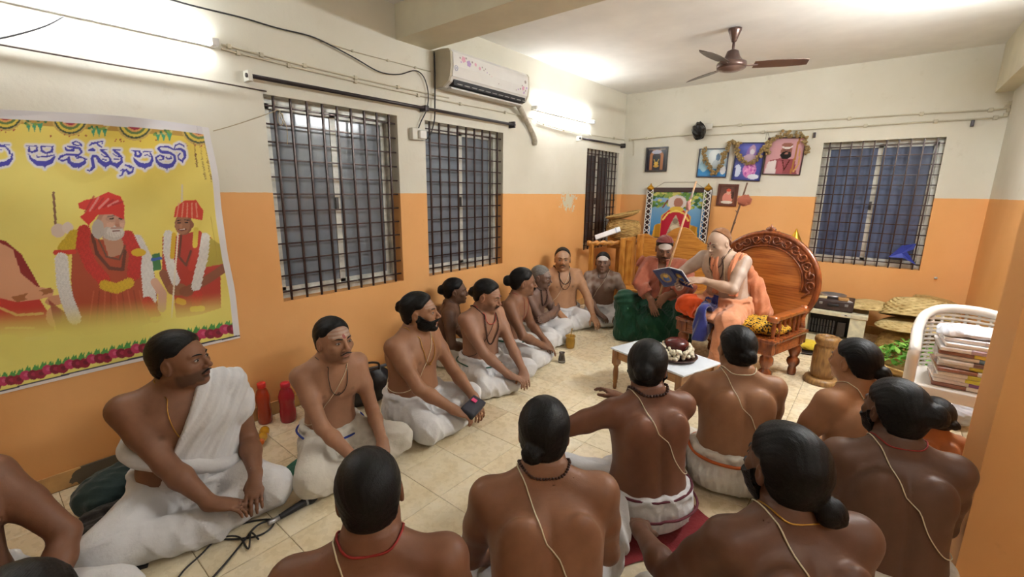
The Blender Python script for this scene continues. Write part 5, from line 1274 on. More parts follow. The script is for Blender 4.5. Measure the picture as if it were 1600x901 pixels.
def basket(M, prof, lab, mat, nst=30, rows=None, rope=.008, inside=True, group='woven baskets', name='basket', wv=.0075):
    """woven basket: real over-under relief on a lathe, plus a rim"""
    r = empty(name, (0, 0, 0), 0, lab, 'basket', group); r.matrix_world = M
    pz = np.array(prof); L = np.concatenate([[0], np.cumsum(np.hypot(np.diff(pz[:, 0]), np.diff(pz[:, 1])))]); rows = rows or int(L[-1]/.017)
    tq = np.linspace(0, L[-1], rows*2+1); R = np.interp(tq, L, pz[:, 0]); Z = np.interp(tq, L, pz[:, 1]); k = nst*2
    V = []
    for i in range(len(tq)):
        for j in range(k):
            o = wv*math.sin(math.pi*(j/2+.5))*(1 if (i//2) % 2 else -1)*(1 if i % 2 else .35); a = 2*math.pi*j/k; rr = max(R[i]+o, .003); V.append((rr*math.cos(a), rr*math.sin(a), Z[i]))
    I = np.arange(len(tq)*k).reshape(len(tq), k); Q = [(I[i, j], I[i, (j+1) % k], I[i+1, (j+1) % k], I[i+1, j]) for i in range(len(tq)-1) for j in range(k)]
    MB().add(V, Q, False).add([(0, 0, Z[0])]+[V[j] for j in range(k)], [(0, 1+(j+1) % k, 1+j) for j in range(k)]).build('weave', mat, r)
    MB().tube([(R[-1]*math.cos(a), R[-1]*math.sin(a), Z[-1]) for a in np.linspace(0, 6.2832, 49)[:-1]], rope, 7, True).build('rim', mat, r)
    return r
bc = np.array([-2.63, 5.50, .877])
basket(Mx(tuple(bc+np.array([0, 0, .02])), rx=-4, ry=4), [(.10, 0), (.17, .02), (.215, .08), (.225, .15), (.205, .21), (.18, .255)], 'large round wicker basket on the end of the sofa', WK, 28)
basket(Mx(tuple(bc+np.array([.01, -.01, .30])), rx=6, ry=-12), [(.03, .0), (.12, .008), (.20, .03), (.215, .055)], 'shallow wicker tray lying on the large round basket', WK, 28)
tb = MB(); first = None
bk = empty('paper_bundle', (-2.66, 5.22, 1.005), 24, 'white paper bundle leaning against the round basket', 'papers'); bk.rotation_euler = (math.radians(-35), math.radians(-22), math.radians(20))
MB().box(-.20, .13, -.008, .012, -.035, .035, bev=.004).build('bundle', pm('paper_white', 'e6e8ec', .6, var=.03), bk); MB().box(.07, .085, -.010, .014, -.037, .037).build('band', pm('paper_band', 'b9c2d0', .6), bk)
# leaning sticks and the gold finial behind the throne
BAMB = pm('bamboo_stick', 'c9a27a', .5, var=.2, vs=12); BRST = pm('brown_stick', '6a4a36', .6, var=.3, vs=20)
def stick(p0, p1, r, mat, lab, name='staff', knots=0):
    a, b = np.array(p0, float), np.array(p1, float); o = empty(name, tuple(a), 0, lab, 'staff'); d = b-a
    n = 24; P = [tuple(d*i/n) for i in range(n+1)]; rr = [r*(1+.12*math.sin(i*2.1))*(1-.2*i/n) for i in range(n+1)]; MB().tube(P, rr, 8).build('shaft', mat, o)
    for i in range(knots):
        c = d*(.35+.6*i/knots); MB().tube([tuple(c), tuple(c+np.array([.02*(1 if i % 2 else -1), -.01, .025]))], [r*.9, r*.3], 6).build('twig_stub', mat, o)
    return o
st = stick((-1.47, 5.54, .30), (-1.225, 5.62, 1.625), .011, BRST, 'thorny brown staff with a folded cloth leaning behind the throne', knots=6)
st2 = MB().box(-.01, .01, -.01, .01, 0, .39); 
V, F_ = sphere_np((0, 0, 0), 1., 10, 7); V = V*np.array([.075, .03, .06])*(1+np.random.RandomState(2).normal(0, .1, (len(V), 1)))+np.array([.215, .05, 1.13]); V[:, 0] += .03
MB().np(V, F_, False).build('tied_cloth', cloth('rust_cloth', 'a5604a', .9, .8, 40), st)
MB().box(-.06, .06, -.02, .10, -.30, .0, bev=.01).build('stand', PINEV, st)
go = empty('gold_finial', (-.66, 5.34, 0), 0, 'gold cone finial on a slim post behind the throne', 'finial')
MB().lathe([(.012, 0), (.012, .98)], 10).build('post', PINEV, go); MB().lathe([(.02, .93), (.11, .96), (.085, 1.0), (.05, 1.06), (.022, 1.12), (.004, 1.165)], 20).build('cone', GO, go); MB().lathe([(.12, 0), (.12, .02), (.03, .03)], 16).build('foot', PINEV, go)
# ---------------------------------------------------------------- low table with flowers
LAM = pm('white_laminate', 'dfe6ee', .25, var=.03); TW = wood('table_wood', '7a4a22', 'a8763f', .45, 2., (1.2, 9, 9)); TWV = wood('table_wood_leg', '7a4a22', '9c6a36', .4, 2., (9, 9, 1.2))
def low_table():
    t = empty('low_table', (-1.115, 3.145, 0), -16.7, 'low wooden table with a white laminate top', 'table')
    MB().box(-.325, .325, -.215, .215, .318, .332, bev=.004).build('top', LAM, t)
    for y in (-.195, .175): MB().box(-.27, .27, y, y+.02, .25, .317).build('apron', TW, t)
    for x in (-.295, .275): MB().box(x, x+.02, -.175, .175, .25, .317).build('apron', TW, t)
    pr = [(.012, 0), (.016, .02), (.014, .045), (.02, .055), (.016, .065), (.02, .08), (.022, .14), (.017, .185), (.024, .195), (.024, .205)]
    for x in (-.285, .285):
        for y in (-.185, .185): MB().lathe(pr, 14, Mx((x, y, 0))).box(x-.024, x+.024, y-.024, y+.024, .205, .317).build('leg', TWV, t)
low_table()
pl = empty('flower_plate', (-1.02, 3.13, .333), 0, 'dark wooden plate holding a maroon bowl ringed with white flowers', 'plate')
MB().lathe([(.001, .004), (.10, .004), (.135, .02), (.145, .028), (.15, .026), (.138, .012), (.105, 0), (.001, 0)], 28, caps=False).build('plate', pm('plate_wood', '3a1f16', .35, var=.2), pl)
MB().lathe([(.001, .03), (.05, .03), (.075, .06), (.085, .10), (.083, .12), (.06, .135), (.03, .145), (.001, .148)], 24, Mx((-.01, .02, 0)), caps=False).build('bowl', pm('maroon_lacquer', '4a1414', .25, var=.15), pl)
mb = MB(); rs = random.Random(5)
for i in range(150):
    a = rs.random()*6.283; rr = .088+.026*rs.random(); V, F_ = sphere_np((rr*math.cos(a), .01+rr*math.sin(a), .022+.07*rs.random()), .012+.006*rs.random(), 6, 4); mb.np(V, F_)
mb.build('white_flowers', pm('jasmine', 'e8e0c8', .8, var=.1), pl, kind='stuff')
# ---------------------------------------------------------------- turned wooden post, plate with yellow cloth
po = empty('turned_post', (-.205, 4.27, 0), 0, 'thick turned wooden post on a round foot beside the throne', 'wooden post')
OLD = wood('old_wood', '6a4a26', '9a7340', .5, 3., (9, 9, 1.0), .1)
MB().lathe([(.125, 0), (.128, .02), (.118, .045), (.09, .05)], 28).build('foot', OLD, po)
MB().lathe([(.078, .05), (.08, .075), (.086, .08), (.088, .20), (.082, .30), (.068, .318), (.08, .33), (.09, .36), (.084, .385), (.06, .395), (.034, .395), (.03, .37), (.001, .37)], 28, caps=False).build('shaft', OLD, po)
ye = empty('plate_with_cloth', (-.42, 5.12, 0), 0, 'dark tray with a folded yellow cloth on the floor behind the throne', 'tray'); MB().lathe([(.001, .006), (.17, .006), (.19, .02), (.195, .016), (.17, 0), (.001, 0)], 24, caps=False).build('tray', pm('steel_dark', '4a4440', .4, .6), ye)
F = Fld(); F.u(ell((.03, 0, .05), (.10, .09, .05))); F.fn(lambda D, X, Y, Z: np.maximum(D+.008*vary(X, Y, Z, 8, .1), .007-Z)); P, Q, N = mesh_fld(F, [-.12, -.15, 0], [.17, .15, .13], .008); quad_obj('cloth', P, Q, cloth('yellow_cloth', 'd9bc3a'), ye, N)
F = Fld(); F.u(ell((-.10, -.02, .03), (.07, .07, .025))); F.fn(lambda D, X, Y, Z: np.maximum(D+.006*vary(X, Y, Z, 5, .08), .007-Z)); P, Q, N = mesh_fld(F, [-.2, -.12, 0], [0, .1, .08], .008); quad_obj('white_cloth', P, Q, MAT['white_cotton'], ye, N)
# ---------------------------------------------------------------- cream cabinet with a suitcase and woven trays
cb = empty('cabinet', (-.245, 5.86, 0), 0, 'low cream cabinet with a dark slatted front near the back wall', 'cabinet'); CW = pm('old_cream_paint', 'cfc8ac', .6, var=.2, vs=16, bump=.2)
MB().box(-.27, .27, -.26, .26, .27, .31, bev=.005).build('top', CW, cb)
for x in (-.26, .13): MB().box(x, x+(.03 if x < 0 else .13), -.25, .25, 0, .27).build('side_panel', CW, cb)
MB().box(-.23, .13, .0, .25, 0, .27).build('back_box', BP, cb); MB().box(-.23, .13, -.25, -.23, .0, .035).build('bottom_rail', CW, cb)
for i in range(2):
    for j in range(9): MB().box(-.215+j*.026, -.203+j*.026, -.205, -.198, .14-.075*i, .205-.075*i).build('slat', pm('grille_grey', '3a3836', .5), cb)
MB().box(.03, .10, -.21, -.19, .05, .20, bev=.006).build('dark_panel', pm('panel_brown', '2a221c', .5), cb)
MB().box(.05, .13, -.2615, -.258, .285, .303).build('socket_plate', IV, cb); MB().box(.08, .10, -.264, -.26, .29, .298).build('switch', BP, cb)
sc_ = empty('suitcase', (-.275, 5.80, .311), 0, 'dark brown suitcase lying on the cream cabinet', 'suitcase'); MB().box(-.17, .17, -.14, .14, 0, .115, bev=.018).build('case', pm('suitcase_brown', '3a2a26', .6, var=.2, bump=.4, bs=90), sc_); MB().box(-.05, .05, -.155, -.14, .05, .075, bev=.008).build('handle', BP, sc_)
for x in (-.11, .11): MB().box(x-.015, x+.015, -.146, -.138, .06, .085, bev=.003).build('latch', pm('steel', 'a9a9ad', .3, .8), sc_)
MB().lathe([(.001, .0), (.10, .0), (.115, .012), (.12, .03), (.112, .03), (.105, .012), (.001, .008)], 26, caps=False).build('steel_plate', pm('steel', 'a9a9ad', .3, .8), label='grey steel plate on top of the dark suitcase', cat='plate', loc=(-.30, 5.84, .427))
pk = empty('packet', (-.185, 5.70, .427), 12, 'brown packet with a white slip on the dark suitcase', 'packet'); MB().box(-.06, .03, -.03, .03, 0, .03, bev=.006).build('box', pm('packet_brown', 'b58a55', .6, var=.2), pk); MB().box(.015, .06, -.038, -.032, -.025, .035, Mx(rx=18, ry=25)).build('slip', pm('paper_white', 'e6e8ec', .6), pk)
MB().box(-.05, .05, -.035, .035, 0, .022, bev=.006).build('cloth_packet', pm('packet_tan', 'cdbd96', .7, var=.2), label='folded tan cloth packet on the left end of the suitcase', cat='packet', loc=(-.39, 5.71, .427))
basket(Mx((.0, 5.88, .43), rx=180, ry=-3), [(.03, 0), (.13, .012), (.20, .035), (.21, .06)], 'pale shallow woven tray upturned on the cabinet corner', WKL, 28)
# pile of upturned baskets in the right corner
basket(Mx((.42, 5.72, .225), rx=180), [(.06, 0), (.20, .02), (.28, .09), (.305, .20), (.31, .22)], 'brown woven basket upturned at the bottom of the pile', WK, 36)
basket(Mx((.40, 5.71, .335), rx=178, ry=-5), [(.08, 0), (.24, .015), (.31, .055), (.32, .075)], 'wide flat woven tray tilted in the middle of the pile', WKL, 36)
basket(Mx((.40, 5.84, .52), rx=166), [(.10, 0), (.20, .02), (.265, .09), (.29, .17), (.295, .19)], 'pale woven basket upturned on top of the pile', WKL, 36)
basket(Mx((.52, 5.95, .53), rx=172, ry=9), [(.08, 0), (.16, .02), (.19, .08), (.195, .11)], 'small dark-edged woven basket resting on the pile by the corner', WK, 28)
# ---------------------------------------------------------------- tray of green leaves
tr = empty('leaf_tray', (.40, 5.02, 0), 0, 'round woven tray heaped with fresh green leafy sprigs', 'tray')
MB().lathe([(.001, .0), (.24, .0), (.30, .05), (.325, .085), (.315, .085), (.29, .05), (.23, .012), (.001, .012)], 40, caps=False).build('tray', WK, tr); MB().tube([(.32*math.cos(a), .32*math.sin(a), .085) for a in np.linspace(0, 6.283, 41)[:-1]], .009, 6, True).build('rim', WK, tr)
LF = pm('fresh_leaf', '5a9a34', .45, var=.35, vs=25); LF2 = pm('pale_leaf', '8fc058', .45, var=.3, vs=25); rs = random.Random(11)
lv = []; leaf = MB(); lw = .022
leaf.add([(0, 0, 0), (lw*.8, .018, .004), (lw, .035, .005), (lw*.55, .056, .002), (0, .075, -.006), (-lw*.55, .056, .002), (-lw, .035, .005), (-lw*.8, .018, .004), (0, .035, 0)], [(0, 1, 8), (1, 2, 8), (2, 3, 8), (3, 4, 8), (4, 5, 8), (5, 6, 8), (6, 7, 8), (7, 0, 8)], True)
a0 = leaf.build('leaf', LF, tr); a1 = a0.copy(); a1.data = a0.data.copy(); a1.data.materials[0] = LF2; COL.objects.link(a1); a1.parent = tr
for i in range(260):
    r_ = .28*math.sqrt(rs.random()); a = rs.random()*6.283; z = .05+.24*(1-(r_/.33)**2)*rs.uniform(.55, 1)
    o = (a0, a1)[i % 2] if i < 2 else copy_obj((a0, a1)[rs.random() < .45], tr)
    o.location = (r_*math.cos(a), r_*math.sin(a), z); o.rotation_euler = (rs.gauss(.3, .5), rs.gauss(0, .5), rs.random()*6.283); s = rs.uniform(.7, 1.25); o.scale = (s, s, s)
stm = MB()
for i in range(26):
    r_ = .2*math.sqrt(rs.random()); a = rs.random()*6.283; b = rs.random()*6.283; p0 = np.array([r_*math.cos(a), r_*math.sin(a), .08+.07*rs.random()]); stm.tube([tuple(p0), tuple(p0+np.array([.1*math.cos(b), .1*math.sin(b), .02]))], .0028, 5)
stm.build('stems', pm('leaf_stem', '7a8a44', .6), tr, kind='stuff')
# ---------------------------------------------------------------- white plastic chair with wrapped bundles
def plastic_chair():
    c = empty('plastic_chair', (.485, 3.60, 0), 0, 'white moulded plastic armchair holding wrapped bundles', 'chair'); W_ = pm('chair_plastic', 'd9d4cc', .3, var=.05)
    MB().box(-.215, .215, -.20, .22, .405, .43, bev=.012).build('seat', W_, c); MB().box(-.225, .225, -.225, -.20, .36, .43, bev=.01).build('seat_apron', W_, c)
    for s in (-1, 1):
        for y, yb in ((-.19, -.215), (.19, .235)): MB().tube([(s*.195, y, .41), (s*.215, (y+yb)/2, .2), (s*.23, yb, .0)], [.028, .026, .022], 8).build('leg', W_, c)
    path = smooth_path([(-.235, -.205, .40), (-.238, -.212, .55), (-.236, -.20, .625), (-.232, -.13, .66), (-.225, .02, .70), (-.195, .16, .765), (-.12, .235, .805), (0, .26, .815), (.12, .235, .805), (.195, .16, .765), (.225, .02, .70), (.232, -.13, .66), (.236, -.20, .625), (.238, -.212, .55), (.235, -.205, .40)], 5)
    M = []
    for i, q in enumerate(path): M.append(q)
    MB().tube(M, [.028]*len(M), 10).build('arm_and_back_rail', W_, c)
    bk_ = MB(); n = 14
    for j in range(13):       # woven-look back: slats with gaps
        z = .45+j*.027; pts = [(.205*math.sin(t*1.1), .10+.15*math.cos(t*1.1), z) for t in np.linspace(-1.05, 1.05, 15)]; MB().tube(pts, .0085, 6).build('back_slat', W_, c)
    for i in range(9):
        t = -1.0+.25*i; MB().tube([(.205*math.sin(t*1.1), .10+.15*math.cos(t*1.1)+.002, .43), (.205*math.sin(t*1.1), .10+.15*math.cos(t*1.1)+.004, .80)], .009, 6).build('back_rib', W_, c)
plastic_chair()
rs = random.Random(21); z = .432; BC = [('8a5a4c', 'e6e2e0'), ('e4e1e4', '8a5f9c'), ('e6e2e0', 'c9c23a'), ('d9d2cc', 'b9b03a'), ('8a5a4c', 'd8d4d0'), ('e4e4e2', 'd2c64a'), ('d9d9dc', '6a4a44'), ('e2e2e4', '7aa2c4'), ('8f5f4c', 'd9c24a'), ('e6e4e6', 'b9a0b0'), ('e2e2e6', 'c4b8c8'), ('e8e8ec', 'd0c8d0')]
ORD = ['', 'second', 'third', 'fourth', 'fifth', 'sixth', 'seventh', 'eighth', 'ninth', 'tenth', 'eleventh', '']
NM = ['maroon and white', 'white and purple', 'white with a yellow band', 'grey with a mustard band', 'maroon with a pale band', 'white with a lemon band', 'grey with a brown band', 'white and sky blue', 'brown with a gold band', 'white with a pink band', 'white with a lilac band', 'plain white']
for i, (a, b) in enumerate(BC):
    h = .024 if i < 9 else .026; o = empty('wrapped_bundle', (.50+rs.uniform(-.012, .012), 3.555+rs.uniform(-.012, .012), z), rs.uniform(-4, 4), f'wrapped cloth bundle, {NM[i]}, '+('lowest' if i == 0 else 'topmost' if i == 11 else f'{ORD[i]} from the bottom')+' on white chair', 'cloth bundle', 'wrapped bundles on the white chair')
    MB().box(-.145, .145, -.135, .135, 0, h*.96, bev=.008).build('folded_cloth', pm('bundle_'+a, a, .2, var=.12, vs=20, coat=.8), o); x = rs.uniform(-.04, .04); MB().box(x, x+.085, -.1365, .1365, .001, h*.96+.001, bev=.008).build('printed_band', pm('bundle_'+b, b, .2, var=.1, coat=.8), o); z += h
FILM = pm('clear_film', 'd2d6de', .18, var=.12, vs=14, bump=.9, bs=24, coat=.6)
F = Fld(); F.u(ell((0, 0, .02), (.15, .12, .03))); F.u(ell((-.10, -.08, .0), (.05, .05, .05)), .03); F.fn(lambda D, X, Y, Z: np.maximum(D+.008*vary(X, Y, Z, 4, .07), -.0-Z+.001)); P, Q, N = mesh_fld(F, [-.18, -.16, 0], [.18, .15, .08], .0075); q = quad_obj('plastic_cover', P, Q, FILM, None, N); q.location = (.48, 3.55, z+.001); link(q, None, 'crumpled clear plastic wrapper on top of the bundles', 'plastic wrapper')
F = Fld(); F.u(ell((0, 0, .085), (.14, .11, .09))); F.u(ell((.06, .02, .15), (.06, .05, .06)), .05); F.fn(lambda D, X, Y, Z: np.maximum(D+.011*vary(X, Y, Z, 14, .09), .001-Z)); P, Q, N = mesh_fld(F, [-.18, -.15, 0], [.18, .15, .24], .009); q = quad_obj('plastic_bag', P, Q, FILM, None, N); q.location = (.52, 4.02, 0); link(q, None, 'full white plastic bag on the floor behind the white chair', 'plastic bag')
MB().tube(smooth_path([(.40, 4.10, .004), (.46, 3.92, .004), (.58, 3.80, .004), (.60, 3.60, .004), (.52, 3.40, .004)]), .004, 6).build('floor_wire', BLK, label='thin black wire on the floor under the white chair', cat='wire')
# ---------------------------------------------------------------- vessels, bottles and bags by the left row
BRASS = pm('brass', 'a8843c', .3, .85, var=.15); STEEL = pm('steel', 'a9a9ad', .3, .8)
b = empty('brass_pot', (-2.21, 3.62, 0), 0, 'small brass water pot with a spoon on the floor', 'pot'); MB().lathe([(.035, 0), (.042, .01), (.048, .05), (.046, .09), (.04, .105), (.05, .118), (.052, .124), (.046, .124), (.036, .108), (.001, .10)], 22, caps=False).build('vessel', BRASS, b); MB().tube([(.0, 0, .10), (.01, .0, .16), (.012, .005, .20)], [.005, .004, .006], 7).build('spoon', BRASS, b)
b = empty('steel_tumbler', (-2.06, 3.24, 0), 0, 'small dark steel tumbler on the floor near the brass pot', 'tumbler'); MB().lathe([(.032, 0), (.034, .01), (.03, .04), (.024, .07), (.022, .085), (.027, .095), (.022, .095), (.018, .08), (.001, .06)], 20, caps=False).build('cup', pm('dark_steel', '6e6862', .25, .9), b); MB().lathe([(.0325, .012), (.034, .016), (.0325, .02)], 20, caps=False).build('band', STEEL, b)
def bottle(loc, body, cap, lab, h=.25, r=.042, trans=0., rot_=(0, 0, 0)):
    o = empty('water_bottle', loc, 0, lab, 'bottle'); o.rotation_euler = rot_; m = pm('bottle_'+body, body, .18, var=.05, coat=.5)
    if trans: m.node_tree.nodes['Principled BSDF'].inputs['Transmission Weight'].default_value = trans
    MB().lathe([(r*.9, 0), (r, .012), (r, h*.30), (r*.93, h*.34), (r*.93, h*.5), (r, h*.54), (r, h*.66), (r*.75, h*.80), (r*.5, h*.86), (r*.5, h*.90)], 20).build('body', m, o)
    MB().lathe([(r*.58, h*.87), (r*.6, h*.88), (r*.6, h*.985), (r*.5, h)], 18).build('cap', pm('cap_'+cap, cap, .3, var=.05), o)
bottle((-2.955, 1.065, 0), 'c8401c', 'd8302a', 'translucent orange-red water bottle with a red cap by the wall', .28, .043, .45)
bottle((-2.865, 1.175, 0), 'b01c30', 'c41e34', 'opaque crimson water bottle by the wall', .27, .050, .1)
bottle((-2.80, 1.00, .031), 'd8a024', 'd86a1c', 'small amber bottle lying on its side by the red bottles', .16, .029, .4, (math.radians(90), 0, math.radians(60)))
def soft(name, loc, rz, prims, mat, lab, cat, amp=.006, L=.1, res=.0095, seed=3, extra=None):
    F = Fld(); lo, hi = np.full(3, 9.), np.full(3, -9.)
    for c, r in prims: pr = ell(c, r); F.u(pr, .05); lo = np.minimum(lo, pr[1]); hi = np.maximum(hi, pr[2])
    F.fn(lambda D, X, Y, Z: np.maximum(D+amp*vary(X, Y, Z, seed, L)+amp*.5*np.sin(40*(X+.6*Y)+3*np.sin(20*Z)), .002-Z)); lo[2] = 0
    P, Q, N = mesh_fld(F, lo, hi, res); o = quad_obj(name, P, Q, mat, None, N); o.location = loc; o.rotation_euler = (0, 0, math.radians(rz)); return link(o, None, lab, cat)
soft('cloth_bag', (*onz(182, 768, .07)[:2], 0), 10, [((0, 0, .09), (.14, .16, .10)), ((.02, .08, .11), (.10, .10, .08))], cloth('dark_green_bag', '2c3d3c', .8, .5, 60), 'dark green cloth bag by the wall behind the white-shawled man', 'bag')
soft('black_bag', (*onz(150, 838, .05)[:2], 0), -32, [((0, .02, .05), (.24, .13, .055)), ((-.12, .0, .05), (.14, .12, .05)), ((.10, .05, .075), (.12, .11, .07))], cloth('black_cloth', '121113', .8, .5, 60), 'limp black cloth bag on the floor beside the white-shawled man', 'bag')
dv = empty('black_folder', (*onz(205, 868, .0)[:2], 0), -20, 'thin black folder sticking out under the black cloth bag', 'folder'); MB().box(-.11, .11, -.07, .07, 0, .012, bev=.003).build('cover', BP, dv); MB().box(-.107, .107, -.071, -.06, .003, .009).build('page_edge', pm('page_grey', '6a655e', .8), dv)
bg = empty('shoulder_bag', (-2.70, 1.66, 0), 84, 'black leather bag standing against the wall between two seated men', 'bag'); LE = pm('black_leather', '17161a', .35, var=.25, bump=.25, bs=90)
F = Fld(); F.u(ell((0, 0, .13), (.20, .07, .15))); F.u(ell((0, 0, .10), (.21, .085, .10)), .05); F.fn(lambda D, X, Y, Z: np.maximum(np.maximum(D+.003*vary(X, Y, Z, 4, .09), .002-Z), Z-.245)); P, Q, N = mesh_fld(F, [-.22, -.1, 0], [.22, .1, .26], .009); quad_obj('body', P, Q, LE, bg, N)
MB().box(-.17, .17, -.012, .012, .235, .252, bev=.005).build('zip_strip', pm('zip_grey', '4a4a50', .4), bg); MB().tube(smooth_path([(-.09, -.03, .235), (-.08, -.045, .29), (0, -.05, .315), (.08, -.045, .29), (.09, -.03, .235)]), .008, 7).build('handle', LE, bg)
# ---------------------------------------------------------------- microphone
mc = empty('microphone', (-1.955, .715, .024), 0, 'black handheld microphone with silver collar lying on the tiles', 'microphone'); dm = Vector((-.016, .165, .0)).normalized(); rzm = math.degrees(math.atan2(dm.y, dm.x))
Mm = Mx(rz=rzm) @ Mx(ry=90); MB().lathe([(.011, 0), (.0125, .005), (.0155, .06), (.0185, .12), (.02, .128)], 16, Mm).build('handle', BP, mc); MB().lathe([(.0095, -.05), (.011, -.045), (.011, .0)], 14, Mm).build('plug', STEEL, mc); MB().lathe([(.0205, .126), (.0215, .13), (.0205, .136)], 16, Mm).build('collar', STEEL, mc)
MB().lathe([(.019, .136), (.0245, .145), (.026, .163), (.022, .18), (.012, .19), (.001, .193)], 18, Mm, caps=False).build('grille_head', pm('mic_mesh', '2a2a2e', .4, .6, bump=.8, bs=500), mc)
def flo_path(px, z=.006): return smooth_path([tuple(onz(a, b, z)) for a, b in px], 6)
MB().tube(flo_path([(431, 811), (405, 812), (375, 819), (352, 830), (345, 840), (362, 842), (398, 838), (418, 829), (428, 817), (420, 813), (400, 822), (380, 846), (352, 880), (330, 905), (318, 925)]), .0042, 7).build('microphone_cable', BLK, label='black microphone cable looping over the floor tiles', cat='cable')
MB().tube(flo_path([(404, 842), (392, 832), (388, 857), (372, 838), (340, 842), (312, 868), (288, 890), (270, 915)], .012), .0038, 7).build('microphone_cable', BLK, label='second loop of black cable trailing towards the white-clad man', cat='cable')
# cloths the men sit on
def mat_cloth(name, loc, rz, w, d, mat, lab, h=.006, seed=2):
    us = np.linspace(-w, w, 40); vs = np.linspace(-d, d, 40)
    def pos(u, v): return np.stack([u*(1+.05*np.sin(v*17+seed)), v*(1+.06*np.sin(u*15)), .003+h*(.5+.5*vary(u, v, 0*u, seed, .14))], 1)
    o = sheet(name, us, vs, pos, lambda u, v: np.ones((len(u), 3)), mat); o.location = loc; o.rotation_euler = (0, 0, math.radians(rz)); return link(o, None, lab, 'cloth')
# ---------------------------------------------------------------- people
WC, CC = MAT['white_cotton'], MAT['cream_cotton']
COT = pm('cotton_thread', 'd8ccae', .8, var=.1); RUD = pm('brown_bead', '3a1a10', .45, var=.2, vs=80); GOLDC = pm('gold_chain', 'b98a3a', .35, .7); REDC = pm('red_thread', '8a2018', .8); CORAL = pm('coral_bead', 'b03020', .4); BLKT = pm('black_thread', '1c1412', .8)
SAF = cloth('saffron_cloth', 'c07a58', .85, .5, 60); SAF2 = cloth('salmon_cloth', 'd08f6c', .85, .5, 60); RUSTC = cloth('rust_shawl', '9a5540', .85, .6, 60); GREEN = cloth('dark_green_cloth', '0f3d28', .8, .5, 50); ORNG = cloth('orange_cloth', 'd8501c', .8, .5, 50); BLUE = cloth('blue_velvet', '171f6e', .55, .4, 40, sheen=.8); MAROON = cloth('maroon_cap', '6e342f', .9, .5, 120); MARS = pm('maroon_stripe', '5a1626', .8); ORS = pm('orange_stripe', 'b5561f', .8); BLS = pm('blue_stripe', '2a3a8c', .8); GRS = pm('green_stripe', '2a5a46', .8)
LAPR = dict(at=(.06, .27, .185), dir=(-.75, .6, -.25), curl=.45); LAPL = dict(at=(-.08, .29, .175), dir=(.7, .65, -.25), curl=.45)
KNR = dict(at=(.255, .22, .205), dir=(.25, .85, -.45), curl=.4); KNL = dict(at=(-.255, .22, .205), dir=(-.25, .85, -.45), curl=.4)
BACK = dict(handR=dict(LAPR, vis=False), handL=dict(LAPL, vis=False), face=False)
KL = dict(kneeR=(.285, .25, .10), kneeL=(-.285, .25, .105))
KN = dict(kneeR=(.295, .27, .10), kneeL=(-.295, .27, .10))
LG, FG = 'men seated along the left wall', 'men seated in front of the throne'
def person(**k):
    p = dict(handR=LAPR, handL=LAPL); p.update(k); return build_person(p)
def ring(o, z, r, mat, name, off=.018, tilt=.02):
    pts = [o.tp(.22*math.cos(a), .2*math.sin(a), z) for a in np.linspace(0, 2*math.pi, 48)[:-1]]
    for q in pts: q[2] = z-tilt*float(sstep(0, .15, q[1]))
    return cord(o, pts, r, mat, name, off=off)
GURU = (-1.08, 4.1, 1.05)
# ---- along the left wall
o = person(loc=(-2.42, .60), headpx=(283, 562), yaw=-97, skin=lin('7c553e'), label='heavy man with a white shawl over one shoulder beside the microphone', group=LG, kneeR=(.31, .26, .10), kneeL=(-.25, .29, .105), s=1.04, fat=.026, w=1.08, arm=1.08, nk=1.12, look=(-1.0, 1.75, .95), stubble=.6, mustache=.5, hair_t=.016, face_w=1.07, jaw=1.1,
           handR=dict(at=(-.02, .335, .165), dir=(-.85, .45, -.25), curl=.5, pole=(.6, -.25, -.8)), handL=dict(at=(-.20, .30, .185), dir=(.35, .8, -.45), curl=.45, pole=(-.25, -.7, -.6)), lean=.03, slump=.02)
dhoti(o, WC, 11, top=.215, fat=1.18)
drape(o, WC, lambda X, Y, Z: np.maximum(np.maximum((X+.055)*.90+(Z-.60)*.42, .14-Z), Z-.66), 'shawl', .019, .005, 5, False, lo=(-.36, -.3, .1), hi=(.25, .35, .68), freq=95, dirv=(.8, .1, .55), extra=[(cone(o.SH[-1], o.SH[-1]*.6+o.SH[(-1, 'E')]*.4, .064, .062), .02)])
P_ = [o.tp(.20, -.08, .36), o.tp(.20, .03, .345), o.tp(.14, .15, .325), o.tp(.03, .2, .285), o.tp(-.09, .22, .245), o.tp(-.18, .18, .225)]
rl = smooth_path(P_, 8); V_ = [cord(o, rl, .036, WC, 'shawl_roll', off=.010, closed=False)]
necklace(o, GOLDC, .0022, .22, .062)
o = person(loc=(-2.31, 1.24), headpx=(522, 532), yaw=-97, skin=lin('996f55'), label='slim young man with ash-striped forehead seated beside the red bottles', group=LG, s=1.0, w=.94, fat=-.008, arm=.92, look=(-.9, 1.25, .85), ash=.30, hair_t=.011, hl=.008, mustache=.35, stubble=.3, tilak=(.25, .04, .03),
           handR=dict(at=(.03, .36, .15), dir=(-.7, .6, -.4), curl=.5, pole=(.5, -.4, -.7)), handL=dict(at=(-.13, .34, .17), dir=(.45, .75, -.5), curl=.5, pole=(-.35, -.6, -.6)), kneeR=(.235, .30, .10), kneeL=(-.265, .26, .115), lean=.06, slump=.04)
dhoti(o, CC, 12, top=.215); ring(o, .195, .006, BLS, 'border_stripe', .028)
necklace(o, BLKT, .0018, .19, .060); cord(o, [o.tp(.0, .2, .405), o.tp(.004, .2, .41)], .009, RUD, 'pendant', closed=False); thread(o, COT, .0016)
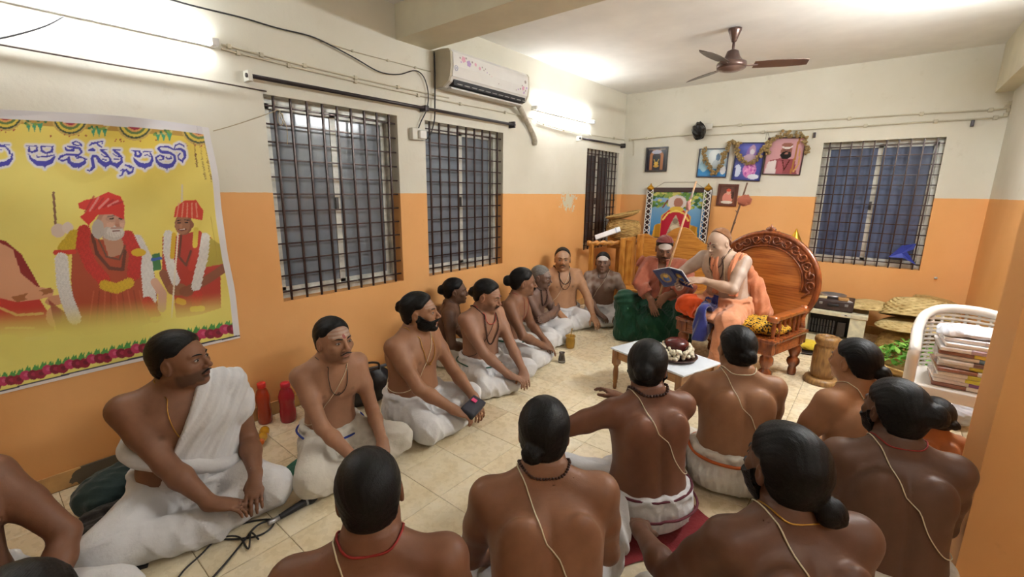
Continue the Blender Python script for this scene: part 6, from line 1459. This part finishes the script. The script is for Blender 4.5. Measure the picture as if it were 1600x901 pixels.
o = person(loc=(-2.42, 1.93), headpx=(657, 488), yaw=-78, skin=lin('92674b'), label='bearded man with a gold chain and dark objects in his lap', group=LG, kneeR=(.235, .29, .10), kneeL=(-.26, .26, .105), s=1.03, w=1.03, fat=.012, look=(-1.0, 2.6, .9), beard='full', beard_t=.005, mustache=1., hair_t=.015, bun=(0, -.115, .045, .036), ash=.15,
           handR=dict(at=(.06, .36, .165), dir=(-.35, .8, -.35), curl=.75, pole=(.6, -.3, -.7)), handL=dict(at=(-.15, .37, .155), dir=(.3, .6, -.7), curl=.55, pole=(-.5, -.5, -.4)), lean=.03)
dhoti(o, WC, 13, top=.225); necklace(o, GOLDC, .0026, .21, .062); cord(o, [o.tp(.0, .2, .385), o.tp(.004, .2, .392)], .010, GOLDC, 'pendant', closed=False); thread(o, COT, .002)
ph = empty('dark_pouch', tuple(Matrix.Translation(o.root.location) @ Matrix.Rotation(o.root.rotation_euler.z, 4, 'Z') @ Vector((-.05, .435, .155))), -70, 'dark pouch with a pink tag held by the bearded man', 'pouch'); MB().box(-.10, .10, -.05, .05, -.02, .02, Mx(rx=-25), bev=.015).build('pouch', pm('navy_pouch', '23222c', .7, var=.3), ph); MB().box(-.05, -.015, -.035, .0, .0225, .029, Mx(rx=-25), bev=.002).build('tag', pm('pink_tag', 'c8386a', .5), ph)
o = person(loc=(-2.66, 2.50), headpx=(712, 455), yaw=-42, skin=lin('604332'), label='dark-skinned man with a hair bun in profile sitting behind two others', group=LG, s=.91, kneeR=(.17, .24, .10), kneeL=(-.20, .24, .10), w=.98, look=(-1.4, 3.9, .72), hair_t=.014, bun=(0, -.125, .02, .045), beard=None, stubble=.1, lean=.07, slump=.04, handR=dict(at=(.15, .24, .19), dir=(.0, .85, -.45), curl=.4), handL=dict(LAPL, vis=False))
dhoti(o, CC, 14); necklace(o, RUD, .004, .12, .062, beads=1.1, name='bead_necklace')
o = person(loc=(-2.34, 2.58), headpx=(762, 462), yaw=-96, skin=lin('966e57'), label='man with lowered eyes, long brown bead string and red tilak', group=LG, kneeR=(.235, .29, .10), kneeL=(-.25, .27, .105), w=.97, fat=.004, look=(-1.3, 2.85, .45), mustache=.9, stubble=.35, hair_t=.012, hl=.012, bun=(0, -.12, -.005, .040), ash=.1, tilak=(.22, .03, .03), lids=.55, handR=dict(at=(.03, .35, .155), dir=(-.5, .8, -.3), curl=.55, pole=(.5, -.4, -.6)), handL=dict(at=(-.11, .37, .15), dir=(.5, .7, -.4), curl=.6, pole=(-.5, -.5, -.5)), lean=.03)
dhoti(o, WC, 15, top=.235); necklace(o, RUD, .0058, .27, .072, beads=1.0, name='bead_necklace'); necklace(o, CORAL, .003, .10, .06); thread(o, BLKT, .0018); ring(o, .19, .005, GRS, 'border_stripe', .028)
o = person(loc=(-2.44, 3.13), headpx=(818, 441), yaw=-70, skin=lin('825b44'), label='thin man with a moustache and large bun seen in profile', group=LG, w=.94, fat=-.004, look=(-1.2, 4.3, .65), mustache=1.1, stubble=.15, hair_t=.015, bun=(0, -.135, .012, .046), lean=.06, slump=.04, handR=dict(at=(.05, .31, .17), dir=(-.4, .8, -.4), curl=.5, pole=(1, 0, -.5)), handL=dict(LAPL), kneeR=(.23, .28, .10), kneeL=(-.18, .30, .14))
dhoti(o, WC, 16, top=.22); necklace(o, REDC, .002, .24, .066); ring(o, .215, .008, GRS, 'border_stripe', .027)
o = person(loc=(-2.50, 3.50), headpx=(846, 433), yaw=-84, skin=lin('6c5144'), label='grey-haired older man with folded arms and dark beads', group=LG, s=.94, w=1.0, fat=.012, look=(-1.2, 3.9, .55), hair_col='grey', hair_t=.008, ash=.25, beard_col='grey', mustache=.7, stubble=.1, handR=dict(at=(-.10, .20, .33), dir=(-.9, .1, .25), nrm=(-.2, .9, .3), curl=.35, pole=(1, .2, -.6)), handL=dict(at=(.09, .215, .30), dir=(.9, .0, .1), nrm=(.2, .9, .3), curl=.4, pole=(-1, .2, -.6), vis=False), lean=.05, slump=.05, kneeL=(-.19, .30, .17), kneeR=(.17, .30, .15))
dhoti(o, WC, 17, top=.23); necklace(o, RUD, .0085, .19, .066, beads=1.0, name='bead_necklace')
o = person(loc=(-2.74, 4.36), headpx=(879, 405), yaw=-126, skin=lin('a67b5b'), label='large balding man leaning on his hands against the wall', group=LG, s=1.055, w=1.06, fat=.022, look=(-.6, 1.2, .9), hair_t=.010, hl=.03, recede=.035, mustache=.4, stubble=.3, ash=.2, bun=(0, -.11, -.03, .028), arm=1.05, handR=dict(at=(.12, .30, .19), dir=(-.3, .9, -.4), curl=.4, pole=(1, -.1, -.1)), handL=dict(at=(-.24, .42, .10), dir=(-.1, .8, -.5), curl=.4, pole=(-1, -.2, .0)), lean=.02, kneeR=(.20, .30, .10), kneeL=(-.19, .31, .11))
dhoti(o, WC, 18, top=.215); necklace(o, BLKT, .004, .14, .066); necklace(o, RUD, .0045, .20, .07, beads=1.1, name='bead_necklace'); thread(o, COT, .0016)
cord(o, [o.SH[(-1, 'W')]+np.array([.03*math.cos(a), .012*math.sin(a), .03*math.sin(a)]) for a in np.linspace(0, 6.283, 20)[:-1]], .003, REDC, 'wrist_thread', proj=False)
o = person(loc=(-2.41, 4.56), headpx=(942, 410), yaw=-152, skin=lin('7c5e4e'), label='young man smeared with white ash seated against the sofa end', group=LG, kneeR=(.17, .30, .10), kneeL=(-.20, .28, .10), s=.98, w=.98, look=(-.3, 0, 1.2), ash=.75, ashlines=False, ashbody=.4, asharm=.12, hair_t=.008, handR=dict(at=(.02, .32, .16), dir=(-.7, .6, -.3), curl=.5), handL=dict(at=(-.22, .28, .17), dir=(.4, .8, -.4), curl=.5), lean=.02)
dhoti(o, WC, 19, top=.225); thread(o, COT, .0018); necklace(o, RUD, .004, .05, .058, beads=1.1, name='bead_necklace')
# ---- attendant on a low stool and the teacher on the throne
MB().box(-.17, .17, -.15, .15, .19, .225, bev=.008).build('stool_seat', PINE) if False else None
stl = empty('low_stool', (-1.70, 4.62, 0), 10, 'low wooden stool hidden under the green-robed attendant', 'stool'); MB().box(-.18, .18, -.15, .15, .185, .22, bev=.008).build('seat', PINE, stl)
for x in (-.15, .15):
    for y in (-.12, .12): MB().box(x-.018, x+.018, y-.018, y+.018, 0, .185).build('leg', PINEV, stl)
o = person(loc=(-1.70, 4.60), z=.225, yaw=186, skin=lin('7c5540'), label='attendant in a rust shawl and dark green robe holding a tall staff', group='teacher and attendant', s=1.0, w=1.10, fat=.010, look=(-1.15, 3.4, .62), ash=.55, ashlines=False, hair_t=.008, hl=.008, mustache=.6, stubble=.45, cap=dict(mat=MAROON, z=.066, slope=.30, t=.017), neck=.01,
           handR=dict(atw=tuple(ony(1018, 470, 4.22)), dir=(-.35, .3, -.8), nrm=(0, 1, .3), curl=.35, pole=(1, .2, -.3)), handL=dict(atw=tuple(ony(1040, 462, 4.22)), dir=(.5, .2, -.8), nrm=(0, 1, .3), curl=.45, pole=(-1, .2, -.3)), kneeR=(.30, .30, .19), kneeL=(-.32, .30, .17), ankR=(.17, .34, -.16), ankL=(-.19, .34, -.16), footR=(.2, 1, -.1), footL=(-.2, 1, -.1), lean=.05)
dhoti(o, GREEN, 21, top=.22, fz=-.222, amp=.009, lap=False, extra=[(ell((0, .20, -.02), (.30, .22, .17)), .06), (ell((0, .16, -.15), (.37, .27, .10)), .06), (cone((.30, .30, .17), (.26, .34, -.16), .10, .12), .06), (cone((-.32, .30, .16), (-.28, .34, -.16), .10, .12), .06)])
drape(o, RUSTC, lambda X, Y, Z: np.maximum(np.maximum(Z-.625, .20-Z), np.where(Y > .0, .040*np.clip((Z-.30)/.25, 0, 1)-np.abs(X+.01), -1)), 'shawl', .022, .010, 7, True, lo=(-.42, -.28, .16), hi=(.42, .42, .68), freq=48, dirv=(.9, .2, .45), carve=[(o.cent[0]-np.array([0, 0, 0]), .17), (o.cent[1], .17)], base=None)
stf = empty('tall_staff', tuple(ony(1029, 466, 4.26)), 0, 'tall pale bamboo staff with a tied cloth held by the attendant', 'staff'); a_ = np.array(ony(1029, 466, 4.26)); b_ = np.array(ony(1088, 283, 4.36))
MB().tube([(0, 0, 0), tuple((b_-a_)*.5), tuple(b_-a_)], [.0115, .0105, .008], 10).build('shaft', BAMB, stf)
c_ = (b_-a_)*.80; V_, F_ = sphere_np((0, 0, 0), 1., 10, 7); MB().np(V_*np.array([.022, .02, .05])*(1+np.random.RandomState(6).normal(0, .1, (len(V_), 1)))+c_, F_, False).build('tied_cloth', cloth('faded_pink', 'b9837a', .9, .6, 60), stf)
MB().tube([tuple((b_-a_)*.86), tuple((b_-a_)*.97)], [.012, .006], 8).build('wrapped_tip', pm('pale_wrap', 'd0c4b4', .7), stf)
o = person(loc=(-.93, 4.20), z=.425, yaw=168, skin=lin('ac8d78'), label='teacher in salmon robes seated on the throne reading a book', group='teacher and attendant', s=.96, neck=-.015, w=1.06, fat=.020, arm=1.12, nk=1.1, face_w=1.10, jaw=1.12, look=(-1.42, 3.25, .72), hair=False, ashface=.20, tilak=(.25, .03, .03), stubble=.06, brow_col='stubble', cap=dict(mat=cloth('ochre_hood', '7a5234', .9, .5, 90), z=.085, slope=1.5, t=.008), asharm=.35, ashbody=.10, lids=.7,
           handR=dict(atw=tuple(ony(1062, 448, 3.92)), dir=(-.2, .8, .1), nrm=(.8, .1, -.5), curl=.5, pole=(1, -.1, -.5)), handL=dict(atw=tuple(ony(1098, 438, 3.90)), dir=(.55, .8, .0), nrm=(-.5, .2, .8), curl=.35, pole=(-1, -.2, -.4)),
           kneeR=(.30, .25, .105), kneeL=(-.16, .38, .06), ankR=(-.10, .20, .04), ankL=(-.14, .42, -.36), footL=(-.05, 1, -.15), footR=(-1, -.3, -.1), lean=.10, side=.10, slump=.02)
dhoti(o, SAF2, 22, top=.225, fz=-.445, flat=True, lap=True, amp=.006, extra=[(cone((-.16, .38, .05), (-.15, .42, -.33), .088, .10), .05)])
drape(o, SAF, lambda X, Y, Z: np.maximum(np.maximum(np.where(Y > .02, np.minimum(np.abs(X-.088-.02*np.sin(Z*14))-.034, np.abs(X+.072+.015*np.sin(Z*11))-.034), np.abs(X-.0)-.15), .24-Z), Z-.645), 'shawl', .014, .005, 9, False, lo=(-.3, -.3, .2), hi=(.3, .4, .70), freq=110, dirv=(1., .1, .1))
F = Fld(); sA, sB, sC = o.SH[-1]+np.array([.05, -.05, .01]), o.tp(-.20, -.09, .32), np.array([-.23, -.07, .10]); F.u(cone(sA, sB, .040, .060)); F.u(cone(sB, sC, .060, .085), .05); F.fn(lambda D, X, Y, Z: D+.004*np.sin(95*X+60*Y+12*Z+2*np.sin(14*Z))+.004*vary(X, Y, Z, 9, .09)); P, Q, N = mesh_fld(F, [-.40, -.32, -.02], [.06, .12, .64], .0085); quad_obj('shawl_end', P, Q, SAF, o.root, N)
drape(o, ORNG, lambda X, Y, Z: np.maximum(np.sqrt(((X-.30)/1.)**2+((Y-.27)/1.0)**2+((Z-.08)/.95)**2)-.165+.012*np.sin(40*X+30*Z), .10-X), 'knee_cloth', .012, .004, 4, lo=(.05, .05, -.12), hi=(.5, .5, .26), res=.008, freq=60, dirv=(.7, -.5, .5), base=o.DF)
drape(o, BLUE, lambda X, Y, Z: np.maximum(np.maximum(np.abs(X-.055-.03*np.sin(Z*9))-.062, .20-Y), np.maximum(-.14-Z, Z-.27)), 'lap_cloth', .020, .004, 6, lo=(-.06, .15, -.2), hi=(.2, .62, .3), res=.008, freq=75, dirv=(1., .0, .15), base=o.DF, extra=[(cone((.05, .36, .10), (.06, .42, -.12), .06, .05), .04)])
necklace(o, RUD, .0055, .22, .068, beads=1.0, name='bead_necklace'); necklace(o, pm('pale_bead', 'b9a080', .5), .006, .30, .075, beads=1.1, name='bead_necklace'); necklace(o, RUD, .005, .12, .062, beads=1.0, name='bead_necklace')
bkp = np.array(ony(1054, 431, 3.86)); bo = empty('book', tuple(bkp), -28, 'open blue-covered book in the hands of the teacher', 'book'); bo.rotation_euler = (math.radians(-48), math.radians(-8), math.radians(-18))
for s in (-1, 1):
    Mh = Mx(ry=s*14); MB().box(min(0, s*.155), max(0, s*.155), -.11, .11, -.004, .0, Mh).build('cover', pm('book_blue', '232a5c', .35, var=.3, vs=18), bo, label='blue printed cover'); MB().box(min(.002*s, s*.148), max(.002*s, s*.148), -.105, .105, .0, .010, Mh).build('pages', pm('page_white', 'd9d6ce', .7), bo)
    cv = sheet('cover_print', np.linspace(.02, .14, 20)*s, np.linspace(-.095, .095, 24), lambda u, v: np.array([tuple(Mh @ Vector((a, b, -.0052))) for a, b in zip(u, v)]), lambda u, v: (lambda a: (a.ell(.08*s, 0, .045, .06, '8a6a3c'), a.ell(.08*s, .01, .028, .035, '3a5a9c'), a.ell(.075*s, -.02, .02, .02, 'c9a050'), a.c)[-1])(Paint(u, v, '2a3068')), MAT['print_gloss'], bo)
# ---- front rows, seen from behind
o = person(**{**BACK, **dict(loc=(-1.0, .60), headpx=(578, 770), yaw=52, skin=lin('764d36'), label='short-haired man with a red thread round his neck facing the left row', group=FG, kneeR=(.21, .30, .10), kneeL=(-.26, .28, .10), s=1.0, w=1.08, fat=.02, arm=1.08, nk=1.1, hs=1.02, hy=4, hp=-8, hair_t=.010, nape=.012, lean=.08, slump=.05, res=.009, hr=-4)})
dhoti(o, WC, 31); necklace(o, REDC, .0035, .10, .066, nkz=.612); thread(o, COT, .0022)
o = person(**{**BACK, **dict(loc=(-.80, 1.14), headpx=(850, 675), yaw=44, skin=lin('865c42'), label='broad man with glossy tied hair, dark neck beads and white thread', group=FG, kneeR=(.28, .27, .10), kneeL=(-.255, .28, .10), s=1.0, w=1.05, fat=.02, arm=1.08, nk=1.05, hs=1.0, hy=-10, hp=-4, hair_t=.014, nape=-.012, bun=(-.035, -.112, -.02, .034), lean=.10, slump=.06, res=.009)})
dhoti(o, WC, 32, top=.20); necklace(o, RUD, .005, .10, .066, beads=1.0, name='bead_necklace', nkz=.612); thread(o, COT, .0023)
o = person(loc=(-.70, 1.90), headpx=(1012, 572), yaw=52, skin=lin('744b36'), label='bearded man with beads gesturing with his hand by the low table', group=FG, **KN, s=1.0, w=1.02, fat=.012, hs=1.02, look=(-1.2, 3.9, .70), hair_t=.017, bun=(0, -.118, .015, .042), beard='full', beard_t=.010, lean=.06, slump=.03, res=.009,
           handR=dict(atw=tuple(onz(968, 622, .43)), dir=(-.3, .9, .1), nrm=(.3, .2, .9), curl=.35, pole=(1, .2, -.6)), handL=dict(at=(-.36, .30, .24), dir=(-.4, .85, -.35), curl=.4, pole=(-1, -.2, .1)))
dhoti(o, WC, 33, top=.20); ring(o, .205, .006, MARS, 'border_stripe', .018); ring(o, .12, .006, MARS, 'border_stripe', .03); necklace(o, RUD, .0075, .16, .068, beads=1.0, name='bead_necklace', nkz=.612); thread(o, COT, .0022)
F = Fld(); F.u(cone((-.20, -.10, .17), (-.23, -.16, .05), .05, .07)); F.fn(lambda D, X, Y, Z: np.maximum(D+.007*np.sin(75*X+60*Y+2*np.sin(16*Z)), .003-Z)); P, Q, N = mesh_fld(F, [-.33, -.26, 0], [-.1, 0, .24], .008); quad_obj('cloth_knot', P, Q, WC, o.root, N)
o = person(**{**BACK, **dict(loc=(-.46, 2.46), headpx=(1150, 545), yaw=33, skin=lin('926748'), label='man in an orange-striped white waistcloth sitting right before the throne', group=FG, kneeR=(.20, .31, .10), kneeL=(-.22, .30, .10), s=1.0, w=1.04, fat=.016, hs=1.02, hy=4, hp=0, hair_t=.013, bun=(.01, -.115, .0, .038), lean=.05, slump=.03, handL=dict(at=(-.26, .30, .22), dir=(-.2, .9, -.3), vis=False))})
dhoti(o, CC, 34, top=.235); ring(o, .205, .008, ORS, 'border_stripe', .022, .0); thread(o, COT, .002); necklace(o, COT, .0025, .08, .064, nkz=.612)
o = person(loc=(-.10, 1.42), headpx=(1222, 730), yaw=42, skin=lin('664635'), label='big bearded man with bushy black hair and a thin gold chain', group=FG, **KN, s=1.0, w=1.08, fat=.026, arm=1.12, nk=1.1, hs=1.04, look=(-2.2, 3.0, .8), hair_t=.024, nape=-.02, bun=(.045, -.125, -.055, .040), beard='full', beard_t=.014, lean=.08, slump=.05, res=.009, handR=dict(LAPR, vis=False), handL=dict(atw=tuple(onz(1000, 828, .26)), dir=(.3, .9, -.3), curl=.5, pole=(-.35, -.5, -.85)))
dhoti(o, CC, 35, top=.20); thread(o, COT, .0023); necklace(o, GOLDC, .0025, .10, .068, nkz=.612)
o = person(loc=(.0, 2.66), headpx=(1333, 565), yaw=48, skin=lin('9f714f'), label='heavy fair man in profile with hair in a low bun beside the turned post', group=FG, kneeR=(.18, .31, .10), kneeL=(-.20, .31, .10), s=.96, w=1.06, fat=.03, arm=1.15, nk=1.1, hs=1.02, look=(-2.4, 4.1, .75), hair_t=.015, bun=(.02, -.13, -.015, .038), lean=.10, slump=.05, handR=dict(LAPR, vis=False), handL=dict(at=(-.14, .30, .20), dir=(.4, .8, -.2), vis=False))
dhoti(o, WC, 36, top=.20); thread(o, COT, .0022)
o = person(loc=(.135, 2.02), headpx=(1395, 642), yaw=22, skin=lin('5c4030'), label='dark broad man with a beard and side bun sitting against the pillar', group=FG, kneeR=(.19, .28, .10), kneeL=(-.295, .27, .10), s=.98, w=1.04, fat=.018, arm=1.08, nk=1.08, hs=1.02, look=(-1.7, 4.2, .8), hair_t=.020, bun=(.04, -.115, .045, .044), beard='full', beard_t=.010, lean=.06, slump=.04, res=.009, handR=dict(LAPR, vis=False), handL=dict(LAPL, vis=False))
dhoti(o, CC, 37, top=.19); thread(o, COT, .0021); necklace(o, REDC, .0025, .08, .068, nkz=.612)
o = person(loc=(.255, 2.76), headpx=(1458, 650), yaw=20, skin=lin('926040'), label='boy half hidden behind the dark broad man by the pillar', group=FG, kneeR=(.17, .28, .10), kneeL=(-.13, .28, .10), ankL=(.04, .25, .05), s=.60, w=.95, hs=1.28, hy=20, hp=-10, face=False, hair_t=.018, bun=(.02, -.12, -.02, .03), handR=dict(at=(.22, .12, .22), dir=(.1, .9, -.4), vis=False), handL=dict(LAPL, vis=False), lean=.06)
dhoti(o, WC, 38)
o = person(loc=(-2.28, -.09), headpx=(-185, 715), yaw=-80, skin=lin('724c36'), label='bare-shouldered man sitting before the banner beside the black cloth bag', group=LG, s=1.05, w=1.06, fat=.02, hy=10, face=True, hair_t=.012, stubble=.4, handR=dict(LAPR, vis=False), handL=dict(at=(-.17, .29, .17), dir=(.5, .8, -.3), curl=.5, pole=(-.9, -.1, -.5)))
dhoti(o, WC, 39); thread(o, COT, .002)
o = person(**{**BACK, **dict(loc=(-1.28, .06), headpx=(30, 992), yaw=60, skin=lin('6b4837'), label='black-haired man sitting between the banner side and the short-haired man', group=FG, **KN, hair_t=.010, hp=-15, lean=.02)})
dhoti(o, WC, 40)
mat_cloth('seat_cloth', (*onz(497, 728)[:2], 0), 20, .15, .14, cloth('teal_cloth', '2f6b58', .85, .7, 60), 'teal green seat cloth under the slim young man')
mat_cloth('seat_mat', (-.72, 1.84, 0), 50, .32, .30, cloth('red_mat', '7a1f22', .9, .6, 60), 'dark red seat mat under the gesturing man', seed=5)
